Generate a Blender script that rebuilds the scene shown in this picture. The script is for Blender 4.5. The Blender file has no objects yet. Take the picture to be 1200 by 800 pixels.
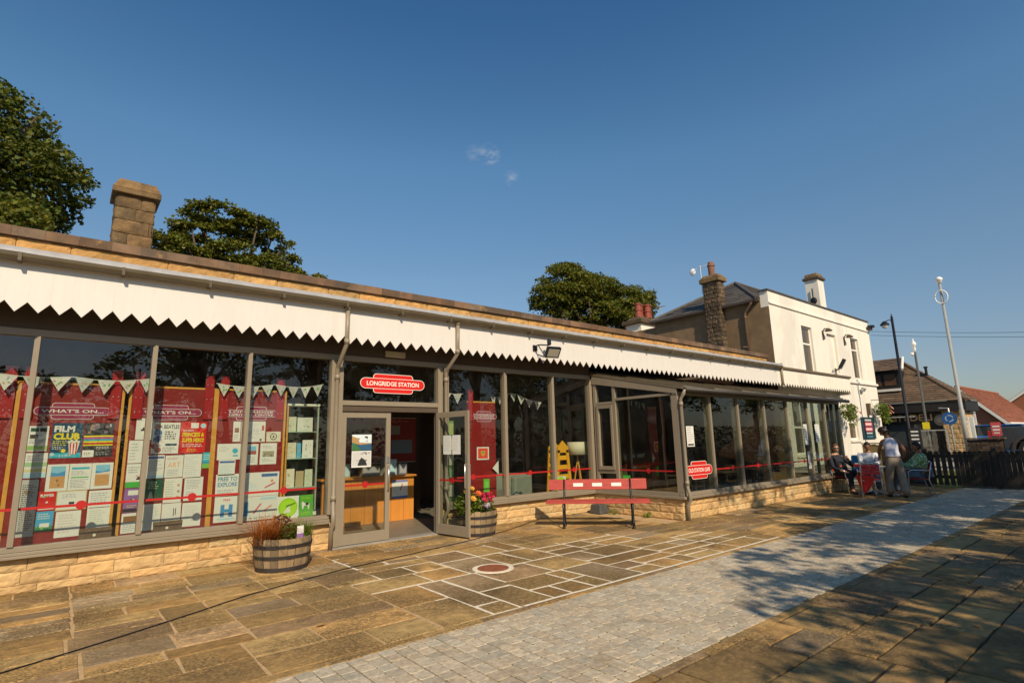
import bpy, math, random
import numpy as np
from mathutils import Matrix, Vector

R = random.Random(11)
NP = np.random.default_rng(7)
rad = math.radians
S = bpy.context.scene
COL = S.collection
PI = math.pi

# ------------------------------------------------------------------ materials
MATS = {}

def _n(nt, t, **kw):
    n = nt.nodes.new(t)
    for k, v in kw.items():
        setattr(n, k, v)
    return n

def mat(name, base, rough=.7, amt=.12, scale=6., bump=0., bscale=40., metal=0., spec=.4, detail=5., blotch=None, coat=0., stretch=None):
    """Principled paint/stone: base colour x per-face tone x noise, optional blotches (stains) and bump."""
    if name in MATS:
        return MATS[name]
    m = bpy.data.materials.new(name)
    m.use_nodes = True
    nt = m.node_tree
    b = nt.nodes['Principled BSDF']
    L = nt.links.new
    geo = _n(nt, 'ShaderNodeNewGeometry')
    pos = geo.outputs['Position']
    if stretch:
        mp = _n(nt, 'ShaderNodeMapping'); mp.inputs['Scale'].default_value = stretch
        L(pos, mp.inputs['Vector']); pos = mp.outputs['Vector']
    noi = _n(nt, 'ShaderNodeTexNoise'); noi.inputs['Scale'].default_value = scale; noi.inputs['Detail'].default_value = detail
    noi.inputs['Roughness'].default_value = .65
    L(pos, noi.inputs['Vector'])
    mr = _n(nt, 'ShaderNodeMapRange')
    mr.inputs['From Min'].default_value = .3; mr.inputs['From Max'].default_value = .7
    mr.inputs['To Min'].default_value = 1 - amt; mr.inputs['To Max'].default_value = 1 + amt
    L(noi.outputs['Fac'], mr.inputs['Value'])
    at = _n(nt, 'ShaderNodeAttribute', attribute_name='Col')
    mul = _n(nt, 'ShaderNodeMix', data_type='RGBA', blend_type='MULTIPLY'); mul.inputs[0].default_value = 1
    mul.inputs[6].default_value = (*base, 1)
    L(at.outputs['Color'], mul.inputs[7])
    sc = _n(nt, 'ShaderNodeVectorMath', operation='SCALE')
    L(mul.outputs[2], sc.inputs[0]); L(mr.outputs[0], sc.inputs['Scale'])
    out = sc.outputs[0]
    for bl in (blotch or []):
        colr, bsc, lo, hi, amount = bl[:5]
        n2 = _n(nt, 'ShaderNodeTexNoise'); n2.inputs['Scale'].default_value = bsc; n2.inputs['Detail'].default_value = 6
        n2.inputs['Roughness'].default_value = .7
        L(pos, n2.inputs['Vector'])
        r2 = _n(nt, 'ShaderNodeMapRange'); r2.inputs['From Min'].default_value = lo; r2.inputs['From Max'].default_value = hi
        r2.inputs['To Max'].default_value = amount
        L(n2.outputs['Fac'], r2.inputs['Value'])
        fac = r2.outputs[0]
        if len(bl) > 5:      # only in wide patches
            n4 = _n(nt, 'ShaderNodeTexNoise'); n4.inputs['Scale'].default_value = bl[5]; n4.inputs['Detail'].default_value = 3
            L(pos, n4.inputs['Vector'])
            r4 = _n(nt, 'ShaderNodeMapRange'); r4.inputs['From Min'].default_value = .45; r4.inputs['From Max'].default_value = .6
            L(n4.outputs['Fac'], r4.inputs['Value'])
            ml = _n(nt, 'ShaderNodeMath', operation='MULTIPLY'); L(fac, ml.inputs[0]); L(r4.outputs[0], ml.inputs[1]); fac = ml.outputs[0]
        mx = _n(nt, 'ShaderNodeMix', data_type='RGBA')
        L(fac, mx.inputs[0]); L(out, mx.inputs[6]); mx.inputs[7].default_value = (*colr, 1)
        out = mx.outputs[2]
    L(out, b.inputs['Base Color'])
    b.inputs['Roughness'].default_value = rough
    b.inputs['Metallic'].default_value = metal
    b.inputs['Specular IOR Level'].default_value = spec
    if coat:
        b.inputs['Coat Weight'].default_value = coat
    if bump:
        n3 = _n(nt, 'ShaderNodeTexNoise'); n3.inputs['Scale'].default_value = bscale; n3.inputs['Detail'].default_value = 8
        n3.inputs['Roughness'].default_value = .7
        L(pos, n3.inputs['Vector'])
        bp = _n(nt, 'ShaderNodeBump'); bp.inputs['Strength'].default_value = 1; bp.inputs['Distance'].default_value = bump
        L(n3.outputs['Fac'], bp.inputs['Height']); L(bp.outputs[0], b.inputs['Normal'])
    MATS[name] = m
    return m

def pm(r, g, b, rough=.45):
    """printed ink / plain paint"""
    return mat('print_%03d_%03d_%03d' % (r * 255, g * 255, b * 255), (r, g, b), rough, .03, 20, spec=.3)

def glass_mat(name, tint, refl=.07, power=4.5, maxr=.85):
    m = bpy.data.materials.new(name); m.use_nodes = True
    nt = m.node_tree; nt.nodes.clear(); L = nt.links.new
    o = _n(nt, 'ShaderNodeOutputMaterial')
    tr = _n(nt, 'ShaderNodeBsdfTransparent'); tr.inputs[0].default_value = (*tint, 1)
    gl = _n(nt, 'ShaderNodeBsdfGlossy'); gl.inputs['Roughness'].default_value = .0
    gl.inputs['Color'].default_value = (1, 1, 1, 1)
    lw = _n(nt, 'ShaderNodeLayerWeight'); lw.inputs['Blend'].default_value = .5
    pw = _n(nt, 'ShaderNodeMath', operation='POWER'); pw.inputs[1].default_value = power
    L(lw.outputs['Facing'], pw.inputs[0])
    mr = _n(nt, 'ShaderNodeMapRange'); mr.inputs['To Min'].default_value = refl; mr.inputs['To Max'].default_value = maxr
    L(pw.outputs[0], mr.inputs['Value'])
    # faint waviness of real panes
    geo = _n(nt, 'ShaderNodeNewGeometry')
    noi = _n(nt, 'ShaderNodeTexNoise'); noi.inputs['Scale'].default_value = 1.3
    L(geo.outputs['Position'], noi.inputs['Vector'])
    bp = _n(nt, 'ShaderNodeBump'); bp.inputs['Distance'].default_value = .004; bp.inputs['Strength'].default_value = .6
    L(noi.outputs['Fac'], bp.inputs['Height']); L(bp.outputs[0], gl.inputs['Normal'])
    mx = _n(nt, 'ShaderNodeMixShader')
    L(mr.outputs[0], mx.inputs[0]); L(tr.outputs[0], mx.inputs[1]); L(gl.outputs[0], mx.inputs[2])
    df = _n(nt, 'ShaderNodeBsdfDiffuse'); df.inputs[0].default_value = (.55, .52, .46, 1)
    dn = _n(nt, 'ShaderNodeTexNoise'); dn.inputs['Scale'].default_value = 5.; dn.inputs['Detail'].default_value = 8; L(geo.outputs['Position'], dn.inputs['Vector'])
    dr = _n(nt, 'ShaderNodeMapRange'); dr.inputs['From Min'].default_value = .4; dr.inputs['From Max'].default_value = .8; dr.inputs['To Min'].default_value = .002; dr.inputs['To Max'].default_value = .018
    L(dn.outputs['Fac'], dr.inputs['Value'])
    m2 = _n(nt, 'ShaderNodeMixShader'); L(dr.outputs[0], m2.inputs[0]); L(mx.outputs[0], m2.inputs[1]); L(df.outputs[0], m2.inputs[2])
    L(m2.outputs[0], o.inputs[0])
    MATS[name] = m
    return m

def leaf_mat(name, base, trans=.35):
    m = bpy.data.materials.new(name); m.use_nodes = True
    nt = m.node_tree; nt.nodes.clear(); L = nt.links.new
    o = _n(nt, 'ShaderNodeOutputMaterial')
    at = _n(nt, 'ShaderNodeAttribute', attribute_name='Col')
    mul = _n(nt, 'ShaderNodeMix', data_type='RGBA', blend_type='MULTIPLY'); mul.inputs[0].default_value = 1
    mul.inputs[6].default_value = (*base, 1); L(at.outputs['Color'], mul.inputs[7])
    d = _n(nt, 'ShaderNodeBsdfPrincipled'); d.inputs['Roughness'].default_value = .5; d.inputs['Specular IOR Level'].default_value = .25
    t = _n(nt, 'ShaderNodeBsdfTranslucent')
    L(mul.outputs[2], d.inputs['Base Color'])
    tm = _n(nt, 'ShaderNodeMix', data_type='RGBA', blend_type='MULTIPLY'); tm.inputs[0].default_value = 1
    tm.inputs[7].default_value = (1.15, 1.1, .5, 1); L(mul.outputs[2], tm.inputs[6]); L(tm.outputs[2], t.inputs['Color'])
    mx = _n(nt, 'ShaderNodeMixShader'); mx.inputs[0].default_value = trans
    L(d.outputs[0], mx.inputs[1]); L(t.outputs[0], mx.inputs[2]); L(mx.outputs[0], o.inputs[0])
    MATS[name] = m
    return m

# setting
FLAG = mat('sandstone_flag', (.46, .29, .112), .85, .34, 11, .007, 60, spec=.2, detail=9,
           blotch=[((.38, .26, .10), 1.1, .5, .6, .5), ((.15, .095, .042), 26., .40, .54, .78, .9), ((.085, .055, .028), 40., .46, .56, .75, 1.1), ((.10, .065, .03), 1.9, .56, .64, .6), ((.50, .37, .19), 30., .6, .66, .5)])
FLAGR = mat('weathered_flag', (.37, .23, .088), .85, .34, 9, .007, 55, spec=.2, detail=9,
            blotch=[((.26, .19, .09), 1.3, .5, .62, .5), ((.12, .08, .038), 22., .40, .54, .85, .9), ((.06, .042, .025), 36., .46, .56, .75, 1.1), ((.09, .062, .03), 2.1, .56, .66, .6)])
MORTAR = mat('sandy_mortar', (.46, .31, .16), .95, .25, 12, .003, 80)
MORTARD = mat('dark_joint', (.06, .042, .024), .95, .3, 12, .003, 80)
WHITEM = mat('white_mortar', (.72, .64, .50), .9, .18, 14, .002, 90)
PAVER = mat('grey_block_paver', (.47, .40, .295), .9, .3, 22, .005, 120, spec=.2, detail=9, blotch=[((.22, .165, .10), 2.2, .52, .7, .5), ((.12, .10, .07), 30., .58, .72, .5)])
PJOINT = mat('paver_joint', (.20, .155, .09), .95, .35, 25, .004, 90, blotch=[((.13, .15, .03), 3., .54, .64, .75), ((.06, .045, .03), 9., .52, .7, .7)])
PLINTH = mat('split_sandstone', (.56, .375, .175), .85, .2, 7, .006, 45, blotch=[((.3, .17, .07), 3.2, .56, .72, .45)])
PMORT = mat('pale_mortar', (.36, .25, .12), .95, .2, 10, .002, 70)
GRIT = mat('gritstone', (.19, .12, .055), .9, .35, 7, .02, 22, blotch=[((.07, .05, .03), 3., .5, .68, .7)])
GRITD = mat('dark_gritstone', (.10, .068, .04), .9, .3, 6, .012, 25, blotch=[((.04, .03, .02), 3., .5, .68, .7)])
COPE = mat('coping_stone', (.15, .092, .055), .85, .3, 3, .004, 40, blotch=[((.09, .06, .04), 2.4, .5, .66, .75), ((.38, .23, .08), 4.5, .6, .68, .6)])
CREAM = mat('cream_boards', (.70, .665, .625), .55, .035, 3, .0008, 30, stretch=(4, 4, .6), blotch=[((.60, .54, .44), 1.2, .6, .8, .35), ((.45, .40, .30), 7., .66, .8, .35)])
TAUPE = mat('taupe_aluminium', (.26, .215, .155), .4, .05, 4, spec=.5)
BROWNPAINT = mat('brown_soffit', (.085, .06, .04), .6, .1, 5)
GUTTER = mat('olive_gutter', (.11, .085, .05), .4, .12, 5)
LEAD = mat('lead_flashing', (.33, .325, .33), .5, .18, 5, .003, 12)
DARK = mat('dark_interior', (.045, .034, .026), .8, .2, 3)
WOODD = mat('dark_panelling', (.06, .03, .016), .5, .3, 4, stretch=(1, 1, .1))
TILEF = mat('interior_floor', (.20, .17, .13), .5, .2, 6)
GLASS = glass_mat('window_glass', (.80, .84, .79), .07, 4.)
GLASSC = glass_mat('extension_glass', (.62, .68, .61), .085, 4.2)
REDBOARD = mat('red_display_board', (.23, .014, .012), .5, .06, 3, spec=.3)
REDSTRAP = mat('red_painted_timber', (.34, .012, .014), .4, .06, 3)
ORANGE = mat('pine_edge', (.62, .30, .05), .5, .15, 9)
PAPER = mat('white_paper', (.72, .72, .67), .6, .02, 4)
SIGNRED = mat('sign_red', (.62, .022, .018), .35, .03, 3)
MAROON = mat('sign_maroon', (.30, .03, .085), .4, .03, 3)
STRIPE = mat('red_vinyl', (.42, .016, .015), .45, .03, 3)
RENDER = mat('white_render', (.80, .745, .645), .85, .05, 2.2, .005, 60, stretch=(1, 1, .35), blotch=[((.52, .43, .31), 1.6, .56, .8, .45), ((.42, .36, .27), 6., .62, .8, .4), ((.62, .58, .52), .7, .5, .56, .5)])
TRIMW = mat('white_trim', (.80, .76, .68), .5, .04, 4)
BROWNR = mat('brown_render', (.20, .13, .07), .9, .22, 1.6, .004, 50, blotch=[((.13, .085, .045), 1.1, .5, .7, .6)])
SLATE = mat('slate', (.085, .075, .065), .7, .25, 5, .004, 30)
POT = mat('terracotta_pot', (.27, .06, .035), .6, .15, 8)
BLACKM = mat('black_metal', (.012, .012, .014), .4, .1, 8)
GREYM = mat('galvanised_steel', (.48, .48, .46), .4, .1, 6, metal=.4)
ALU = mat('polished_aluminium', (.72, .72, .72), .28, .03, 6, metal=.9)
WHITEP = mat('white_painted_metal', (.80, .79, .76), .4, .05, 5)
FENCEM = mat('dark_stained_timber', (.040, .029, .020), .75, .3, 9, .003, 30, stretch=(1, 1, .15))
OLIVEW = mat('weathered_planks', (.33, .24, .09), .8, .25, 6, .003, 30, stretch=(1, 1, .15))
OAK = mat('barrel_oak', (.30, .21, .115), .75, .32, 9, .004, 30, stretch=(1, 1, .25), blotch=[((.12, .08, .045), 5., .55, .7, .65)])
HOOP = mat('iron_hoop', (.035, .03, .028), .6, .3, 12)
SOIL = mat('soil', (.04, .027, .017), .95, .3, 20, .01, 40)
BENCHR = mat('bench_red', (.42, .065, .05), .6, .2, 9, .002, 40, spec=.3, stretch=(.5, .5, 3), blotch=[((.30, .16, .12), 14, .60, .72, .5), ((.20, .03, .025), 6, .55, .7, .5)])
DESK = mat('orange_pine_desk', (.62, .25, .045), .45, .12, 3, stretch=(3, 3, .3))
TILEO = mat('orange_roof_tile', (.27, .095, .05), .85, .25, 5, .01, 12)
TILEB = mat('brown_roof_tile', (.14, .093, .06), .85, .3, 6, .01, 12)
ASPHALT = mat('asphalt', (.055, .053, .05), .9, .2, 6, .004, 60)
GRASS = mat('grass_verge', (.10, .14, .022), .9, .3, 5, .02, 40)
BRK = mat('orange_brick', (.33, .12, .055), .85, .25, 8, .004, 40)
SANDW = mat('sandstone_blocks', (.50, .33, .16), .9, .25, 5, .008, 20)
DARKBRICK = mat('dark_brick', (.075, .05, .035), .9, .3, 8, .006, 30)
SHOP = mat('dark_shopfront', (.016, .014, .014), .5, .15, 5)
BARK = mat('bark', (.085, .06, .04), .9, .3, 5, .02, 14)
SKIN = mat('skin', (.50, .27, .17), .5, .06, 8)
SKIND = mat('tanned_skin', (.30, .14, .075), .5, .06, 8)
HAIRB = mat('dark_hair', (.018, .012, .009), .5, .2, 30)
HAIRR = mat('short_brown_hair', (.12, .055, .03), .6, .2, 30)
REDSEAT = mat('red_chair_slat', (.55, .02, .02), .45, .08, 6)
LEAFD = leaf_mat('sycamore_leaf', (.098, .122, .022))
LEAFB = leaf_mat('olive_leaf', (.125, .142, .02))
LEAFP = leaf_mat('planter_leaf', (.16, .24, .03), .3)
LEAFR = leaf_mat('bronze_grass', (.34, .12, .03), .3)
PETAL = leaf_mat('petal', (1., 1., 1.), .25)
HEDGE = leaf_mat('dark_hedge_leaf', (.035, .05, .012))
LAMPSH = mat('cream_lampshade', (.62, .58, .42), .8, .03, 5)
YELLOW = mat('yellow_paint', (.72, .36, .02), .45, .06, 5)
SEATG = mat('sage_upholstery', (.22, .25, .20), .8, .08, 6)

# ------------------------------------------------------------------ mesh collector
def fr(o, x, z=None):
    """frame: origin, local x (right), local y (up), normal = x cross y"""
    x = Vector(x).normalized(); y = Vector(z or (0, 0, 1)).normalized(); n = x.cross(y)
    M = Matrix.Identity(4)
    for i in range(3):
        M[i][0] = x[i]; M[i][1] = y[i]; M[i][2] = n[i]; M[i][3] = o[i]
    return M

_tc = {}
def text_mesh(s, bold=.012):
    k = (s, bold)
    if k not in _tc:
        cu = bpy.data.curves.new('t', 'FONT'); cu.body = s; cu.size = 1; cu.offset = bold; cu.resolution_u = 3
        ob = bpy.data.objects.new('t', cu)
        me = ob.to_mesh()
        v = [tuple(p.co[:2]) for p in me.vertices]; f = [tuple(p.vertices) for p in me.polygons]
        ob.to_mesh_clear(); bpy.data.objects.remove(ob); bpy.data.curves.remove(cu)
        xs = [p[0] for p in v]; ys = [p[1] for p in v]
        x0, x1, y0, y1 = min(xs), max(xs), min(ys), max(ys)
        _tc[k] = ([((a - x0) / (x1 - x0), (b - y0) / (y1 - y0)) for a, b in v], f, (x1 - x0) / (y1 - y0))
    return _tc[k]

class MB:
    def __init__(s):
        s.v = []; s.f = []; s.m = []; s.c = []; s.slots = []
    def slot(s, m):
        if m not in s.slots: s.slots.append(m)
        return s.slots.index(m)
    def add(s, v, f, m, col=(1, 1, 1)):
        o = len(s.v); s.v += [tuple(p) for p in v]; k = s.slot(m)
        for q in f:
            s.f.append(tuple(i + o for i in q)); s.m.append(k); s.c.append(col)
        return s
    def box(s, x0, x1, y0, y1, z0, z1, m, col=(1, 1, 1), M=None, taper=0):
        t = taper
        v = [(x0, y0, z0), (x1, y0, z0), (x1, y1, z0), (x0, y1, z0), (x0 + t, y0 + t, z1), (x1 - t, y0 + t, z1), (x1 - t, y1 - t, z1), (x0 + t, y1 - t, z1)]
        if M: v = [M @ Vector(p) for p in v]
        return s.add(v, [(0, 3, 2, 1), (4, 5, 6, 7), (0, 1, 5, 4), (1, 2, 6, 5), (2, 3, 7, 6), (3, 0, 4, 7)], m, col)
    def prism(s, pts, M, d, m, col=(1, 1, 1)):
        """polygon in frame M (ccw seen from +normal), extruded back by d"""
        n = len(pts)
        v = [M @ Vector((a, b, 0)) for a, b in pts] + [M @ Vector((a, b, -d)) for a, b in pts]
        f = [tuple(range(n)), tuple(range(2 * n - 1, n - 1, -1))] + [(i, i + n, (i + 1) % n + n, (i + 1) % n) for i in range(n)]
        return s.add(v, f, m, col)
    def flat(s, pts, M, off, m, col=(1, 1, 1)):
        return s.add([M @ Vector((a, b, off)) for a, b in pts], [tuple(range(len(pts)))], m, col)
    def rect(s, a, b, c, d, M, off, m, col=(1, 1, 1)):
        return s.flat([(a, b), (c, b), (c, d), (a, d)], M, off, m, col)
    def disc(s, a, b, r, M, off, m, n=20, ry=None, col=(1, 1, 1)):
        ry = ry or r
        return s.flat([(a + r * math.cos(2 * PI * i / n), b + ry * math.sin(2 * PI * i / n)) for i in range(n)], M, off, m, col)
    def text(s, t, a, b, c, d, M, off, m, bold=.012, keep=False):
        v, f, asp = text_mesh(t, bold)
        if keep:   # keep the letters' own proportions inside the box
            w = min(c - a, (d - b) * asp); h = w / asp
            a, c = (a + c) / 2 - w / 2, (a + c) / 2 + w / 2; b, d = (b + d) / 2 - h / 2, (b + d) / 2 + h / 2
        return s.add([M @ Vector((a + x * (c - a), b + y * (d - b), off)) for x, y in v], f, m)
    def tube(s, pts, r, m, n=8, col=(1, 1, 1), cap=True):
        pts = [Vector(p) for p in pts]
        rs = r if isinstance(r, (list, tuple)) else [r] * len(pts)
        o = len(s.v); ref = None; V = []; F = []
        for i, p in enumerate(pts):
            t = (pts[min(i + 1, len(pts) - 1)] - pts[max(i - 1, 0)]).normalized()
            if ref is None:
                ref = t.orthogonal().normalized()
            ref = (ref - t * ref.dot(t)).normalized(); bi = t.cross(ref)
            for k in range(n):
                a = 2 * PI * k / n
                V.append(p + (ref * math.cos(a) + bi * math.sin(a)) * rs[i])
        for i in range(len(pts) - 1):
            for k in range(n):
                F.append((i * n + k, i * n + (k + 1) % n, (i + 1) * n + (k + 1) % n, (i + 1) * n + k))
        if cap:
            F.append(tuple(range(n - 1, -1, -1))); F.append(tuple((len(pts) - 1) * n + k for k in range(n)))
        return s.add(V, F, m, col)
    def lathe(s, prof, m, c=(0, 0, 0), n=24, col=(1, 1, 1), ax=None):
        V = []; F = []
        for r, z in prof:
            for k in range(n):
                a = 2 * PI * k / n; p = Vector((r * math.cos(a), r * math.sin(a), z))
                if ax: p = ax @ p
                V.append(p + Vector(c))
        for i in range(len(prof) - 1):
            for k in range(n):
                F.append((i * n + k, i * n + (k + 1) % n, (i + 1) * n + (k + 1) % n, (i + 1) * n + k))
        F.append(tuple(range(n - 1, -1, -1))); F.append(tuple((len(prof) - 1) * n + k for k in range(n)))
        return s.add(V, F, m, col)
    def ball(s, c, r, m, n=10, col=(1, 1, 1), fn=None):
        """ellipsoid; fn deforms a unit point"""
        r = r if isinstance(r, (tuple, list)) else (r, r, r)
        V = []; F = []
        for i in range(n + 1):
            th = PI * i / n
            for k in range(2 * n):
                a = PI * k / n; p = Vector((math.sin(th) * math.cos(a), math.sin(th) * math.sin(a), math.cos(th)))
                if fn: p = fn(p)
                V.append(Vector(c) + Vector((p[0] * r[0], p[1] * r[1], p[2] * r[2])))
        for i in range(n):
            for k in range(2 * n):
                F.append((i * 2 * n + k, (i + 1) * 2 * n + k, (i + 1) * 2 * n + (k + 1) % (2 * n), i * 2 * n + (k + 1) % (2 * n)))
        return s.add(V, F, m, col)
    def build(s, name, parent=None, smooth=False, bevel=0, local=False):
        me = bpy.data.meshes.new(name)
        v = s.v
        if parent is not None and not local:
            inv = ROOTM[parent.name].inverted()
            v = [inv @ Vector(p) for p in v]
        me.from_pydata(v, [], s.f)
        for m in s.slots: me.materials.append(m)
        me.polygons.foreach_set('material_index', s.m)
        if smooth: me.polygons.foreach_set('use_smooth', [True] * len(s.f))
        ca = me.color_attributes.new('Col', 'FLOAT_COLOR', 'CORNER')
        tot = np.array([len(f) for f in s.f]); arr = np.repeat(np.array(s.c, dtype=np.float32), tot, axis=0)
        ca.data.foreach_set('color', np.c_[arr, np.ones(len(arr), np.float32)].ravel())
        me.update()
        ob = bpy.data.objects.new(name, me); COL.objects.link(ob)
        if parent is not None:
            ob.parent = parent; ROOTM[ob.name] = ROOTM[parent.name]
        else:
            ROOTM[ob.name] = Matrix.Identity(4)
        if smooth == 'auto' or bevel:
            pass
        if bevel:
            b = ob.modifiers.new('edge', 'BEVEL'); b.width = bevel; b.segments = 2; b.limit_method = 'ANGLE'; b.angle_limit = rad(40)
        return ob

ROOTM = {}
def thing(name, label, cat, loc=(0, 0, 0), rz=0., group=None):
    o = bpy.data.objects.new(name, None); COL.objects.link(o)
    o.location = loc; o.rotation_euler = (0, 0, rz); o.empty_display_size = .2
    ROOTM[o.name] = Matrix.Translation(loc) @ Matrix.Rotation(rz, 4, 'Z')
    tag(o, label, cat, group)
    return o
def tag(o, label, cat, group=None):
    o['label'] = label; o['category'] = cat
    if group: o['group'] = group
    return o
def struct(o, kind='structure'):
    o['kind'] = kind; return o
def lab(o, label):
    o['label'] = label; return o
def copy_tree(o, parent=None):
    c = o.copy(); COL.objects.link(c)
    if parent is not None: c.parent = parent
    for ch in list(o.children): copy_tree(ch, c)
    return c
def face(x0, z0, y, back=False):
    """frame on a plane facing -Y"""
    return fr((x0, y, z0), (1, 0, 0))
def tone(lo=.8, hi=1.15, hue=.06):
    t = R.uniform(lo, hi); h = R.uniform(-hue, hue)
    return (t * (1 + h), t, t * (1 - h))

# ------------------------------------------------------------------ ground
TX1 = 20.3
def split(x0, x1, y0, y1, mxx, mxy, out, rng, asp=1.4):
    w, h = x1 - x0, y1 - y0
    if w <= mxx * rng.uniform(.7, 1.15) and h <= mxy * rng.uniform(.7, 1.15):
        out.append((x0, x1, y0, y1)); return
    if w / mxx > h / mxy:
        c = x0 + w * rng.uniform(.33, .67); split(x0, c, y0, y1, mxx, mxy, out, rng); split(c, x1, y0, y1, mxx, mxy, out, rng)
    else:
        c = y0 + h * rng.uniform(.33, .67); split(x0, x1, y0, c, mxx, mxy, out, rng); split(x0, x1, c, y1, mxx, mxy, out, rng)

def flags(mb, rects, m, gap, lo, hi, hue):
    for x0, x1, y0, y1 in rects:
        j = lambda: R.uniform(-.009, .009)
        g = gap
        P = [(x0 + g + j(), y0 + g + j()), (x1 - g + j(), y0 + g + j()), (x1 - g + j(), y1 - g + j()), (x0 + g + j(), y1 - g + j())]
        # split each side once for a slightly ragged edge
        Q = []
        for i in range(4):
            a, b = P[i], P[(i + 1) % 4]
            Q.append(a)
            ln = math.hypot(b[0] - a[0], b[1] - a[1])
            k = max(1, int(ln / .22))
            for q in range(1, k):
                t = q / k
                Q.append((a[0] + (b[0] - a[0]) * t + R.uniform(-.006, .006), a[1] + (b[1] - a[1]) * t + R.uniform(-.006, .006)))
        cx = sum(p[0] for p in Q) / len(Q); cy = sum(p[1] for p in Q) / len(Q)
        h = R.uniform(0, .003); n = len(Q)
        tx, ty = R.uniform(-.002, .002), R.uniform(-.002, .002)
        top = []
        for a, b in Q:
            d = math.hypot(a - cx, b - cy); s = max(0, (d - .004) / d)
            top.append((cx + (a - cx) * s, cy + (b - cy) * s, h + (a - cx) * tx + (b - cy) * ty))
        V = top + [(a, b, h - .005) for a, b in Q] + [(a, b, -.04) for a, b in Q]
        F = [tuple(range(n))] + [(i, i + n, (i + 1) % n + n, (i + 1) % n) for i in range(n)] + [(i + n, i + 2 * n, (i + 1) % n + 2 * n, (i + 1) % n + n) for i in range(n)]
        F = [F[0]] + [tuple(reversed(q)) if False else q for q in F[1:]]
        tc_ = tone(lo, hi, hue)
        if R.random() < .22: tc_ = (tc_[0] * .88, tc_[1] * .97, tc_[2] * 1.4)      # a greyer stone now and then
        mb.add(V, F, m, tc_)

rg = random.Random(5)
# left terrace: hand-placed stones round the freshly pointed patch, random ashlar elsewhere
left = []
split(-5, 2.8, 4.44, 6.5, 1.25, .62, left, rg)
split(-5, 3.2, 6.5, 8.98, 1.0, .5, left, rg)
left += [(2.8, 3.37, 4.44, 5.25), (2.8, 3.37, 5.25, 5.96), (2.8, 3.62, 5.96, 6.5), (3.37, 3.70, 4.78, 5.96), (3.37, 3.7, 4.44, 4.78),
         (3.62, 4.16, 5.96, 6.5), (3.70, 4.16, 4.44, 5.19), (3.70, 4.2, 5.19, 5.96), (4.16, 4.44, 4.44, 4.86), (4.44, 4.81, 4.44, 4.86), (4.16, 4.81, 4.86, 5.32),
         (4.81, 5.09, 4.44, 4.89), (4.81, 5.09, 4.89, 5.32), (4.2, 5.0, 5.32, 5.96), (5.0, 5.68, 5.32, 5.98), (5.09, 5.68, 4.44, 5.32),
         (4.16, 4.82, 5.96, 6.76), (4.82, 5.2, 5.98, 6.76), (5.2, 5.72, 5.98, 6.76),
         (3.2, 3.7, 6.5, 6.95), (3.7, 4.16, 6.5, 6.95), (3.2, 4.2, 6.95, 7.25), (4.16, 4.84, 6.76, 7.35), (4.84, 5.4, 6.76, 7.35), (5.4, 5.72, 6.76, 7.6)]
split(3.2, 4.2, 7.25, 7.72, .6, .5, left, rg); split(4.2, 5.4, 7.35, 7.72, .7, .4, left, rg)
split(3.2, 5.4, 7.72, 8.08, 2., .4, left, rg)
split(3.2, 5.4, 8.08, 8.98, .9, .45, left, rg)
split(5.4, 5.72, 7.6, 8.98, .4, .6, left, rg)
split(5.68, 9.2, 4.44, 5.98, 1.1, .6, left, rg)
split(5.72, 9.2, 5.98, 8.98, 1.0, .58, left, rg)
split(9.2, TX1, 4.44, 6.62, 1.1, .5, left, rg)
split(18.12, TX1, 6.62, 8.98, 1.1, .5, left, rg)
mb = MB()
WHITE_AREAS = [(3.2, 5.68, 4.42, 6.0), (2.82, 4.9, 5.94, 6.8), (3.6, 5.75, 6.7, 7.45), (4.9, 5.8, 5.9, 6.9), (5.68, 8.9, 4.42, 5.7), (5.7, 7.6, 5.6, 6.7), (3.14, 3.3, 7.2, 8.1)]
inw = lambda q: 2.7 < q[0] < 9 and q[2] < 7.3
flags(mb, [q for q in left if not inw(q)], FLAG, .0125, .55, 1.25, .09); flags(mb, [q for q in left if inw(q)], FLAG, .019, .5, 1.1, .08)
# edging course beside the block path
x = -5
while x < TX1:
    w = R.uniform(.5, 1.1); flags(mb, [(x, min(x + w, TX1), 4.335, 4.44)], FLAG, .006, .75, 1.1, .05); x += w
struct(mb.build('terrace_paving'))
mb = MB(); mb.rect(-5, 4.30, TX1, 8.99, fr((0, 0, -.0058), (1, 0, 0), (0, 1, 0)), 0, MORTAR)
struct(mb.build('terrace_mortar'))
mb = MB(); g0 = fr((0, 0, 0), (1, 0, 0), (0, 1, 0))
for i, (a, c, b, d) in enumerate(WHITE_AREAS):
    mb.rect(a, b, c, d, g0, -.0035 + i * .0004, WHITEM)
# the long pale border line
P = [(3.72 + .3 * i, 4.428 + R.uniform(-.006, .006)) for i in range(19)]
for i in range(18):
    a, b = P[i], P[i + 1]
    mb.add([(a[0], a[1] - .022, .0065), (b[0], b[1] - .022, .0065), (b[0], b[1] + .020, .0065), (a[0], a[1] + .020, .0065)], [(0, 1, 2, 3)], WHITEM)
struct(mb.build('white_pointing_path'))
# right-hand flags
right = []
split(-2, TX1, -5, 2.53, 1.7, .62, right, rg)
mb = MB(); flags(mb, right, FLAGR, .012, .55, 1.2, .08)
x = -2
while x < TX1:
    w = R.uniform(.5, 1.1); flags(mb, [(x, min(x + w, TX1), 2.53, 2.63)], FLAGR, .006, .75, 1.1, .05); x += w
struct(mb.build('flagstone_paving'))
mb = MB(); mb.rect(-2, -5, TX1, 2.66, fr((0, 0, -.012), (1, 0, 0), (0, 1, 0)), 0, MORTARD)
struct(mb.build('flagstone_bed_ground'))
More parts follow.
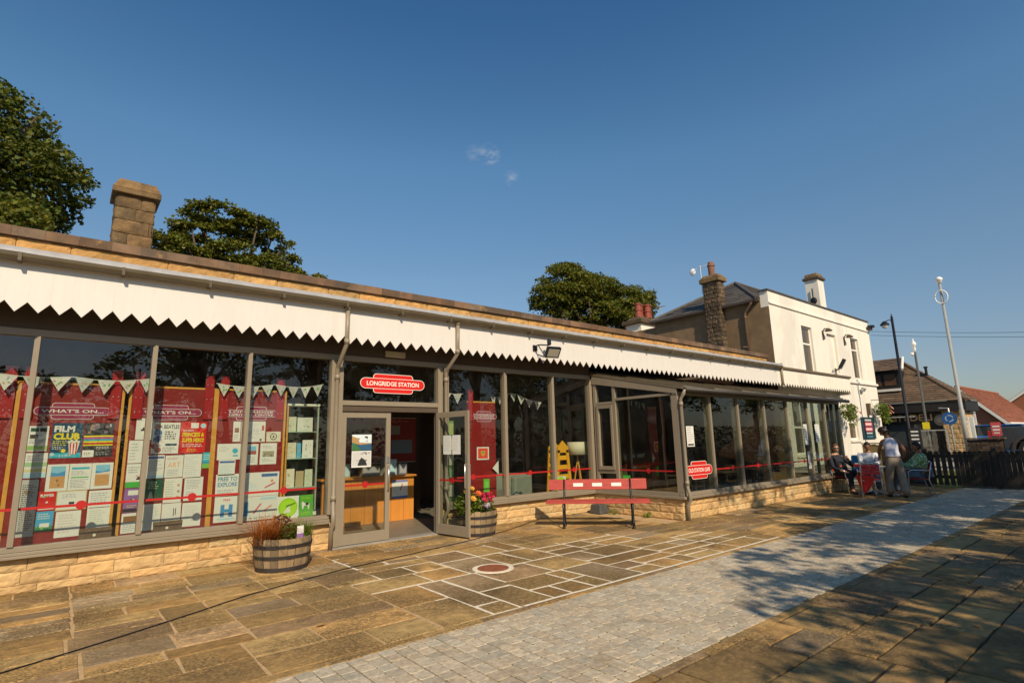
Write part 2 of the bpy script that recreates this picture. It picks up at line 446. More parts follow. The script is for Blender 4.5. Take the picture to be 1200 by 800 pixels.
# block path
mb = MB(); cw = .128; x = -2.; k = 0
while x < TX1 - .02:
    y = 2.635 - (R.uniform(.03, .16)); wj = R.uniform(-.003, .003)
    while y < 4.33:
        l = R.choice((.12, .14, .14, .17)); a, b = max(y, 2.635), min(y + l, 4.332)
        if b - a > .03:
            h = R.uniform(-.0025, .0015); e = .0035
            t = tone(.84, 1.12, .05)
            x0, x1, y0, y1 = x + e + wj, x + cw - e + wj, a + e, b - e
            c = .011
            ring = [(x0 + c, y0), (x1 - c, y0), (x1, y0 + c), (x1, y1 - c), (x1 - c, y1), (x0 + c, y1), (x0, y1 - c), (x0, y0 + c)]
            cx, cy = (x0 + x1) / 2, (y0 + y1) / 2
            top = [(cx + (p - cx) * .93, cy + (q - cy) * .945, h) for p, q in ring]
            V = top + [(p, q, h - .0035) for p, q in ring] + [(p, q, -.04) for p, q in ring]
            F = [tuple(range(8))] + [(i, i + 8, (i + 1) % 8 + 8, (i + 1) % 8) for i in range(8)] + [(i + 8, i + 16, (i + 1) % 8 + 16, (i + 1) % 8 + 8) for i in range(8)]
            mb.add(V, F, PAVER, t)
        y += l
    x += cw
struct(mb.build('block_path'))
mb = MB(); mb.rect(-2, 2.62, TX1, 4.345, fr((0, 0, -.0068), (1, 0, 0), (0, 1, 0)), 0, PJOINT)
struct(mb.build('path_sand_ground'))
# wide ground, street beyond the fence a little higher
mb = MB(); mb.rect(-400, -400, 900, 400, fr((0, 0, -.06), (1, 0, 0), (0, 1, 0)), 0, mat('rough_ground', (.10, .09, .05), .95, .3, .4))
struct(mb.build('ground'))
BANKD = mat('dark_bank', (.035, .034, .016), .95, .3, 5, .02, 40)  # bank coloured dark either side of one grass strip
mb = MB()
for ya, yb, m_ in ((-60, 4.45, BANKD), (4.45, 5.25, GRASS), (5.25, 6.2, BANKD)): mb.add([(20.6, ya, -.02), (23, ya, .35), (23, yb, .35), (20.6, yb, -.02)], [(0, 1, 2, 3)], m_)
struct(mb.build('grass_bank_ground'))
mb = MB(); mb.add([(23, -60, .35), (24.5, -60, .55), (24.5, 8.9, .55), (23, 8.9, .35)], [(0, 1, 2, 3)], mat('street_slabs', (.27, .24, .2), .9, .2, 2))
mb.add([(20.6, 6.2, -.02), (23, 6.2, .35), (23, 8.9, .35), (20.6, 8.9, -.02)], [(0, 1, 2, 3)], MATS['street_slabs'])
struct(mb.build('pavement'))
mb = MB(); mb.add([(24.5, -60, .43), (120, -60, .5), (120, 60, .5), (30.2, 60, .43), (30.2, 8.9, .43), (24.5, 8.9, .43)], [(0, 1, 2, 3, 4, 5)], ASPHALT)
mb.add([(24.5, -60, .55), (24.5, -60, .43), (24.5, 8.9, .43), (24.5, 8.9, .55)], [(0, 1, 2, 3)], MATS['street_slabs'])
struct(mb.build('street_road'))

# ------------------------------------------------------------------ station building
def rock(mb, o, u, n, L, courses, m, bulge=.022, lo=.8, hi=1.15, lmin=.35, lmax=.7):
    """split-faced stone courses on a plane: o bottom-left corner, u along, n outwards"""
    u = Vector(u); n = Vector(n); o = Vector(o); z = 0
    for ch in courses:
        x = -R.uniform(0, .3)
        while x < L:
            l = R.uniform(lmin, lmax); a, b = max(x, 0), min(x + l, L); x += l
            if b - a < .03: continue
            g = .005; nu, nv = max(4, int((b - a) / .04)), 6; H = {(i, j): R.random() for i in range(-1, nu + 8) for j in range(-1, nv + 8)}; ph = R.uniform(0, 9)
            V = []; F = []
            for j in range(nv + 1):
                for i in range(nu + 1):
                    e = (i in (0, nu)) or (j in (0, nv))
                    d = R.uniform(.15, .4) * bulge if e else (.45 + .25 * math.sin(i * 1.1 + ph) * math.cos(j * .9 + ph) + .22 * H[(i // 3, j // 3)] + .22 * H[(i, j)]) * bulge
                    p = o + u * (a + g + (b - a - 2 * g) * i / nu + (0 if e else R.uniform(-.01, .01))) + Vector((0, 0, z + g + (ch - 2 * g) * j / nv + (R.uniform(-.004, .004) if e else R.uniform(-.008, .008)))) + n * d
                    V.append(p)
            W = nu + 1
            for j in range(nv):
                for i in range(nu):
                    F.append((j * W + i, j * W + i + 1, (j + 1) * W + i + 1, (j + 1) * W + i))
            # returns into the joint
            loop = [i for i in range(W)] + [j * W + nu for j in range(1, nv + 1)] + [nv * W + i for i in range(nu - 1, -1, -1)] + [j * W for j in range(nv - 1, 0, -1)]
            k0 = len(V)
            q = len(loop)
            for i in loop: V.append(Vector(V[i]))
            for i in loop: V.append(V[i] - n * .03)
            for i in range(q): F.append((k0 + i, k0 + q + i, k0 + q + (i + 1) % q, k0 + (i + 1) % q))
            mb.add(V, F, m, tone(lo, hi, .07))
        z += ch

ST = thing('station_building', 'long low glazed station with cream saw-tooth valance and stone parapet', 'building', (4, 9, 0))
WX0, XC = -5.0, 9.75         # left end of the frontage, corner with the extension
GY = 8.95                    # glass line
def bay(w): return w
mb = MB()
for a, b in ((WX0, 3.5), (5.6, XC)):
    rock(mb, (a, 8.955, 0), (1, 0, 0), (0, -1, 0), b - a, (.10, .155, .15), PLINTH)
    mb.box(a, b, 8.957, 9.25, -.02, .405, PMORT)
mb.build('plinth', ST)
mb = MB()
for a, b in ((WX0, 3.44), (5.66, XC - .02)):
    mb.box(a, b, 8.845, 9.05, .408, .44, TAUPE); mb.box(a, b, 8.86, 9.05, .442, .475, TAUPE)
    mb.box(a, b, 8.90, 9.0, .477, .54, TAUPE)
mb.build('sill', ST, bevel=.004)
mulls = [(-4.0, .06), (-2.8, .06), (-1.58, .06), (-.345, .06), (.90, .06), (2.13, .06), (7.11, .07), (8.47, .07)]
for cx, w in mulls:
    mb = MB(); mb.box(cx - w / 2, cx + w / 2, 8.88, 9.02, .542, 3.05, TAUPE); mb.build('mullion', ST, bevel=.003)
for a, b in ((3.40, 3.475), (3.51, 3.60), (5.46, 5.56), (5.60, 5.70), (9.66, 9.745)):
    mb = MB(); mb.box(a, b, 8.87, 9.02, .03 if 3.5 < a < 5.6 else .542, 3.05, TAUPE); mb.build('door_post' if 3.4 < a < 5.7 else 'corner_post', ST, bevel=.003)
mb = MB(); mb.box(WX0, XC - .01, 8.90, 9.03, 3.052, 3.14, TAUPE); mb.build('head_rail', ST, bevel=.003)
mb = MB(); mb.box(WX0, XC - .02, 8.91, 9.05, 3.142, 3.45, BROWNPAINT); mb.build('head_board', ST)
mb = MB(); mb.box(WX0, 18.8, 8.515, 8.9, 3.42, 3.45, BROWNPAINT)
mb.build('soffit', ST)

def stripe(mb, x0, x1, y, z, dot, axis='x'):
    M = face(0, 0, y) if axis == 'x' else None
    if axis == 'x':
        mb.rect(x0, z - .015, x1, z + .015, M, 0, STRIPE)
        if dot is not None: mb.disc(dot, z, .055, M, .001, STRIPE)
    else:
        M = fr((9.75 - .0 + y, 0, 0), (0, -1, 0))
def pane(par, x0, x1, z0, z1, y, m, dot=None, st=None, zs=.965):
    mb = MB(); mb.add([(x0, y, z0), (x1, y, z0), (x1, y, z1), (x0, y, z1)], [(0, 1, 2, 3)], m)
    p = mb.build('window_pane', par)
    if st:
        q = MB(); stripe(q, st[0], st[1], y - .004, zs, dot); q.build('safety_stripe', p)
    return p
edges = [-4.0, -2.8, -1.58, -.345, .90, 2.13, 3.44]
for i in range(6):
    a, b = edges[i] + .03, edges[i + 1] - .03
    d = (None, -2.2, -1., .275, 1.498, 2.735)[i]
    pane(ST, a, b, .54, 3.052, GY, GLASS, d, (a, b - (.17 if i == 5 else 0)))
for a, b, d in ((5.70, 7.075, 6.3), (7.145, 8.435, 7.78), (8.505, 9.66, 9.1)):
    pane(ST, a, b, .54, 3.052, GY, GLASS, d, (a, b))
# door bay: transom, over-door light, two leaves
mb = MB(); mb.box(3.60, 5.46, 8.88, 9.02, 2.29, 2.37, TAUPE); mb.box(3.60, 5.46, 8.90, 9.0, 2.19, 2.288, BROWNPAINT); mb.build('transom', ST, bevel=.003)
pane(ST, 3.60, 5.46, 2.37, 3.052, GY, GLASS)
mb = MB(); mb.box(3.50, 5.62, 8.86, 9.06, -.02, .022, mat('threshold_metal', (.3, .28, .25), .5)); mb.build('threshold', ST)

def door_leaf(root_loc, rz, w, flip, sheets):
    """leaf hinged at local x=0, opening along +x, outside face -y"""
    M = Matrix.Translation(root_loc) @ Matrix.Rotation(rz, 4, 'Z')
    def T(mb): mb.v = [tuple(M @ Vector(p)) for p in mb.v]; return mb
    mb = MB(); s = .085; z0, z1 = .03, 2.185
    mb.box(0, s, -.022, .022, z0, z1, TAUPE); mb.box(w - s, w, -.022, .022, z0, z1, TAUPE)
    mb.box(s, w - s, -.021, .021, z1 - .1, z1, TAUPE); mb.box(s, w - s, -.021, .021, z0, z0 + .17, TAUPE)
    d = T(mb).build('door', ST, bevel=.003)
    mb = MB(); mb.add([(s, 0, z0 + .17), (w - s, 0, z0 + .17), (w - s, 0, z1 - .1), (s, 0, z1 - .1)], [(0, 1, 2, 3)], GLASS)
    T(mb).build('door_glass', d)
    mb = MB(); F = fr((0, -.004, 0), (1, 0, 0)); mb.rect(s, .95, w - s, .98, F, 0, STRIPE); mb.disc(w / 2, .965, .055, F, .001, STRIPE)
    T(mb).build('safety_stripe', d)
    mb = MB(); hx = w - .045 
    for yy in (-.06, .06):
        mb.tube([(hx, 0, .85), (hx, yy, .85), (hx, yy, 1.25), (hx, 0, 1.25)], .011, ALU, 8)
    T(mb).build('handle', d, smooth=True)
    mb = MB(); mb.box(w - .075, w - .015, -.028, -.0225, 1.3, 1.42, ALU); T(mb).build('lock', d)
    return d
door_leaf((3.615, 8.95, 0), 0, .90, 1, None)
DR = door_leaf((5.445, 8.90, 0), rad(-83), .90, -1, None)
lab(DR, 'open right leaf swung out')
# valance boards
PITCH = .2055
def valance(mb, x0, n, y, zt, m):
    for i in range(n):
        a = x0 + i * PITCH; t = R.uniform(.993, 1.006); g = .0002
        F = face(a, 0, y)
        j1, j2, j3 = (R.uniform(-.005, .005) for _ in range(3))
        mb.prism([(g, 3.385 + j1), (PITCH / 2 + j2, 3.262 + R.uniform(-.005, .005)), (PITCH - g, 3.385 + j3), (PITCH - g, zt), (g, zt)], F, .018, m, (t, t, t * .995))
mb = MB(); x0 = -.57 - PITCH / 2 - 21 * PITCH
valance(mb, x0, 115, 8.49, 3.90, CREAM)
mb.build('valance', ST)
XV = x0 + 115 * PITCH
# gutter: half-round with brackets, lead sheet above, stone parapet, coping
mb = MB(); prof = [(.0, .0)]
prof = [(8.475, 3.94), (8.475, 3.90), (8.45, 3.868), (8.41, 3.855), (8.37, 3.868), (8.35, 3.90), (8.345, 3.94), (8.357, 3.94), (8.362, 3.905), (8.41, 3.875), (8.463, 3.905), (8.465, 3.94)]
n = len(prof)
V = [(WX0, a, b) for a, b in prof] + [(18.8, a, b) for a, b in prof]
mb.add(V, [tuple(range(n)), tuple(range(2 * n - 1, n - 1, -1))] + [(i, (i + 1) % n, (i + 1) % n + n, i + n) for i in range(n)], GUTTER)
for i in range(24):
    bx = -4.6 + i * 1.0; mb.box(bx, bx + .035, 8.339, 8.478, 3.846, 3.946, GUTTER)
mb.build('gutter', ST)
mb = MB(); mb.box(WX0, 18.8, 8.477, 8.53, 3.86, 3.99, mat('cream_fascia', (.62, .57, .47), .6))
mb.build('fascia', ST)
mb = MB(); N = 60; pr = [(8.375, 3.95), (8.385, 4.015), (8.44, 4.03), (8.94, 4.09)]
V = []
for i in range(N + 1):
    xx = WX0 + (18.82 - WX0) * i / N
    for a, b in pr: V.append((xx, a + R.uniform(-.004, .004), b + R.uniform(-.006, .006)))
F = [(i * 4 + k, (i + 1) * 4 + k, (i + 1) * 4 + k + 1, i * 4 + k + 1) for i in range(N) for k in range(3)]
mb.add(V, F, LEAD); mb.build('lead_flashing', ST, smooth=True)
mb = MB(); rock(mb, (WX0, 8.96, 4.05), (1, 0, 0), (0, -1, 0), 18.95 - WX0, (.25,), mat('parapet_stone', (.46, .26, .09), .9, .3, 6, .012, 25), .03, .75, 1.2, .5, 1.1)
mb.box(WX0, 18.95, 8.965, 9.3, 3.9, 4.303, PMORT); mb.build('parapet', ST)
mb = MB(); x = WX0
while x < 18.98:
    l = R.uniform(.27, .36); b = min(x + l, 18.98); dz = R.uniform(-.004, .004); dy = R.uniform(-.005, .005)
    mb.box(x + .0008, b - .0008, 8.895 + dy * .5, 9.36, 4.306, 4.43 + dz * .5, COPE, tone(.7, 1.35, .12)); x += l
mb.build('coping', ST, bevel=.004)
mb = MB(); mb.box(WX0, 18.9, 9.31, 14, 3.95, 4.1, LEAD); mb.build('flat_roof', ST)
# rooms behind the glass
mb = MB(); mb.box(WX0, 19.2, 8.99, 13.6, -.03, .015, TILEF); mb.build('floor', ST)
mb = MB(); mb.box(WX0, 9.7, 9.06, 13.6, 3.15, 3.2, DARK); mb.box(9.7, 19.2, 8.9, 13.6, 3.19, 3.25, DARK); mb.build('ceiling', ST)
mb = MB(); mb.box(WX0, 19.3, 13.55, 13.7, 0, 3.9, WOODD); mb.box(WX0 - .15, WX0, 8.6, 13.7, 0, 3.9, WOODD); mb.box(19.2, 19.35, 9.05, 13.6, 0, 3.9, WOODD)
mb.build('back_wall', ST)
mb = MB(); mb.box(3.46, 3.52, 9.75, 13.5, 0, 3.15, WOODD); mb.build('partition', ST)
# rain pipes
def pipe(par, pts, r=.036, col=TAUPE, name='downpipe'):
    mb = MB(); mb.tube(pts, r, col, 10)
    for a, b in zip(pts[:-1], pts[1:]):
        a, b = Vector(a), Vector(b)
        if abs((b - a).normalized().z) > .95 and (b - a).length > .5:
            for t in (.06, .94):
                c = a + (b - a) * t; mb.tube([c - Vector((0, 0, .04)), c + Vector((0, 0, .04))], r + .008, col, 10)
    return mb.build(name, par, smooth=True)
pipe(ST, [(3.46, 8.43, 3.89), (3.46, 8.44, 3.25), (3.47, 8.80, 2.93), (3.475, 8.83, 2.88), (3.475, 8.83, .66), (3.46, 8.77, .55), (3.46, 8.76, .42), (3.47, 8.86, .3), (3.47, 8.88, .0)])
pipe(ST, [(5.62, 8.43, 3.89), (5.62, 8.44, 3.27), (5.61, 8.80, 3.0), (5.61, 8.83, 2.95), (5.61, 8.83, .66), (5.61, 8.77, .55), (5.61, 8.76, .42), (5.6, 8.86, .3), (5.6, 8.88, .0)])
pipe(ST, [(18.84, 8.43, 4.05), (18.84, 8.44, 3.2)])
# chimney on the roof
CH = (.2, .19, .2, .21, .19, .21)
mb = MB(); rock(mb, (.30, 9.5, 4.2), (1, 0, 0), (0, -1, 0), .47, CH, GRIT, .028, .7, 1.2, .3, .6)
rock(mb, (.30, 9.95, 4.2), (0, -1, 0), (-1, 0, 0), .45, CH, GRIT, .028, .7, 1.2, .3, .6)
rock(mb, (.77, 9.5, 4.2), (0, 1, 0), (1, 0, 0), .45, CH, GRIT, .028, .7, 1.2, .3, .6)
mb.box(.305, .765, 9.505, 9.95, 4.0, 5.39, GRIT)
ch = mb.build('chimney', ST, smooth=True)
mb = MB(); mb.box(.23, .84, 9.42, 10.03, 5.392, 5.47, GRIT); mb.add([(.23, 9.42, 5.471), (.84, 9.42, 5.471), (.84, 10.03, 5.471), (.23, 10.03, 5.471), (.31, 9.50, 5.64), (.77, 9.49, 5.63), (.76, 9.94, 5.64), (.32, 9.95, 5.65)], [(0, 1, 5, 4), (1, 2, 6, 5), (2, 3, 7, 6), (3, 0, 4, 7), (4, 5, 6, 7)], GRIT, (1.1, 1.05, .95)); mb.build('chimney_cap', ch, bevel=.012)

# ------------------------------------------------------------------ signs on the glass
def stadium(cx, cy, w, h, n=8):
    r = h / 2; P = []
    for k in range(n + 1): a = -PI / 2 + PI * k / n; P.append((cx + w / 2 - r + r * math.cos(a), cy + r * math.sin(a)))
    for k in range(n + 1): a = PI / 2 + PI * k / n; P.append((cx - w / 2 + r + r * math.cos(a), cy + r * math.sin(a)))
    return P
def rrect(cx, cy, w, h, r, n=5):
    P = []
    for sx, sy, a0 in ((1, -1, -PI / 2), (1, 1, 0), (-1, 1, PI / 2), (-1, -1, PI)):
        for k in range(n + 1):
            a = a0 + PI / 2 * k / n; P.append((cx + sx * (w / 2 - r) + r * math.cos(a), cy + sy * (h / 2 - r) + r * math.sin(a)))
    return P
def totem(mb, M, W, H, fill, edge, lines, d=.012, bar=.58, blk=.58, e=.012):
    bh = H * bar; bw = W * blk
    mb.prism(rrect(0, 0, bw, H, H * .17), M, d, edge); mb.flat(rrect(0, 0, bw - 2 * e, H - 2 * e, H * .15), M, .001, fill)
    mb.flat(stadium(0, 0, W, bh), M, .002, edge); mb.flat(stadium(0, 0, W - 2 * e, bh - 2 * e), M, .003, fill)
    mb.prism(stadium(0, 0, W, bh), M @ Matrix.Translation((0, 0, -.0005)), d * .6, edge)
    nl = len(lines); th = bh * (.42 if nl == 1 else .29)
    for i, t in enumerate(lines):
        cy = ((nl - 1) / 2 - i) * th * 1.45
        mb.text(t, -W * .405, cy - th / 2, W * .405, cy + th / 2, M, .004, edge if edge is not MAROON else PAPER, .02)
SG = pm(.85, .78, .70)
mb = MB(); totem(mb, fr((4.555, 8.925, 2.69), (1, 0, 0)), 1.27, .345, SIGNRED, SG, ['LONGRIDGE STATION'], .006, .55, .62, .009)
tag(mb.build('station_sign'), 'red totem sign with white lettering in the window above the entrance', 'sign')
mb = MB(); mb.box(4.36, 4.75, 8.85, 8.90, 3.165, 3.275, mat('cream_plastic', (.5, .42, .27), .5)); mb.build
tag(mb.build('entrance_light', bevel=.008), 'small rectangular cream light box on the board above the entrance', 'light')
# floodlight on the valance
FL = thing('floodlight', 'black floodlight on a bent bracket on the cream valance', 'light', (7.72, 8.46, 3.6))
mb = MB(); mb.tube([(7.60, 8.47, 3.56), (7.57, 8.36, 3.60), (7.60, 8.28, 3.60), (7.78, 8.24, 3.6)], .014, BLACKM, 6); mb.tube([(7.60, 8.36, 3.6), (7.68, 8.30, 3.42)], .012, BLACKM, 6); mb.box(7.55, 7.66, 8.46, 8.489, 3.5, 3.62, BLACKM)
mb.build('bracket', FL)
Mx = Matrix.Translation((7.86, 8.2, 3.45)) @ Matrix.Rotation(rad(-14), 4, 'Z') @ Matrix.Rotation(rad(38), 4, 'X')
mb = MB(); mb.box(-.16, .16, -.03, .04, -.12, .12, BLACKM, M=Mx); mb.box(-.13, .13, -.036, -.031, -.09, .09, pm(.42, .40, .33), M=Mx)
mb.build('lamp_head', FL, bevel=.01)
mb = MB(); mb.lathe([(.02, 0), (.045, .02), (.045, .1), (.03, .13), (.012, .14)], BLACKM, (7.8, 8.24, 3.60), 12); mb.build('sensor', FL)

# ------------------------------------------------------------------ glazed extension (cafe)
EX = thing('glazed_extension', 'lean-to glass extension on a low stone plinth with sloping roof', 'building', (13.9, 7.8, 0))
EX0, EX1, EY = 9.75, 18.10, 6.55
mb = MB()
rock(mb, (EX0 - .03, EY + .035, 0), (1, 0, 0), (0, -1, 0), EX1 - EX0, (.13, .14, .135), PLINTH)
rock(mb, (EX0 - .03, 8.95, 0), (0, -1, 0), (-1, 0, 0), 8.95 - EY - .035, (.13, .14, .135), PLINTH)
mb.box(EX0 - .025, EX1, EY + .04, EY + .3, -.02, .405, PMORT); mb.box(EX0 - .025, EX0 + .2, EY + .3, 8.955, -.02, .404, PMORT)
mb.box(EX1 - .2, EX1, EY + .3, 8.95, -.02, .404, PMORT)
mb.build('plinth', EX)
mb = MB(); mb.box(EX0 - .09, EX1 + .05, EY - .06, EY + .1, .408, .46, TAUPE); mb.box(EX0 - .09, EX0 + .1, EY + .102, 8.84, .408, .46, TAUPE); mb.box(EX0 - .02, EX1, EY - .01, EY + .09, .462, .53, TAUPE); mb.box(EX0 - .015, EX0 + .09, EY + .102, 8.86, .462, .53, TAUPE)
mb.build('sill', EX, bevel=.004)
ms = [10.98, 12.16, 13.43, 14.66, 15.88, 17.02, 17.62]
for cx in ms:
    mb = MB(); mb.box(cx - .03, cx + .03, EY - .01, EY + .16, .532, 2.49, TAUPE if cx < 17.3 else mat('dark_post', (.05, .055, .05), .5)); mb.build('mullion', EX, bevel=.003)
for a, b, c, d, top in ((EX0 - .012, EX0 + .13, EY - .012, EY + .14, 2.49), (EX1 - .1, EX1, EY - .012, EY + .12, 2.49)):
    mb = MB(); mb.box(a, b, c, d, .532 if a < 12 else .465, top, TAUPE if a < 12 else mat('dark_post', (.05, .055, .05), .5)); mb.build('corner_post', EX, bevel=.003)
for cy, top in ((8.22, 2.9), (8.80, 3.03)):
    mb = MB(); mb.box(EX0 - .012, EX0 + .10, cy - .04, cy + .04, .532, top, TAUPE); mb.build('end_post', EX, bevel=.003)
mb = MB(); mb.box(EX0 - .02, EX1 + .02, EY - .02, EY + .1, 2.492, 2.56, TAUPE); mb.build('head_rail', EX, bevel=.003)
for bb in ((EY + .142, 8.178, 2.49, 2.545), (8.262, 8.758, 2.42, 2.48), (8.262, 8.758, .86, .93)):
    mb = MB(); mb.box(EX0 - .01, EX0 + .08, *bb, TAUPE); mb.build('end_transom', EX, bevel=.003)
# small casement by the corner
mb = MB(); 
for a, b, c, d in ((8.27, 8.33, .94, 2.41), (8.69, 8.75, .94, 2.41), (8.331, 8.689, .94, 1.02), (8.331, 8.689, 2.33, 2.41)):
    mb.box(EX0 - .035, EX0 + .03, a, b, c, d, TAUPE)
cs = mb.build('casement', EX, bevel=.003)
# sloping end fascia and roof
def sl(y): return 2.60 + (y - 6.40) * (3.14 - 2.60) / (8.88 - 6.40)
mb = MB()
F = fr((EX0 - .03, 8.86, 0), (0, -1, 0))      # looking from -X, u runs towards -Y
uy = lambda y: 8.86 - y
mb.prism([(uy(8.85), 2.93), (uy(EY - .02), 2.515), (uy(EY - .02), sl(EY - .02) + .03), (uy(8.85), sl(8.85) + .03)], F, .05, TAUPE)
mb.build('end_fascia', EX)
mb = MB()
V = [(EX0 - .04, 6.38, sl(6.38)), (EX1 + .12, 6.38, sl(6.38)), (EX1 + .12, 8.88, sl(8.88)), (EX0 - .04, 8.88, sl(8.88))]
mb.add(V + [(a, b, c + .04) for a, b, c in V], [(0, 3, 2, 1), (4, 5, 6, 7), (0, 1, 5, 4), (1, 2, 6, 5), (2, 3, 7, 6), (3, 0, 4, 7)], mat('bronze_roof_sheet', (.16, .125, .075), .45, .2, 3))
for i in range(8):
    cx = EX0 + .0 + i * 1.18; mb.add([(cx - .02, 6.37, sl(6.38) + .041), (cx + .02, 6.37, sl(6.38) + .041), (cx + .02, 8.87, sl(8.87) + .041), (cx - .02, 8.87, sl(8.87) + .041),
            (cx - .02, 6.37, sl(6.38) + .07), (cx + .02, 6.37, sl(6.38) + .07), (cx + .02, 8.87, sl(8.87) + .07), (cx - .02, 8.87, sl(8.87) + .07)], [(4, 5, 6, 7), (0, 1, 5, 4), (1, 2, 6, 5), (3, 0, 4, 7)], GUTTER)
mb.build('roof', EX)
mb = MB(); mb.tube([(EX0 - .02, 6.33, 2.58), (EX1 + .18, 6.33, 2.575)], .05, mat('dark_gutter', (.035, .03, .025), .5), 10); mb.build('gutter', EX, smooth=True)
pipe(EX, [(EX0 + .0, 6.33, 2.58), (EX0 + .0, 6.40, 2.47), (EX0 + .0, 6.46, 2.40), (EX0 + .0, 6.46, .62), (EX0 + .0, 6.42, .5), (EX0 + .01, 6.42, .40), (EX0 + .02, 6.50, .30), (EX0 + .02, 6.50, 0)])
pe = [EX0 + .13] + ms + [EX1 - .1]
for i in range(8):
    a, b = pe[i] + (.03 if i else 0), pe[i + 1] - (.03 if i < 7 else 0)
    d = [None, 11.75, 12.9, 14.2, 15.4, 16.5, None, None][i]
    pane(EX, a, b, .53, 2.492, EY + .03, GLASSC, d, None if i in (0, 6, 7) else (a, b), .93)
for a, b, c, d, s in ((8.18, 6.69, .53, 2.49, 1), (8.69, 8.33, 1.02, 2.33, 0), (8.76, 8.26, .53, .86, 0)):
    mb = MB(); X = EX0 + .03; mb.add([(X, a, c), (X, b, c), (X, b, d), (X, a, d)], [(0, 1, 2, 3)], GLASSC)
    p = mb.build('window_pane', EX)
    if s:
        q = MB(); M = fr((X - .004, 0, 0), (0, -1, 0)); q.rect(-8.18, .93, -6.69, .96, M, 0, STRIPE); q.disc(-7.4, .945, .055, M, .001, STRIPE); q.build('safety_stripe', p)
mb = MB(); X = EX0 + .03
mb.add([(X, 8.76, 2.48), (X, 8.26, 2.48), (X, 8.26, 2.83), (X, 8.76, 2.93)], [(0, 1, 2, 3)], GLASSC)
mb.add([(X, 8.18, 2.545), (X, 6.69, 2.545), (X, 8.18, 2.82)], [(0, 1, 2)], GLASSC)
mb.build('window_pane', EX)
# far end: dark posts, glazed
mb = MB(); X = EX1 - .03; mb.add([(X, EY + .12, .53), (X, 8.9, .53), (X, 8.9, 3.0), (X, EY + .12, 2.49)], [(0, 1, 2, 3)], GLASSC); mb.build('window_pane', EX)
mb = MB()
for y in (7.3, 8.1): mb.box(EX1 - .08, EX1, y - .035, y + .035, .46, 2.75, MATS['dark_post'])
mb.box(EX1 - .09, EX1 + .01, EY + .12, 8.9, .405, .465, TAUPE); mb.build('end_frame', EX)
mb = MB(); mb.box(EX0, EX1, EY + .3, 8.985, -.02, .012, TILEF); mb.build('floor', EX)
mb = MB(); totem(mb, fr((10.36, EY - .0, .95), (1, 0, 0)), .98, .36, SIGNRED, SG, ['OLD STATION CAFE'], .005, .55, .6, .009)
tag(mb.build('cafe_sign'), 'red totem sign with white lettering on the first pane of the glass extension', 'sign')
mb = MB(); M = fr((10.02, EY + .015, 1.43), (1, 0, 0)); mb.rect(0, 0, .27, .42, M, 0, PAPER)
for i in range(7): mb.rect(.03, .38 - i * .045, .03 + R.uniform(.12, .21), .392 - i * .045, M, .001, pm(.35, .35, .4))
mb.rect(.03, .02, .24, .06, M, .001, pm(.1, .1, .1))
tag(mb.build('window_notice'), 'white paper notice taped above the cafe totem sign', 'notice')
for (x, z, w, h, l) in ((15.55, 1.35, .22, .55, 'tall white notice on the fifth extension pane'), (16.28, 1.4, .28, .5, 'white printed sheet on the sixth extension pane'), (15.62, .72, .16, .45, 'narrow white menu strip low on the fifth extension pane')):
    mb = MB(); M = fr((x, EY + .015, z), (1, 0, 0)); mb.rect(0, 0, w, h, M, 0, PAPER)
    for i in range(6): mb.rect(w * .12, h * (.88 - i * .13), w * R.uniform(.5, .88), h * (.91 - i * .13), M, .001, pm(.3, .3, .35))
    tag(mb.build('window_notice'), l, 'notice')



# ------------------------------------------------------------------ display boards and posters
YB = 9.33
def board(x0, x1, label, title=None, straps=2, left_edge=True, right_edge=True, y=YB, z1=2.5, dark=1.):
    r = thing('display_board', label, 'display board', ((x0 + x1) / 2, y, 0), 0, 'red display boards behind the glass')
    mb = MB(); mb.box(x0, x1, y, y + .03, .3, z1, REDBOARD, (dark, dark, dark)); mb.build('panel', r)
    if left_edge:
        mb = MB(); mb.box(x0 - .035, x0 - .002, y - .008, y + .035, .25, z1 + .03, ORANGE); mb.build('edge_strip', r)
    if right_edge:
        mb = MB(); mb.box(x1 + .002, x1 + .035, y - .008, y + .035, .25, z1 + .03, ORANGE); mb.build('edge_strip', r)
    mb = MB(); mb.box(x0, x1, y - .006, y + .032, z1 + .002, z1 + .03, ORANGE); mb.build('top_strip', r)
    for bx in (x0 + .01, x1 - .13)[:straps]:
        mb = MB(); mb.box(bx, bx + .12, y - .028, y - .003, 2.06, 2.72, REDSTRAP)
        for bz in (2.16, 2.36, 2.58): mb.disc(bx + .03, bz, .008, face(0, 0, y - .0285), .0, ALU, 8); mb.disc(bx + .09, bz, .008, face(0, 0, y - .0285), .0, ALU, 8)
        mb.build('hanging_strap', r)
    if title:
        lines, cx, w = title
        mb = MB(); totem(mb, fr((cx, y - .006, 2.155), (1, 0, 0)), w, .215, MAROON, PAPER, lines, .005, .5, .56, .006); mb.build('title_plate', r)
    return r
board(-2.3, -1.62, 'plain red display board partly out of the left edge of the frontage')
board(-1.45, -.50, 'leftmost red display board in view, only its right part showing', y=9.36)
board(-.45, .60, "red display board headed WHAT'S ON that carries the film club poster", (["WHAT'S ON..."], .09, .80))
board(.72, 1.75, "red display board headed WHAT'S ON that carries the red princess and super hero poster", (["WHAT'S ON..."], 1.20, .80))
board(1.82, 2.79, 'red display board with the FREE TO EXPLORE poster beside the glass display case', (['LONGRIDGE', 'HERITAGE CENTRE'], 2.30, .80))
board(6.42, 7.14, 'tall narrow red display board alone in the window right of the entrance', (['LONGRIDGE', 'TOWN COUNCIL'], 6.84, .66), 1, left_edge=False, right_edge=False, y=9.30, z1=2.44)

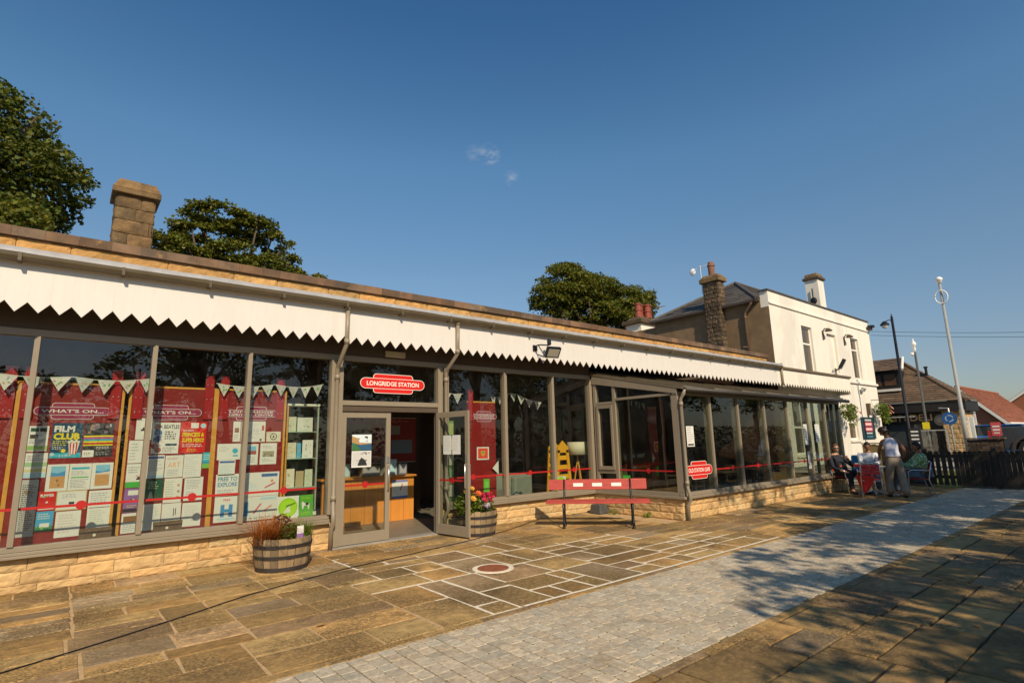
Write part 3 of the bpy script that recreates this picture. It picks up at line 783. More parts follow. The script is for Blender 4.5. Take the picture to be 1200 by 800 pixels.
K = pm(.03, .03, .035); GRY = pm(.38, .38, .40); NAVY = pm(.02, .07, .13); YEL = pm(.75, .62, .02); TEALC = pm(.03, .42, .55); GRN = pm(.06, .42, .06)
LIME = pm(.38, .68, .03); SKYB = pm(.22, .50, .68); SANDC = pm(.55, .30, .12); PINKC = pm(.62, .10, .22); PURP = pm(.26, .13, .36); DKG = pm(.02, .09, .05); CREAMP = pm(.70, .66, .52); BLUEP = pm(.06, .28, .55); LBL = pm(.45, .66, .74)
def poster(name, label, x0, z0, x1, z1, ops=(), base=None, cat='poster', y=YB - .004, jit=True):
    w, h = x1 - x0, z1 - z0
    t = R.uniform(-.010, .010) if jit else 0
    M = fr((x0, y, z0), (math.cos(t), 0, math.sin(t)), (-math.sin(t), 0, math.cos(t)))
    mb = MB(); mb.prism([(0, 0), (w, 0), (w, h), (0, h)], M, .002, base or PAPER)
    k = 1
    for o in ops:
        a = o[0]; off = .0006 * k; k += 1
        if a == 'r': mb.rect(o[1] * w, o[2] * h, o[3] * w, o[4] * h, M, off, o[5])
        elif a == 'c': mb.disc(o[1] * w, o[2] * h, o[3] * w, M, off, o[4], 16)
        elif a == 'T': mb.text(o[1], o[2] * w, o[3] * h, o[4] * w, o[5] * h, M, off, o[6], o[7] if len(o) > 7 else .02)
        elif a == 'L':
            n = o[5]; u0, v0, u1, v1 = o[1:5]; st = (v1 - v0) / n
            k2 = max(1, min(3, int(st * h / .022))); st /= k2
            for i in range(n * k2):
                e = u0 + (u1 - u0) * R.uniform(.6, 1); q = u0; lo_, hi_ = (v1 - (i + .70) * st) * h, (v1 - (i + .32) * st) * h
                while q < e:
                    ww = R.uniform(.06, .2) * (u1 - u0); mb.rect(q * w, lo_, min(q + ww, e) * w, hi_, M, off, o[6]); q += ww + .035
        elif a == 'P': mb.flat([(p * w, q * h) for p, q in o[1]], M, off, o[2])
        elif a == 'X':       # speckled picture: many little patches
            u0, v0, u1, v1, n, cols = o[1:]
            for i in range(n):
                a0, b0 = R.uniform(u0, u1), R.uniform(v0, v1); s = R.uniform(.05, .16)
                mb.rect(a0 * w, b0 * h, min(u1, a0 + s) * w, min(v1, b0 + s * .7) * h, M, off + .00002 * i, R.choice(cols))
    return tag(mb.build(name), label, cat)
popcorn = [('P', [(.62, .10), (.84, .10), (.92, .42), (.56, .42)], PAPER)] + [('P', [(.64 + i * .085, .10), (.675 + i * .085, .10), (.65 + i * .105, .42), (.60 + i * .105, .42)], SIGNRED) for i in range(3)] + [('c', .58 + .075 * i, .45 + .03 * (i % 2), .055, CREAMP) for i in range(5)]
poster('film_poster', 'navy FILM CLUB poster with a popcorn bucket', -.10, 1.55, .22, 2.0, [('r', 0, 0, 1, .14, TEALC), ('T', 'FILM', .06, .74, .72, .92, PAPER, .05), ('T', 'CLUB', .06, .52, .90, .71, YEL, .05), ('L', .06, .34, .5, .5, 3, YEL), ('L', .06, .24, .42, .33, 2, PAPER), ('c', .42, .20, .075, YEL), ('c', .08, .10, .07, LBL), ('L', .3, .03, .9, .1, 1, PAPER)] + popcorn, NAVY)
poster('event_poster', 'black event poster crossed by yellow and coloured bands, beside the FILM CLUB poster', .235, 1.55, .555, 2.0, [('X', .1, .68, .9, .97, 14, [GRY, pm(.3, .2, .15), pm(.15, .12, .2)]), ('r', 0, .585, 1, .63, YEL), ('r', 0, .53, 1, .575, pm(.55, .1, .3)), ('r', 0, .475, 1, .52, TEALC), ('r', 0, .42, 1, .465, YEL), ('r', .0, .375, 1, .41, SIGNRED), ('r', .0, .33, 1, .365, YEL), ('r', .0, 0, .38, .2, PAPER), ('L', .06, .05, .33, .15, 2, K), ('L', .45, .22, .95, .31, 2, PAPER), ('L', .45, .04, .95, .15, 2, GRY)], K)
poster('leaflet', 'white leaflet with dark photographs, upper left on the FILM CLUB board', -.33, 1.64, -.13, 1.96, [('r', .1, .78, .5, .92, DKG), ('r', .55, .78, .9, .92, K), ('r', .1, .5, .5, .66, K), ('r', 0, .05, 1, .22, pm(.3, .5, .15)), ('L', .1, .3, .9, .46, 3, GRY)])
poster('leaflet', 'white leaflet with pale green and blue bands below the one with dark photographs', -.33, 1.31, -.11, 1.62, [('r', 0, .45, 1, .62, pm(.35, .55, .3)), ('r', 0, .0, 1, .2, LBL), ('L', .1, .68, .9, .92, 3, GRY), ('r', 0, .25, 1, .36, pm(.65, .6, .3))])
poster('notice', 'tall grey text sheet at the lower left of the FILM CLUB board', -.33, .60, -.16, 1.29, [('L', .12, .1, .9, .92, 12, K), ('c', .4, .78, .16, pm(.3, .2, .12))], pm(.5, .5, .48))
beach = [('r', .18, .55, .85, .92, SKYB), ('P', [(.18, .55), (.85, .55), (.85, .74), (.5, .66), (.18, .7)], BLUEP), ('r', .18, .12, .85, .55, SANDC), ('X', .22, .16, .72, .45, 8, [pm(.3, .14, .05), pm(.6, .4, .2)])]
poster('notice', 'white sheet with a beach photograph, left of the three below FILM CLUB', -.10, 1.13, .12, 1.47, beach)
poster('notice', 'white timetable sheet with a blue heading between the two beach sheets', .125, 1.13, .355, 1.47, [('r', .1, .78, .9, .86, TEALC), ('L', .1, .55, .9, .74, 4, GRY), ('r', .1, .46, .9, .5, GRN), ('L', .1, .08, .9, .42, 6, GRY)])
poster('notice', 'white sheet with a beach photograph, right of the three below FILM CLUB', .36, 1.13, .59, 1.47, beach[:-1] + [('P', [(.18, .55), (.85, .55), (.85, .66), (.18, .6)], pm(.7, .6, .5))])
poster('flyer', 'small red flyer with white and green patches above the small blue flyer', -.15, .90, .02, 1.13, [('X', .1, .3, .9, .9, 10, [PAPER, GRN, pm(.5, .02, .05)]), ('T', 'SUMMER', .1, .72, .9, .88, PAPER, .03), ('r', .05, .05, .95, .16, PAPER)], SIGNRED)
poster('flyer', 'small blue and green flyer with a house at the bottom of the FILM CLUB board', -.15, .64, .02, .89, [('r', 0, 0, 1, .28, pm(.05, .25, .12)), ('r', .25, .22, .8, .42, PAPER), ('L', .1, .6, .8, .92, 3, PAPER), ('X', 0, .05, .9, .3, 7, [pm(.03, .15, .06), pm(.2, .5, .15)])], pm(.05, .36, .62))
poster('certificate', 'cream framed certificate under the beach sheets', .025, .88, .34, 1.13, [('r', .03, .04, .97, .96, CREAMP), ('r', .06, .08, .94, .92, PAPER), ('L', .2, .6, .8, .85, 3, GRY), ('r', .42, .3, .6, .42, K)], pm(.5, .33, .14))
poster('notice', 'plain handwritten sheet hanging below the cream certificate', .045, .55, .30, .87, [('L', .12, .15, .9, .9, 7, pm(.6, .52, .5))])
poster('notice', 'tall white typed sheet at the lower right of the FILM CLUB board', .36, .60, .61, 1.11, [('L', .1, .62, .9, .95, 6, GRY), ('r', .05, .56, .95, .575, K), ('L', .1, .08, .9, .52, 8, pm(.55, .6, .5))])
poster('notice', 'white sheet pinned high at the left of the princess poster board', .80, 1.77, 1.0, 2.07, [('r', .3, .4, .55, .48, K), ('r', .4, .48, .5, .56, K)])
poster('notice', 'white list sheet pinned left of the music poster', .74, 1.45, .95, 1.76, [('L', .1, .1, .6, .9, 6, GRY), ('c', .85, .3, .06, K), ('c', .85, .55, .06, K)])
poster('notice', 'white sheet with a solid green foot at the left of the board', .74, 1.12, .95, 1.44, [('r', 0, 0, 1, .24, GRN), ('X', .3, .32, .8, .5, 6, [pm(.4, .05, .05), K]), ('L', .1, .6, .9, .9, 3, GRY)])
poster('flyer', 'purple flyer with a white heading below the green-footed sheet', .74, .79, .95, 1.11, [('r', .2, .72, .8, .92, PAPER), ('X', .2, .35, .85, .65, 8, [pm(.5, .4, .5), pm(.2, .1, .2)]), ('r', 0, .03, 1, .16, K), ('L', .2, .2, .8, .32, 2, YEL)], PURP)
poster('flyer', 'white flyer with brown lettering in the bottom left corner of the board', .74, .52, .95, .78, [('r', .1, .55, .9, .85, pm(.25, .12, .05)), ('L', .1, .08, .9, .45, 4, GRY)])
poster('music_poster', 'white music poster with dark portraits down its left side', 1.0, 1.57, 1.335, 2.01, [('T', 'BEATLES', .40, .80, .97, .93, K, .02), ('c', .16, .86, .13, pm(.3, .06, .05)), ('c', .20, .66, .15, pm(.08, .2, .4)), ('c', .16, .45, .13, pm(.1, .22, .36)), ('c', .12, .24, .13, pm(.35, .05, .05)), ('c', .24, .12, .12, pm(.25, .04, .05)), ('X', .05, .1, .34, .9, 12, [K, pm(.5, .35, .3), pm(.1, .1, .3)]), ('L', .45, .45, .95, .74, 4, K), ('r', .5, .26, .92, .32, NAVY), ('L', .4, .05, .95, .22, 3, GRY)])
poster('party_poster', 'bright red poster reading PRINCESS & SUPER HERO', 1.345, 1.57, 1.68, 2.02, [('P', [(.5, .5), (.0, .85), (.0, .7)], pm(.75, .08, .05)), ('P', [(.5, .5), (1, .95), (1, .8)], pm(.75, .08, .05)), ('P', [(.5, .5), (.2, 0), (.35, 0)], pm(.75, .08, .05)), ('r', .38, .80, .68, .97, PAPER), ('c', .86, .88, .11, LBL), ('T', 'PRINCESS &', .08, .52, .92, .66, YEL, .04), ('T', 'SUPER HERO!', .08, .34, .92, .48, YEL, .04), ('L', .1, .18, .9, .3, 2, PAPER), ('L', .3, .04, .7, .14, 2, YEL), ('T', 'SATURDAY', .1, .69, .5, .75, PAPER, .02)], SIGNRED)
poster('notice', 'pale blue-headed sheet under the music poster', .97, 1.23, 1.18, 1.55, [('r', .05, .85, .95, .94, pm(.1, .15, .35)), ('L', .1, .3, .9, .78, 6, GRY), ('r', 0, 0, 1, .12, LBL)])
poster('notice', 'white sheet reading ART in orange', 1.19, 1.23, 1.415, 1.54, [('T', 'ART', .15, .45, .85, .68, pm(.75, .35, .12), .0), ('L', .1, .8, .9, .92, 2, pm(.6, .3, .2)), ('L', .15, .08, .85, .38, 4, GRY)])
poster('notice', 'plain white text sheet right of the ART sheet', 1.42, 1.21, 1.65, 1.55, [('L', .1, .1, .9, .92, 9, pm(.55, .58, .6))])
poster('flyer', 'small teal and green flyer overlapping the orange edge strip', 1.66, 1.34, 1.80, 1.57, [('r', 0, 0, 1, .3, pm(.2, .5, .1)), ('L', .1, .5, .9, .9, 3, PAPER), ('r', 0, .3, 1, .42, pm(.05, .3, .5))], pm(.04, .45, .58))
poster('flyer', 'dark green flyer with pale lettering below the blue-headed sheet', .97, .91, 1.19, 1.22, [('L', .2, .55, .85, .9, 4, pm(.45, .55, .35)), ('P', [(.2, .1), (.5, .1), (.4, .45), (.28, .45)], pm(.4, .5, .4))], DKG)
poster('notice', 'white sheet with brown motifs down its right side', 1.20, .88, 1.42, 1.22, [('L', .1, .1, .6, .9, 8, pm(.45, .5, .3)), ('c', .8, .7, .08, SANDC), ('c', .82, .45, .08, pm(.4, .3, .2)), ('c', .8, .22, .08, SANDC)])
poster('notice', 'white typed sheet crossed by the red stripe dot', 1.45, .89, 1.69, 1.22, [('L', .12, .5, .9, .9, 6, GRY), ('L', .12, .1, .7, .4, 4, GRY)])
poster('notice', 'white sheet in the bottom row below the dark green flyer', .97, .53, 1.19, .88, [('L', .15, .1, .9, .9, 5, pm(.5, .5, .5))])
poster('notice', 'white sheet with two small figures in the middle of the bottom row', 1.20, .51, 1.435, .87, [('r', .6, .5, .64, .8, K), ('r', .7, .55, .74, .8, K), ('L', .1, .1, .9, .42, 4, GRY)])
poster('notice', 'white sheet at the right end of the bottom row', 1.445, .53, 1.69, .86, [('L', .15, .4, .9, .9, 6, pm(.6, .6, .6)), ('c', .6, .3, .1, pm(.5, .5, .5))])
poster('notice', 'narrow white sheet with a small photograph, top left under the heritage centre heading', 2.05, 1.72, 2.155, 2.03, [('r', .2, .45, .8, .68, pm(.3, .15, .1)), ('L', .15, .1, .85, .38, 3, GRY)])
poster('notice', 'wide white text sheet with a red mark under the heritage centre heading', 2.165, 1.71, 2.52, 2.03, [('L', .1, .15, .75, .9, 9, pm(.55, .55, .58)), ('r', .85, .55, .95, .8, pm(.5, .1, .1)), ('r', .78, .05, .86, .15, K)])
poster('crest_card', 'cream card with a round dark crest', 2.54, 1.71, 2.76, 1.87, [('c', .5, .5, .24, K), ('c', .5, .5, .19, CREAMP), ('P', [(.42, .4), (.58, .4), (.5, .66)], K), ('L', .1, .82, .9, .95, 1, GRY)], CREAMP)
poster('notice', 'wide white sheet with a blue round emblem', 1.85, 1.45, 2.18, 1.69, [('L', .08, .5, .5, .85, 3, GRY), ('c', .75, .55, .12, TEALC), ('r', .65, .2, .88, .28, TEALC)])
poster('notice', 'white leaflet with a dark landscape photograph', 2.24, 1.36, 2.43, 1.68, [('r', .2, .5, .85, .9, SKYB), ('r', .2, .5, .85, .68, pm(.35, .1, .08)), ('L', .2, .1, .85, .4, 4, GRY)])
poster('notice', 'white sheet with a sepia street photograph', 2.46, 1.36, 2.71, 1.69, [('r', .15, .35, .85, .62, pm(.35, .32, .22)), ('X', .16, .36, .75, .55, 8, [pm(.2, .18, .12), pm(.5, .48, .4)]), ('L', .15, .75, .85, .88, 2, GRY), ('L', .15, .12, .85, .28, 2, GRY)])
poster('notice', 'small white sheet with a blue banner above FREE TO EXPLORE', 1.88, 1.22, 2.11, 1.45, [('r', .05, .8, .95, .93, pm(.06, .15, .38)), ('L', .1, .1, .9, .72, 6, LBL)])
poster('heritage_poster', 'white poster reading FREE TO EXPLORE', 1.86, .92, 2.22, 1.235, [('T', 'FREE TO', .08, .68, .82, .88, pm(.05, .25, .4), .02), ('T', 'EXPLORE', .08, .42, .82, .62, pm(.05, .25, .4), .02), ('L', .08, .1, .7, .3, 2, GRY)])
poster('heritage_poster', 'wide white map poster with a blue banner and a red route', 2.235, .88, 2.77, 1.24, [('r', .5, .8, .95, .93, pm(.06, .15, .38)), ('L', .05, .15, .45, .6, 5, LBL), ('P', [(.6, .3), (.9, .5), (.88, .55), (.6, .36)], pm(.6, .1, .15)), ('c', .8, .62, .04, pm(.7, .3, .1)), ('L', .55, .12, .95, .25, 2, GRY)])
poster('heritage_poster', 'white poster with a large blue letter H', 1.86, .54, 2.19, .91, [('T', 'FREE', .35, .82, .65, .9, pm(.6, .1, .2), .02), ('r', .26, .2, .42, .68, BLUEP), ('r', .60, .2, .76, .68, BLUEP), ('r', .42, .38, .60, .5, BLUEP), ('r', .15, .1, .85, .16, LBL)])
poster('heritage_poster', 'wide white poster with a blue figure and red strokes below the map poster', 2.24, .52, 2.77, .875, [('r', .06, .2, .18, .8, BLUEP), ('P', [(.3, .3), (.5, .7), (.55, .68), (.36, .28)], pm(.65, .2, .25)), ('P', [(.6, .4), (.8, .6), (.84, .55), (.64, .34)], pm(.7, .35, .3)), ('L', .1, .05, .9, .16, 1, GRY), ('r', .5, .85, .95, .95, LBL)])
# stickers on the inside of the glass
poster('glass_sticker', 'white square sticker with a large lime green disc low in the window', 2.66, .53, 2.985, .87, [('c', .5, .5, .45, LIME), ('c', .5, .5, .42, pm(.30, .58, .02)), ('c', .5, .5, .38, LIME), ('P', [(.3, .28), (.38, .25), (.62, .55), (.55, .6)], PAPER), ('P', [(.4, .5), (.85, .66), (.82, .7), (.42, .6)], pm(.1, .2, .02)), ('c', .52, .36, .1, PAPER)], PAPER, 'sticker', y=8.985)
poster('glass_sticker', 'green rectangular sticker showing a white and dark dog low in the window', 2.995, .54, 3.21, .87, [('P', [(.22, .35), (.3, .35), (.34, .5), (.6, .5), (.64, .33), (.72, .33), (.74, .6), (.34, .64), (.22, .72), (.16, .64)], PAPER), ('P', [(.45, .52), (.66, .52), (.7, .63), (.45, .64)], K), ('L', .12, .8, .88, .92, 2, LIME), ('L', .12, .08, .88, .24, 2, LIME)], pm(.10, .38, .04), 'sticker', y=8.985)
poster('crest_poster', 'small white-edged red poster with a crest on the lone red board', 6.64, 1.27, 6.95, 1.53, [('r', .1, .1, .9, .9, pm(.75, .08, .04)), ('P', [(.3, .7), (.7, .7), (.66, .4), (.5, .25), (.34, .4)], pm(.7, .35, .06)), ('c', .5, .56, .1, pm(.25, .35, .1))], PAPER, y=9.29)
poster('window_sticker', 'small green sticker low on the lone red board', 6.80, .62, 6.95, .88, [('r', .15, .2, .85, .8, pm(.2, .6, .1))], pm(.12, .48, .04), 'sticker', y=9.29)
mb = MB(); M = fr((7.0, 9.24, .95), (1, 0, 0)); mb.prism([(0, .14), (.17, 0), (.17, .3)], M, .003, PAPER)
tag(mb.build('paper_pennant'), 'white triangular paper by the right edge of the lone red board', 'paper')
poster('window_sticker', 'round green sticker behind the red bench on the third pane', 8.54, .56, 8.86, .84, [('c', .5, .5, .42, LIME), ('P', [(.3, .3), (.7, .6), (.62, .68), (.28, .4)], PAPER)], pm(.65, .68, .6), 'sticker', y=8.985)
mb = MB(); Mq = fr((9.775, 8.10, .56), (0, -1, 0)); mb.prism([(0, 0), (.2, 0), (.2, .27), (0, .27)], Mq, .002, GRN); mb.disc(.1, .14, .07, Mq, .001, LIME, 14)
tag(mb.build('window_sticker'), 'green square sticker in the end wall of the glass extension', 'sticker')
# photographs and sheets on the doors
poster('door_photograph', 'colour landscape photograph taped to the closed door leaf', 3.81, 1.535, 4.16, 1.80, [('r', 0, .5, 1, 1, pm(.65, .72, .75)), ('P', [(0, .35), (0, .9), (.35, .75), (.35, .5), (1, .45), (1, .35)], pm(.42, .26, .10)), ('X', .3, .5, .8, .9, 10, [K, pm(.1, .15, .2)]), ('P', [(0, 0), (1, 0), (1, .42), (.4, .35), (0, .5)], pm(.03, .10, .18)), ('P', [(0, .0), (.5, 0), (.2, .4), (0, .45)], pm(.05, .16, .06))], pm(.6, .66, .7), 'photograph', y=8.94, jit=False)
poster('door_photograph', 'black and white photograph taped below the colour one on the closed door leaf', 3.81, 1.255, 4.16, 1.525, [('r', .03, .08, .97, .95, pm(.55, .55, .52)), ('X', .2, .1, .8, .45, 16, [K, GRY, pm(.15, .15, .15)]), ('P', [(.3, .1), (.8, .1), (.7, .42), (.5, .6), (.4, .45)], K), ('X', .3, .78, .95, .92, 8, [GRY, K])], PAPER, 'photograph', y=8.94, jit=False)
MD = Matrix.Translation((5.445, 8.90, 0)) @ Matrix.Rotation(rad(-83), 4, 'Z')
for a, l in ((.20, 'white paper sheet taped on the open door leaf, hinge side'), (.455, 'white paper sheet taped on the open door leaf, handle side')):
    mb = MB(); Fq = MD @ fr((a, -.006, 1.42), (1, 0, 0)); mb.prism([(0, 0), (.225, 0), (.225, .34), (0, .34)], Fq, .001, PAPER)
    for i in range(7): mb.rect(.02, .30 - i * .038, .02 + R.uniform(.1, .18), .31 - i * .038, Fq, .001, pm(.55, .55, .58))
    tag(mb.build('door_notice'), l, 'notice')
# bunting strings
def bunting(pts, n, label, y):
    r = thing('bunting', label, 'bunting', (pts[0][0], y, pts[0][1]), 0, 'strings of pale bunting')
    mb = MB(); L = []
    for i in range(n + 1):
        t = i / n; k = t * (len(pts) - 1); j = min(int(k), len(pts) - 2); f = k - j
        x = pts[j][0] + (pts[j + 1][0] - pts[j][0]) * f; z = pts[j][1] + (pts[j + 1][1] - pts[j][1]) * f - .05 * math.sin(PI * f)
        L.append((x, y, z))
    mb.tube(L, .005, PAPER, 5); mb.build('string', r)
    cols = [pm(.58, .57, .52), pm(.44, .46, .43), pm(.50, .50, .47)]
    for i in range(n):
        a, b = Vector(L[i]), Vector(L[i + 1]); e = (b - a) * .08; c = (a + b) / 2 + Vector((R.uniform(-.015, .015), R.uniform(-.03, .01), -R.uniform(.17, .21)))
        mb = MB(); mb.add([a + e, b - e, c, a + e + Vector((0, .004, 0)), b - e + Vector((0, .004, 0)), c + Vector((0, .004, 0))], [(0, 2, 1), (3, 4, 5), (0, 1, 4, 3), (1, 2, 5, 4), (2, 0, 3, 5)], R.choice(cols))
        for q in range(5):
            u = R.uniform(.2, .8); p = a.lerp(b, u).lerp(c, R.uniform(.15, .6)); mb.disc(p.x, p.z, .012, face(0, 0, p.y - .004), 0, R.choice([GRY, GRN, pm(.5, .3, .2)]), 8)
        mb.build('pennant', r)
bunting([(-1.0, 2.66), (.05, 2.60), (1.0, 2.64)], 8, 'pale bunting above the FILM CLUB board', 9.24)
bunting([(1.75, 2.60), (2.6, 2.62), (3.40, 2.66)], 8, 'pale bunting above the heritage centre board and glass case', 9.24)
bunting([(5.75, 2.68), (6.25, 2.60)], 2, 'short pale bunting right of the entrance', 9.22)
bunting([(7.1, 2.58), (7.7, 2.72), (8.6, 2.5)], 7, 'pale bunting across the middle windows right of the lone red board', 9.4)
# glass display case left of the door
DC = thing('display_case', 'glass display case with white top and shelves of cards', 'display case', (3.17, 9.6, 0))
for z in (2.30,):
    mb = MB(); mb.box(2.88, 3.42, 9.42, 9.85, z, z + .035, pm(.7, .72, .62)); mb.build('top', DC)
mb = MB(); mb.box(2.88, 3.42, 9.42, 9.85, .50, .56, pm(.7, .72, .62)); mb.build('base', DC)
for z in (.95, 1.42, 1.86):
    mb = MB(); mb.box(2.9, 3.4, 9.44, 9.84, z, z + .012, pm(.30, .42, .33)); mb.build('shelf', DC)
for x in (2.89, 3.40):
    mb = MB(); mb.box(x - .012, x + .012, 9.43, 9.455, .56, 2.3, ORANGE if x < 3 else pm(.3, .36, .28)); mb.build('post', DC)
mb = MB(); mb.box(2.89, 3.41, 9.86, 9.88, .5, 2.3, pm(.10, .16, .10)); mb.build('back_panel', DC)
names = ['card', 'booklet', 'picture_card']
for z, row in ((.962, [(2.92, .16, .30, CREAMP, 'cream card at the left of the lower shelf'), (3.10, .13, .26, pm(.45, .36, .2), 'brown picture card in the middle of the lower shelf'), (3.25, .13, .28, pm(.55, .60, .45), 'pale green card at the right of the lower shelf')]),
               (1.432, [(2.92, .17, .26, pm(.62, .6, .45), 'cream booklet at the left of the middle shelf'), (3.10, .07, .25, pm(.08, .4, .65), 'narrow blue booklet on the middle shelf'), (3.19, .18, .30, PAPER, 'white picture card at the right of the middle shelf')]),
               (1.872, [(2.92, .15, .25, pm(.55, .58, .42), 'pale card at the left of the upper shelf'), (3.09, .26, .24, pm(.62, .64, .56), 'wide pale booklet on the upper shelf')])):
    for x, w, h, m, l in row:
        poster('card', l, x, z, x + w, z + h, [('X', .15, .2, .8, .8, 7, [GRY, pm(.4, .35, .25), pm(.3, .4, .3)]), ('L', .15, .05, .85, .18, 1, GRY)], m, 'card', y=9.55)
# pieces of old rail standing on the sill
for x, l in ((.45, 'short rusty rail offcut inside the window below the typed sheet'), (1.25, 'short rusty rail offcut with a pale bolt hole inside the second window')):
    mb = MB(); pr = [(-.07, 0), (.07, 0), (.07, .015), (.015, .03), (.015, .10), (.04, .11), (.04, .15), (-.04, .15), (-.04, .11), (-.015, .10), (-.015, .03), (-.07, .015)]
    mb.prism(pr, fr((x - .16, 9.13, .50), (0, 1, 0)), -.34, mat('rusty_iron', (.13, .08, .045), .8, .3, 20)); mb.disc(x, .565, .018, face(0, 0, 9.112), 0, CREAMP, 10)
    mb.box(x - .19, x + .2, 9.05, 9.3, .47, .497, TAUPE)
    tag(mb.build('rail_offcut'), l, 'rail piece')

# ------------------------------------------------------------------ inside the entrance and cafe
DK = thing('reception_desk', 'orange pine reception desk lit by the sun inside the entrance', 'desk', (5.3, 11.4, 0))
mb = MB(); mb.box(4.1, 6.15, 11.02, 11.06, .02, .93, DESK)
for i in range(7): mb.box(4.1 + i * .3, 4.106 + i * .3, 11.017, 11.021, .02, .93, mat('desk_joint', (.2, .08, .02), .7))
mb.build('front_panel', DK)
mb = MB(); mb.box(6.11, 6.15, 11.062, 11.9, .02, .93, WOODD); mb.build('side_panel', DK)
mb = MB(); mb.box(4.05, 6.2, 10.95, 11.95, .932, .97, DESK); mb.build('top', DK, bevel=.006)
poster('desk_notice', 'white and blue notice on the front of the orange desk', 5.62, .48, 6.0, .86, [('r', 0, 0, 1, .12, pm(.1, .2, .45)), ('r', 0, .88, 1, 1, pm(.2, .25, .5)), ('P', [(.55, .4), (.7, .8), (.62, .8), (.48, .45)], pm(.6, .2, .25)), ('L', .15, .2, .5, .7, 4, LBL)], PAPER, 'notice', y=11.012)
for i, (x, w, h, c, l) in enumerate([(4.45, .28, .28, pm(.35, .38, .3), 'grey-green book standing on the desk'), (5.0, .4, .2, pm(.3, .25, .18), 'low box of leaflets on the desk'), (5.5, .3, .34, pm(.45, .45, .42), 'pale card rack on the desk'), (5.85, .2, .24, pm(.14, .17, .2), 'dark upright folder on the desk')]):
    mb = MB(); mb.box(x, x + w, 11.15, 11.35, .972, .972 + h, c); mb.box(x + .02, x + w - .02, 11.147, 11.1495, 1.0, .95 + h, R.choice([GRY, LBL, CREAMP])); tag(mb.build('desk_item', bevel=.006), l, 'desk item')
poster('wall_panel', 'large dark red information panel behind the reception desk', 4.9, 1.2, 6.85, 2.27, [('r', .08, .55, .4, .85, pm(.25, .22, .2)), ('r', .55, .62, .78, .82, pm(.35, .32, .28)), ('r', .66, .2, .95, .5, pm(.25, .30, .36)), ('L', .08, .15, .5, .45, 5, pm(.5, .28, .25)), ('L', .45, .88, .9, .95, 1, pm(.6, .4, .38)), ('r', .0, .0, 1, .015, pm(.6, .5, .5)), ('r', .0, .985, 1, 1, pm(.6, .5, .5))], pm(.34, .04, .035), 'panel', y=12.2, jit=False)
mb = MB(); mb.box(4.2, 7.0, 12.21, 12.3, .02, 2.6, WOODD); tag(mb.build('screen_wall'), 'dark wooden screen carrying the red information panel behind the desk', 'screen')
poster('wall_picture', 'framed green picture right of the entrance panel', 7.05, 1.9, 7.5, 2.6, [('r', .1, .1, .9, .9, pm(.06, .22, .05))], pm(.3, .3, .25), 'picture', y=13.53, jit=False)
mb = MB(); mb.box(5.7, 5.95, 9.1, 9.3, .5, 2.05, pm(.20, .34, .12)); 
for i in range(5): mb.box(5.72, 5.93, 9.075, 9.097, .62 + i * .29, .84 + i * .29, R.choice([pm(.45, .55, .2), pm(.3, .5, .25), CREAMP]))
tag(mb.build('leaflet_rack'), 'tall green leaflet rack just right of the entrance', 'rack')
# yellow tapered stand, tripod lamp, armchairs
YS = thing('yellow_stand', 'tall yellow wooden stand tapering to a point with open slots', 'stand', (9.22, 9.6, 0))
cxs = 9.24
for yy in (9.42, 9.72):
    Fq = fr((cxs, yy, 0), (1, 0, 0)); mb = MB()
    for sg in (-1, 1):
        mb.prism([(sg * .31, .02), (sg * .23, .02), (sg * .10, 1.40), (sg * .18, 1.40)][::(1 if sg < 0 else -1)], Fq, .03, YELLOW)
    mb.prism([(-.18, 1.34), (.18, 1.34), (.18, 1.46), (.0, 1.62), (-.18, 1.46)], Fq, .031, YELLOW); mb.build('side_frame', YS)
for i in range(6):
    z = .10 + i * .215; w = .285 - (z / 1.42) * .12
    mb = MB(); Mz = Matrix.Translation((cxs, 9.425, z)) @ Matrix.Rotation(rad(-8), 4, 'X'); mb.box(-w, w, 0, .3, 0, .10, YELLOW, tone(.9, 1.05, .02), M=Mz); mb.build('shelf', YS)
LP = thing('tripod_lamp', 'floor lamp with cream drum shade on a wooden tripod', 'lamp', (9.72, 9.42, 0))
mb = MB(); mb.lathe([(.245, 1.28), (.24, 1.58)], LAMPSH, (9.72, 9.42, 0), 24); mb.build('lamp_shade', LP, smooth=True)
for k in range(3):
    a = k * 2.1 + .4; mb = MB(); mb.tube([(9.72 + .22 * math.cos(a), 9.42 + .22 * math.sin(a), .02), (9.72, 9.42, 1.2)], .018, ORANGE, 8); mb.build('leg', LP)
mb = MB(); mb.tube([(9.72, 9.42, 1.1), (9.72, 9.42, 1.4)], .02, ORANGE, 8); mb.build('stem', LP)
def armchair(x, y, rz, label):
    r = thing('armchair', label, 'armchair', (x, y, .015), rz, 'sage armchairs in the cafe')
    for nm, b in (('seat', (-.3, .3, -.3, .3, .14, .44)), ('backrest', (-.38, .38, .302, .44, .14, .86)), ('arm', (-.40, -.304, -.3, .3, .12, .6)), ('arm', (.304, .40, -.3, .3, .12, .6))):
        mb = MB(); mb.box(*b, SEATG); mb.build(nm, r, bevel=.04, local=True)
    for sx in (-.3, .3):
        for sy in (-.25, .3):
            mb = MB(); mb.tube([(sx, sy, .13), (sx, sy, 0)], .02, WOODD, 8); mb.build('leg', r, local=True)
    return r
armchair(8.0, 10.0, rad(200), 'sage green armchair behind the middle window nearest the lone red board')
armchair(8.75, 10.9, rad(150), 'sage green armchair deeper inside behind the second middle window')
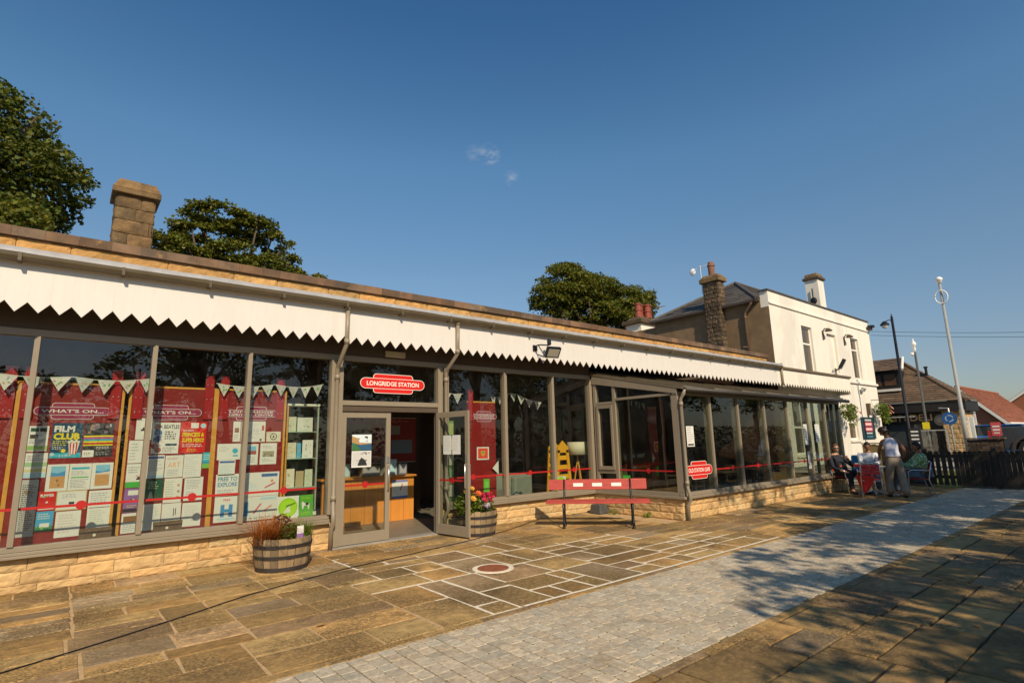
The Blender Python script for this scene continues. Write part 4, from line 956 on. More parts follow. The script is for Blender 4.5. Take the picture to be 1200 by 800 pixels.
def cafe_table(x, y, label):
    r = thing('cafe_table', label, 'table', (x, y, .015), 0, 'tables inside the cafe')
    mb = MB(); mb.box(-.35, .35, -.35, .35, .72, .75, mat('dark_table', (.10, .07, .045), .35)); mb.build('tabletop', r, local=True, bevel=.006)
    mb = MB(); mb.lathe([(.22, 0), (.22, .02), (.035, .05), (.035, .718)], BLACKM, (0, 0, 0), 16); mb.build('pedestal', r, local=True)
def cafe_chair(x, y, rz, label):
    r = thing('cafe_chair', label, 'chair', (x, y, .015), rz, 'dark chairs inside the cafe')
    m = mat('dark_chair', (.05, .035, .028), .5)
    mb = MB(); mb.box(-.21, .21, -.21, .21, .44, .47, m); mb.build('seat', r, local=True, bevel=.01)
    mb = MB(); mb.box(-.2, .2, .17, .2, .60, .88, m); mb.build('backrest', r, local=True, bevel=.01)
    for sx in (-.18, .18):
        mb = MB(); mb.tube([(sx, .19, 0), (sx, .185, .88)], .016, m, 6); mb.build('leg', r, local=True)
        mb = MB(); mb.tube([(sx, -.18, 0), (sx, -.17, .44)], .016, m, 6); mb.build('leg', r, local=True)
for i, (x, l) in enumerate(((11.3, 'first'), (13.0, 'second'), (14.6, 'third'))):
    cafe_table(x, 7.7, 'dark square cafe table, %s from the corner of the glass extension' % l)
    cafe_chair(x - .55, 7.7, rad(90), 'dark chair on the corner side of the %s cafe table' % l)
    cafe_chair(x + .55, 7.7, rad(-90), 'dark chair on the far side of the %s cafe table' % l)

# ------------------------------------------------------------------ half-barrel planters
def leaf_cloud(pts, size, m, name, parent=None, lo=.6, hi=1.35, tilt=1., col=None, asp=.55, rng=NP):
    """pts: n x 3 centres -> one mesh of small folded leaves"""
    n = len(pts); pts = np.asarray(pts, float)
    d = rng.normal(size=(n, 3)); d[:, 2] = d[:, 2] * .6; d /= np.linalg.norm(d, axis=1)[:, None]
    u = rng.normal(size=(n, 3)); u -= (u * d).sum(1)[:, None] * d; u /= np.linalg.norm(u, axis=1)[:, None]
    w = np.cross(d, u)
    s = size * rng.uniform(.45, 1.35, n)[:, None]
    a = pts - d * s * .5; b = pts + u * s * asp * .5 + w * s * .10; c = pts + d * s * .5; e = pts - u * s * asp * .5 + w * s * .10
    V = np.stack([a, b, c, e], 1).reshape(-1, 3)
    if parent is not None: V = V - np.array(ROOTM[parent.name].translation)
    me = bpy.data.meshes.new(name)
    me.vertices.add(4 * n); me.vertices.foreach_set('co', V.astype(np.float32).ravel())
    me.loops.add(4 * n); me.loops.foreach_set('vertex_index', np.arange(4 * n, dtype=np.int32))
    me.polygons.add(n); me.polygons.foreach_set('loop_start', np.arange(0, 4 * n, 4, dtype=np.int32))
    me.materials.append(m)
    t = rng.uniform(lo, hi, n); h = rng.uniform(-.2, .34, n)
    C = np.stack([t * (1 + h), t, t * (1 - .5 * h), np.ones(n)], 1)
    if col is not None: C[:, :3] = col
    ca = me.color_attributes.new('Col', 'FLOAT_COLOR', 'CORNER'); ca.data.foreach_set('color', np.repeat(C, 4, 0).astype(np.float32).ravel())
    me.update(); me.validate()
    ob = bpy.data.objects.new(name, me); COL.objects.link(ob)
    if parent is not None: ob.parent = parent; ROOTM[ob.name] = ROOTM[parent.name]
    return ob

def barrel(x, y, label):
    r = thing('barrel_planter', label, 'planter', (x, y, 0), 0, 'half barrel planters by the wall')
    n = 22; mb = MB()
    prof = [(.325, 0), (.345, .1), (.362, .2), (.372, .3), (.375, .42)]
    for k in range(n):
        a0, a1 = 2 * PI * k / n + .006, 2 * PI * (k + 1) / n - .006; t = tone(.6, 1.2, .06); V = []
        dz = R.uniform(-.008, .008); dr = R.uniform(-.004, .004)
        for rr, z in prof:
            for a in (a0, a1): V.append((x + (rr + dr) * math.cos(a), y + (rr + dr) * math.sin(a), z + (dz if z > .4 else 0)))
        for a in (a0, a1): V.append((x + .345 * math.cos(a), y + .345 * math.sin(a), .42 + dz))
        for a in (a0, a1): V.append((x + .345 * math.cos(a), y + .345 * math.sin(a), .3))
        F = [(2 * i, 2 * i + 1, 2 * i + 3, 2 * i + 2) for i in range(6)]
        mb.add(V, F, OAK, t)
    mb.lathe([(.318, .0), (.338, .1), (.355, .2), (.362, .3)], mat('stave_gap', (.02, .013, .01), .9), (x, y, 0), 22)
    mb.build('staves', r)
    for z, h in ((.012, .05), (.165, .045), (.30, .045)):
        r0 = .33 + .02 * min(1, z / .12) + .025 * max(0, (z - .1) / .2)
        mb = MB(); mb.lathe([(r0, z), (r0 + .004, z), (r0 + .01, z + h), (r0, z + h)], HOOP, (x, y, 0), 44); mb.build('hoop', r, smooth=False)
    mb = MB(); mb.lathe([(.001, .36), (.346, .36)], SOIL, (x, y, 0), 22); mb.build('soil', r)
    return r
def blades(x, y, z, n, l, spread, m, name, parent, lo=.6, hi=1.3, wid=.006, lean=.0):
    mb = MB()
    for i in range(n):
        a = R.uniform(0, 2 * PI); b = R.uniform(.05, spread); L = l * R.uniform(.55, 1.1); w = wid * R.uniform(.6, 1.3)
        bx, by = x + R.uniform(-.1, .1), y + R.uniform(-.1, .1); P = []
        for k in range(5):
            t = k / 4; P.append(Vector((bx + math.cos(a) * b * L * t * (.5 + t), by + math.sin(a) * b * L * t * (.5 + t), z + L * (t - .42 * b * t * t))))
        sd = Vector((-math.sin(a), math.cos(a), 0)); V = []
        for k, p in enumerate(P):
            ww = w * (1 - k / 4.3); V += [p - sd * ww, p + sd * ww]
        t = tone(lo, hi, .12)
        mb.add(V, [(2 * k, 2 * k + 1, 2 * k + 3, 2 * k + 2) for k in range(4)], m, t)
    return mb.build(name, parent)
def bush_pts(c, r, n, squash=.8):
    p = NP.normal(size=(n, 3)); p /= np.linalg.norm(p, axis=1)[:, None]; p *= NP.uniform(.35, 1, (n, 1)) ** .5 * r; p[:, 2] *= squash
    return p + np.array(c)
def flower_heads(parent, pts, m, r, cols, name='flower'):
    for p in pts:
        mb = MB(); t = R.choice(cols)
        for ring, nn, rr in ((0, 8, r), (1, 6, r * .6)):
            for k in range(nn):
                a = 2 * PI * k / nn + ring * .3; c, s = math.cos(a), math.sin(a); q = Vector(p)
                d = Vector((c, s * .6 - .5, s * .75 + .1)) * rr; e = Vector((-s, c * .6, c * .75)) * rr * .32; up = Vector((0, -.02 * ring, .01 * ring))
                mb.add([q + up, q + d * .6 + e + up, q + d + up, q + d * .6 - e + up], [(0, 1, 2, 3)], m, tuple(v * R.uniform(.8, 1.1) for v in t))
        mb.build(name, parent)
B1 = barrel(2.50, 8.10, 'half barrel planter with bronze grass and green shrubs left of the door')
blades(2.29, 8.04, .36, 560, .42, 1.25, LEAFR, 'bronze_grass', B1, .6, 1.9, .0055)
blades(2.18, 8.00, .36, 90, .55, 1.9, LEAFR, 'trailing_grass', B1, .4, 1.2, .004)
leaf_cloud(bush_pts((2.54, 8.00, .46), .17, 420), .05, LEAFP, 'low_foliage', B1, .25, .7)
leaf_cloud(bush_pts((2.48, 8.12, .62), .12, 170), .045, LEAFR, 'purple_foliage', B1, .2, .5, col=None)
blades(2.72, 8.03, .36, 330, .3, .8, LEAFP, 'green_tuft', B1, .5, 1.1, .006)
mb = MB(); Mx = fr((2.58, 7.78, .40), (1, .1, 0)); mb.prism([(0, 0), (.09, 0), (.09, .17), (0, .17)], Mx, .002, PAPER); mb.rect(0, .0, .09, .07, Mx, .001, PURP); mb.box(2.62, 2.63, 7.79, 7.795, .3, .42, PAPER)
mb.build('plant_label', B1)
B2 = barrel(5.95, 8.36, 'half barrel planter full of orange and pink flowers right of the open door')
leaf_cloud(bush_pts((5.70, 8.28, .54), .24, 700, .9), .085, LEAFP, 'leafy_foliage', B2, .45, 1.25, asp=.4)
blades(5.68, 8.28, .36, 90, .36, .9, LEAFP, 'leaf_blades', B2, .5, 1.2, .014)
leaf_cloud(bush_pts((6.05, 8.28, .50), .21, 600, .8), .05, LEAFP, 'flower_foliage', B2, .3, .8)
flower_heads(B2, [(5.66, 8.06, .66), (5.80, 8.1, .74)], PETAL, .065, [(.75, .16, .04), (.75, .4, .06)])
flower_heads(B2, [(5.55, 8.14, .78), (5.74, 8.2, .82)], PETAL, .05, [(.8, .45, .05)])
flower_heads(B2, [(5.95 + R.uniform(-.05, .22), 8.14 + R.uniform(-.05, .12), .58 + R.uniform(0, .14)) for i in range(26)], PETAL, .032, [(.62, .02, .12), (.70, .05, .18), (.6, .02, .05)])
flower_heads(B2, [(5.88 + R.uniform(-.05, .16), 8.04 + R.uniform(-.04, .06), .50 + R.uniform(-.06, .06)) for i in range(9)], PETAL, .028, [(.45, .35, .55), (.7, .65, .55)])
# ------------------------------------------------------------------ red bench
BN = thing('park_bench', 'red slatted bench with black iron legs and three small white plaques', 'bench', (8.02, 7.30, 0), rad(-48))
mb = MB()
for i, y in enumerate((-.22, -.11, .0, .11)): mb.box(-.97, .97, y, y + .085, .445 + .004 * i, .48 + .004 * i, BENCHR, tone(.9, 1.1, .02))
mb.build('seat', BN, bevel=.006, local=True)
mb = MB(); Mb = Matrix.Translation((0, .28, .66)) @ Matrix.Rotation(rad(-12), 4, 'X')
mb.box(-.95, .95, -.018, .018, 0, .20, BENCHR, M=Mb); bk = mb.build('backrest', BN, bevel=.006, local=True)
for x in (-.46, -.09, .28):
    mb = MB(); mb.box(x, x + .19, -.0205, -.0185, .06, .125, PAPER, M=Mb); mb.build('plaque', bk, local=True)
for x in (-.64, .64):
    mb = MB()
    mb.tube([(x, -.20, 0), (x, -.17, .12), (x, -.13, .25), (x, -.19, .43)], [.026, .02, .02, .022], BLACKM, 8)
    mb.tube([(x, .20, 0), (x, .17, .12), (x, .13, .25), (x, .17, .43), (x, .24, .62), (x, .30, .86)], [.026, .02, .02, .022, .02, .016], BLACKM, 8)
    mb.tube([(x, -.19, .43), (x, .17, .43)], .02, BLACKM, 8); mb.tube([(x, -.13, .25), (x, .0, .20), (x, .13, .25)], .018, BLACKM, 8)
    mb.tube([(x, -.22, .012), (x, -.15, .012)], .03, BLACKM, 8); mb.tube([(x, .15, .012), (x, .25, .012)], .03, BLACKM, 8)
    mb.build('leg', BN, local=True, smooth=True)
# plain dark grey box in the corner behind the bench, cable, cover, leaves
mb = MB(); mb.box(9.35, 9.66, 8.45, 8.78, 0, .20, mat('box_grey', (.07, .07, .065), .6, .2, 6), taper=.03); tag(mb.build('corner_box', bevel=.02), 'dark grey box in the corner where the extension meets the frontage', 'box')
mb = MB(); P = [(-1.2, 5.45), (-.182, 5.864), (.628, 6.24), (1.2, 6.56), (1.751, 6.88), (2.4, 7.13), (3.034, 7.347), (4.2, 7.60), (5.351, 7.853), (6.1, 8.08), (6.73, 8.32), (7.6, 8.75), (8.0, 8.9)]
Q = []
for i in range(len(P) - 1):
    for k in range(4):
        t = k / 4; Q.append((P[i][0] + (P[i + 1][0] - P[i][0]) * t, P[i][1] + (P[i + 1][1] - P[i][1]) * t + R.uniform(-.006, .006), .0105))
mb.tube(Q, .006, BLACKM, 6); tag(mb.build('cable', smooth=True), 'thin black cable lying across the sandstone flags', 'cable')
mb = MB(); mb.lathe([(.001, .0075), (.27, .0075), (.272, .0)], WHITEM, (4.51, 5.98, 0), 40); mb.lathe([(.001, .0115), (.205, .0115), (.207, .006)], mat('red_clay_disc', (.27, .085, .035), .8, .25, 14, blotch=[((.1, .04, .02), 6, .5, .7, .5)]), (4.51, 5.98, 0), 40)
tag(mb.build('round_cover'), 'round rust red cover set in a white mortar ring in the paving', 'cover')
for i in range(16):
    x, y = R.choice([(R.uniform(2, 9), R.uniform(8.6, 8.85)), (R.uniform(9.0, 12), R.uniform(5.5, 6.4)), (R.uniform(1, 10), R.uniform(4.6, 8)), (R.uniform(6, 12), R.uniform(.5, 2.5))])
    a = R.uniform(0, 6); s = R.uniform(.03, .06); mb = MB(); c, q = math.cos(a) * s, math.sin(a) * s; z = .012
    mb.add([(x - c, y - q, z), (x - q * .5, y + c * .5, z + .012), (x + c, y + q, z + .004), (x + q * .5, y - c * .5, z + .014)], [(0, 1, 2), (0, 2, 3)], pm(.35, .20, .07, .8))
    tag(mb.build('fallen_leaf'), 'small dry brown leaf lying on the paving', 'leaf', 'dry leaves scattered on the paving')
for x, y, l in ((9.55, 8.25, 'small green weed at the foot of the extension end wall'), (9.62, 7.4, 'small green weed near the outer corner of the extension end wall')):
    tag(leaf_cloud(bush_pts((x, y, .05), .09, 60, .6), .05, LEAFP, 'weed', None, .7, 1.3), l, 'weed')

# ------------------------------------------------------------------ white two-storey building
PB = thing('public_house', 'white rendered two storey building with brown side wall, slate roof and stone chimney', 'building', (24.5, 9.5, 0))
PX0, PX1, PY, PZ = 19.67, 29.75, 9.0, 6.42
ops = [(22.2, 23.15, 3.4, 5.88), (24.62, 25.55, 4.15, 5.82), (27.2, 28.15, 4.02, 5.90), (25.75, 26.75, 1.36, 2.86), (20.6, 21.5, .9, 2.9), (23.0, 24.0, .1, 2.5)]
def wall_holes(mb, x0, x1, z0, z1, ops, y, depth, m):
    xs = sorted({x0, x1, *[o[0] for o in ops], *[o[1] for o in ops]}); zs = sorted({z0, z1, *[o[2] for o in ops], *[o[3] for o in ops]})
    for i in range(len(xs) - 1):
        for j in range(len(zs) - 1):
            cx, cz = (xs[i] + xs[i + 1]) / 2, (zs[j] + zs[j + 1]) / 2
            if any(o[0] < cx < o[1] and o[2] < cz < o[3] for o in ops): continue
            mb.add([(xs[i], y, zs[j]), (xs[i + 1], y, zs[j]), (xs[i + 1], y, zs[j + 1]), (xs[i], y, zs[j + 1])], [(0, 1, 2, 3)], m)
    for a, b, c, d in ops:
        mb.add([(a, y, c), (a, y + depth, c), (a, y + depth, d), (a, y, d)], [(0, 1, 2, 3)], m); mb.add([(b, y, c), (b, y, d), (b, y + depth, d), (b, y + depth, c)], [(0, 1, 2, 3)], m)
        mb.add([(a, y, d), (a, y + depth, d), (b, y + depth, d), (b, y, d)], [(0, 1, 2, 3)], m); mb.add([(a, y, c), (b, y, c), (b, y + depth, c), (a, y + depth, c)], [(0, 1, 2, 3)], m)
mb = MB(); wall_holes(mb, PX0, PX1, 0, 6.9, ops, PY, .2, RENDER)
a, b, c, d = ops[1]; mb.add([(a, PY + .1, c), (b, PY + .1, c), (b, PY + .1, d), (a, PY + .1, d)], [(0, 1, 2, 3)], RENDER)
mb.add([(PX1, PY, 0), (PX1, 14, 0), (PX1, 14, 6.9), (PX1, PY, 6.9)], [(0, 1, 2, 3)], RENDER)
mb.add([(PX0, PY + .3, 6.9), (PX0, PY + .3, 6.3), (PX1, PY + .3, 6.3), (PX1, PY + .3, 6.9)], [(0, 1, 2, 3)], RENDER)
mb.add([(PX0, PY, 6.3), (PX0, PY, 6.9), (PX0, PY + .3, 6.9), (PX0, PY + .3, 6.3)], [(0, 1, 2, 3)], RENDER)
mb.build('front_wall', PB)
mb = MB(); mb.box(PX0 - .0, PX1 + .03, PY - .05, PY - .002, 6.40, 6.47, RENDER); mb.box(25.02, PX1 + .06, PY - .07, PY - .002, 3.80, 3.90, RENDER); mb.build('string_course', PB, bevel=.01)
mb = MB(); mb.box(PX0 - .06, PX1 + .05, PY - .04, PY + .34, 6.902, 6.96, SLATE); mb.build('parapet_cap', PB)
mb = MB(); mb.add([(PX0 + .002, 14, 0), (PX0 + .002, PY + .001, 0), (PX0 + .002, PY + .001, 6.6), (PX0 + .002, 14, 6.6)], [(0, 1, 2, 3)], BROWNR); mb.add([(PX0, 14, 0), (PX0, 14, 6.6), (PX1, 14, 6.6), (PX1, 14, 0)], [(0, 1, 2, 3)], BROWNR); mb.build('side_wall', PB)
# sash windows
for (a, b, c, d) in (ops[0], ops[2], ops[3], ops[4]):
    y = PY + .12; mb = MB()
    mb.box(a, a + .07, y - .03, y + .04, c, d, TRIMW); mb.box(b - .07, b, y - .03, y + .04, c, d, TRIMW); mb.box(a + .07, b - .07, y - .028, y + .038, d - .07, d, TRIMW); mb.box(a + .07, b - .07, y - .028, y + .038, c, c + .08, TRIMW)
    mz = c + (d - c) * .72 if d > 3.5 else (c + d) / 2; mb.box(a + .07, b - .07, y - .025, y + .035, mz - .035, mz + .035, TRIMW)
    w = mb.build('sash_window', PB)
    mb = MB(); mb.add([(a + .07, y, c), (b - .07, y, c), (b - .07, y, d), (a + .07, y, d)], [(0, 1, 2, 3)], mat('dusky_glass', (.10, .075, .05), .08, .1, 2, spec=.6)); mb.build('glass', w)
    if d < 3.5:
        mb = MB(); mb.box(a - .06, b + .06, PY - .06, PY - .002, c - .09, c - .002, RENDER); mb.build('window_sill', PB)
    mb = MB(); mb.box(a + .45, b - .1, y + .06, y + .07, c + .05, d - .05, pm(.42, .36, .25)); mb.build('curtain', w)
a, b, c, d = ops[5]; mb = MB(); mb.box(a, b, PY + .1, PY + .15, c, d, pm(.08, .1, .08)); mb.build('door', PB)
mb = MB(); mb.box(PX0 + .3, PX1 + .02, PY - .04, PY - .002, 0, .5, mat('grey_plinth', (.2, .18, .15), .9, .2, 4)); mb.build('plinth', PB)
# porch fascia continuing the saw-tooth boards, with its felt roof edge
mb = MB(); valance(mb, XV, int((25.0 - XV) / PITCH) + 1, 8.49, 3.86, RENDER)
mb.build('porch_valance', PB)
mb = MB(); mb.box(18.9, 25.05, 8.44, 8.995, 3.862, 3.94, mat('felt_edge', (.13, .095, .06), .8, .2, 5)); mb.box(24.98, 25.03, 8.51, 8.99, 3.2, 3.86, RENDER); mb.build('porch_roof', PB)
# hipped slate roof with ridge tiles
AP = Vector((22.4, 11.6, 8.25)); AP2 = Vector((27.5, 11.6, 8.25)); ez = 6.62
E0, E1, E2, E3 = Vector((19.45, 9.32, ez)), Vector((19.45, 14.1, ez)), Vector((29.9, 14.1, ez)), Vector((29.9, 9.32, ez))
def courses(mb, a, b, t0, t1, n, m, th=.02):
    """lapped courses between eave a-b and top t0-t1"""
    for i in range(n):
        p, q = i / n, (i + 1.06) / n if i < n - 1 else 1
        A, B, C, D = a.lerp(t0, p), b.lerp(t1, p), b.lerp(t1, q), a.lerp(t0, q)
        nr = (B - A).cross(D - A).normalized(); nr = nr if nr.z > 0 else -nr
        seg = max(1, int((B - A).length / .5))
        for k in range(seg):
            u, v = k / seg, (k + 1) / seg; l = nr * th
            mb.add([A.lerp(B, u) + l, A.lerp(B, v) + l, D.lerp(C, v) + l * .1, D.lerp(C, u) + l * .1, A.lerp(B, u), A.lerp(B, v)], [(0, 1, 2, 3), (4, 5, 1, 0)], m, tone(.7, 1.25, .05))
mb = MB(); courses(mb, E0, E1, AP, AP, 12, SLATE); courses(mb, E3, E0, AP2, AP, 12, SLATE); courses(mb, E1, E2, AP, AP2, 12, SLATE); courses(mb, E2, E3, AP2, AP2, 12, SLATE)
for p, q in ((E0, AP), (E1, AP), (AP, AP2), (E2, AP2), (E3, AP2)): mb.tube([p + Vector((0, 0, .03)), q + Vector((0, 0, .03))], .07, SLATE, 8)
mb.build('roof', PB)
mb = MB(); mb.tube([(19.5, 9.35, 6.58), (19.5, 14.1, 6.58)], .06, BROWNPAINT, 8); mb.box(19.52, 19.66, 9.31, 14, 6.56, 6.62, BROWNPAINT); mb.build('eaves_gutter', PB)
pipe(PB, [(19.5, 9.5, 6.58), (19.52, 9.62, 6.45), (19.58, 9.85, 6.25), (19.6, 9.9, 6.15), (19.6, 9.9, 4.1)], .05, mat('brown_pipe', (.16, .10, .06), .5, .15, 5))
mb = MB(); mb.tube([(19.62, 9.95, 4.65), (19.62, 10.6, 4.25)], .03, MATS['brown_pipe'], 6); mb.tube([(19.55, 9.9, 4.9), (19.4, 10.0, 4.9)], .02, MATS['brown_pipe'], 6); mb.build('branch_pipe', PB)
# stone chimney on the side wall
mb = MB(); H = [.17] * 21
rock(mb, (19.42, 11.42, 4.1), (0, -1, 0), (-1, 0, 0), .66, H, GRITD, .04, .6, 1.5, .2, .4); rock(mb, (19.42, 10.76, 4.1), (1, 0, 0), (0, -1, 0), .42, H, GRITD, .04, .6, 1.5, .2, .4); rock(mb, (19.84, 11.42, 4.1), (-1, 0, 0), (0, 1, 0), .42, H, GRITD, .04, .6, 1.5, .2, .4)
mb.box(19.43, 19.83, 10.77, 11.41, 4.05, 7.66, GRITD); cm = mb.build('stone_chimney', PB)
mb = MB(); mb.box(19.32, 19.94, 10.66, 11.52, 7.675, 7.86, GRIT); mb.box(19.36, 19.9, 10.70, 11.48, 7.862, 7.98, GRIT, taper=.06); mb.build('chimney_cap', cm, bevel=.02)
mb = MB(); mb.lathe([(.12, 8.0), (.13, 8.3), (.12, 8.36), (.15, 8.37), (.15, 8.43), (.12, 8.44), (.11, 8.55)], mat('buff_pot', (.22, .10, .06), .8, .25, 6), (19.62, 11.1, 0), 14); mb.build('chimney_pot', cm)
# white chimney at the front
mb = MB(); mb.box(26.05, 26.7, 9.6, 10.15, 6.6, 8.62, RENDER); cw_ = mb.build('white_chimney', PB)
mb = MB(); mb.box(25.97, 26.78, 9.52, 10.23, 8.622, 8.74, GRITD); mb.box(26.03, 26.72, 9.58, 10.17, 8.742, 8.92, GRIT, taper=.04); mb.build('chimney_cap', cw_, bevel=.02)
mb = MB(); mb.tube([(25.98, 9.85, 7.3), (25.98, 9.85, 8.2)], .025, BLACKM, 6); mb.ball((25.92, 9.82, 7.6), (.07, .15, .17), BLACKM, 6); mb.build('satellite_dish', cw_)
# rear chimney with red pots
mb = MB(); mb.box(21.2, 22.6, 15.9, 16.8, 3.5, 7.15, RENDER); cr = mb.build('rear_chimney', PB)
mb = MB(); mb.box(21.05, 22.75, 15.75, 16.95, 7.152, 7.35, GRITD); mb.box(21.2, 22.6, 15.9, 16.8, 7.352, 7.52, GRITD, taper=.12); mb.build('chimney_cap', cr, bevel=.02)
for i, (x, y) in enumerate(((21.45, 16.2), (21.85, 16.4), (22.05, 16.1), (22.4, 16.3))):
    mb = MB(); h = R.uniform(.68, .85); mb.lathe([(.17, 7.5), (.16, 7.5 + h * .45), (.19, 7.5 + h * .47), (.19, 7.5 + h * .53), (.15, 7.5 + h * .56), (.15, 7.5 + h * .9), (.19, 7.5 + h * .92), (.18, 7.5 + h)], POT, (x, y, 0), 14); mb.build('chimney_pot', cr)
mb = MB(); mb.tube([(22.75, 15.8, 7.2), (22.75, 15.8, 8.2)], .02, GREYM, 6)
for k in range(5): mb.tube([(22.75 + .1 * k - .2, 15.6, 8.1 + .02 * k), (22.75 + .1 * k - .2, 16.0, 8.1 + .02 * k)], .012, GREYM, 5)
mb.tube([(22.5, 15.8, 8.1), (23.0, 15.8, 8.2)], .012, GREYM, 5); mb.build('aerial', cr)
mb = MB(); mb.box(19.69, 24, 14.02, 18, 0, 6.4, BROWNR); mb.build('rear_wing', PB)
mb = MB(); mb.tube([(19.5, 11.5, 7.3), (19.5, 11.5, 8.5)], .015, GREYM, 5); mb.tube([(19.2, 11.6, 8.3), (19.8, 11.4, 8.55)], .012, GREYM, 5); mb.ball((19.32, 11.75, 8.25), (.08, .13, .15), WHITEP, 6)
for k in range(4): mb.tube([(19.3 + k * .13, 11.4, 8.35 + k * .05), (19.34 + k * .13, 11.62, 8.35 + k * .05)], .01, GREYM, 4)
mb.build('aerial', cm)
# lamps and fittings on the white wall: things fixed to the wall
for x, z, l in ((24.2, 5.85, 'small swan neck lamp left of the blind window on the white wall'), (26.45, 5.82, 'small swan neck lamp between the blind window and the far upper window')):
    mb = MB(); mb.box(x - .05, x + .05, PY - .04, PY - .002, z - .35, z + .02, BROWNPAINT); mb.tube([(x, PY - .03, z - .02), (x, PY - .1, z + .1), (x + .02, PY - .22, z + .08)], .025, BROWNPAINT, 6); mb.lathe([(.03, .1), (.15, 0), (.14, -.03)], BROWNPAINT, (x + .02, PY - .24, z + .0), 12)
    tag(mb.build('wall_lamp'), l, 'lamp')
mb = MB(); Mx = Matrix.Translation((25.05, PY - .3, 4.5)) @ Matrix.Rotation(rad(20), 4, 'Z') @ Matrix.Rotation(rad(30), 4, 'X'); mb.box(-.25, .25, -.06, .07, -.2, .2, BLACKM, M=Mx); mb.box(-.2, .2, -.068, -.062, -.15, .15, pm(.35, .33, .28), M=Mx); mb.tube([(24.95, PY - .002, 4.25), (24.95, PY - .2, 4.3), (25.0, PY - .25, 4.45)], .03, BLACKM, 6); mb.box(24.85, 25.05, PY - .05, PY - .002, 4.1, 4.3, TRIMW)
tag(mb.build('floodlight'), 'black floodlight on the upper white wall above the porch', 'light')
mb = MB(); mb.box(29.45, 29.72, PY - .3, PY - .06, 6.60, 6.70, BLACKM); mb.box(29.5, 29.7, PY - .2, PY - .055, 6.48, 6.599, BROWNPAINT); tag(mb.build('camera_bracket'), 'dark security camera housing at the far top corner of the white building', 'camera')
mb = MB(); Mx = Matrix.Translation((27.6, PY - .12, 3.55)) @ Matrix.Rotation(rad(30), 4, 'X'); mb.box(-.12, .12, -.06, .06, -.08, .08, GREYM, M=Mx); mb.box(27.55, 27.65, PY - .07, PY - .002, 3.4, 3.55, GREYM); tag(mb.build('wall_light'), 'small grey lamp low on the white wall under the string course', 'lamp')
mb = MB(); mb.box(28.0, 28.22, PY - .14, PY - .002, 2.42, 2.95, BROWNPAINT); mb.box(28.03, 28.19, PY - .146, PY - .141, 2.46, 2.9, pm(.25, .2, .14)); tag(mb.build('wall_box', bevel=.01), 'brown upright box light on the white wall above the sign board', 'light')
mb = MB(); M = fr((27.1, PY - .05, 1.38), (1, 0, 0)); mb.prism([(0, 0), (1.5, 0), (1.5, .95), (0, .95)], M, .04, pm(.018, .05, .07)); mb.rect(.36, .78, 1.14, .86, M, .002, pm(.5, .5, .45))
for z in (.56, .34): mb.rect(.3, z, 1.2, z + .17, M, .002, pm(.65, .08, .1)); 
for z in (.60, .38): mb.rect(.4, z, 1.1, z + .09, M, .003, pm(.75, .6, .58))
mb.rect(.4, .22, 1.1, .28, M, .002, pm(.6, .55, .5))
for i in range(5): mb.disc(.45 + i * .15, .1, .045, M, .002, pm(.1, .3, .4), 10)
tag(mb.build('pub_sign_board'), 'dark blue board with red and white panels on the white wall', 'sign')
def basket(x, z, label):
    r = thing('hanging_basket', label, 'hanging basket', (x, PY - .35, z), 0, 'hanging baskets on the white wall')
    mb = MB(); mb.tube([(x, PY - .002, z + .5), (x, PY - .36, z + .5)], .015, BLACKM, 6); mb.tube([(x, PY - .35, z + .5), (x, PY - .35, z + .1)], .008, BLACKM, 5); mb.build('bracket', r)
    mb = MB(); mb.lathe([(.05, -.2), (.16, -.14), (.2, 0), (.19, .02)], BARK, (x, PY - .35, z), 14); mb.build('basket', r)
    leaf_cloud(np.vstack([bush_pts((x, PY - .38, z + .08), .36, 420), bush_pts((x - .1, PY - .45, z - .15), .28, 200), bush_pts((x + .25, PY - .45, z - .35), .22, 160, 1.3)]), .085, LEAFP, 'trailing_foliage', r, .4, 1.2)
    flower_heads(r, [(x + .42 + R.uniform(-.12, .1), PY - .6 + R.uniform(-.1, .1), z + R.uniform(-.12, .2)) for i in range(10)], PETAL, .07, [(.75, .4, .3), (.7, .25, .2), (.75, .6, .5)])
basket(28.75, 2.62, 'hanging basket of green leaves and pink flowers on the far corner of the white wall')
basket(24.75, 2.5, 'hanging basket of green leaves just past the end of the glass extension')

# ------------------------------------------------------------------ delicatessen with tiled roof
DL = thing('corner_shop', 'dark fronted delicatessen with brown tiled roof, dormer and sandstone pier', 'building', (35, 8, .43))
DX = 32.
mb = MB(); mb.box(DX + .6, DX + 2.0, 6.45, 14, .3, 2.6, DARK); mb.build('body', DL)
mb = MB(); rock(mb, (DX, 7.2, .4), (0, -1, 0), (-1, 0, 0), .80, [.22] * 10, SANDW, .03, .75, 1.2, .25, .5); rock(mb, (DX, 6.42, .4), (1, 0, 0), (0, -1, 0), 2.0, [.22] * 10, SANDW, .03, .75, 1.2, .3, .6);
mb.box(DX + .005, DX + .6, 6.43, 7.2, .3, 2.6, PMORT); mb.build('stone_pier', DL)
mb = MB(); mb.box(DX + .5, DX + .58, 6.33, 6.4, .45, 2.3, TRIMW); mb.box(DX + 1.4, DX + 1.48, 6.33, 6.4, .45, 2.3, TRIMW); mb.box(DX + .581, DX + 1.399, 6.34, 6.39, .45, 2.25, pm(.35, .38, .36)); mb.build('side_door', DL)
mb = MB(); mb.box(DX - .25, DX + .5, 6.2, 14, 2.56, 3.02, SHOP); mb.box(DX + .5, DX + 2.2, 6.2, 6.55, 2.56, 3.02, SHOP); mb.build('fascia', DL)
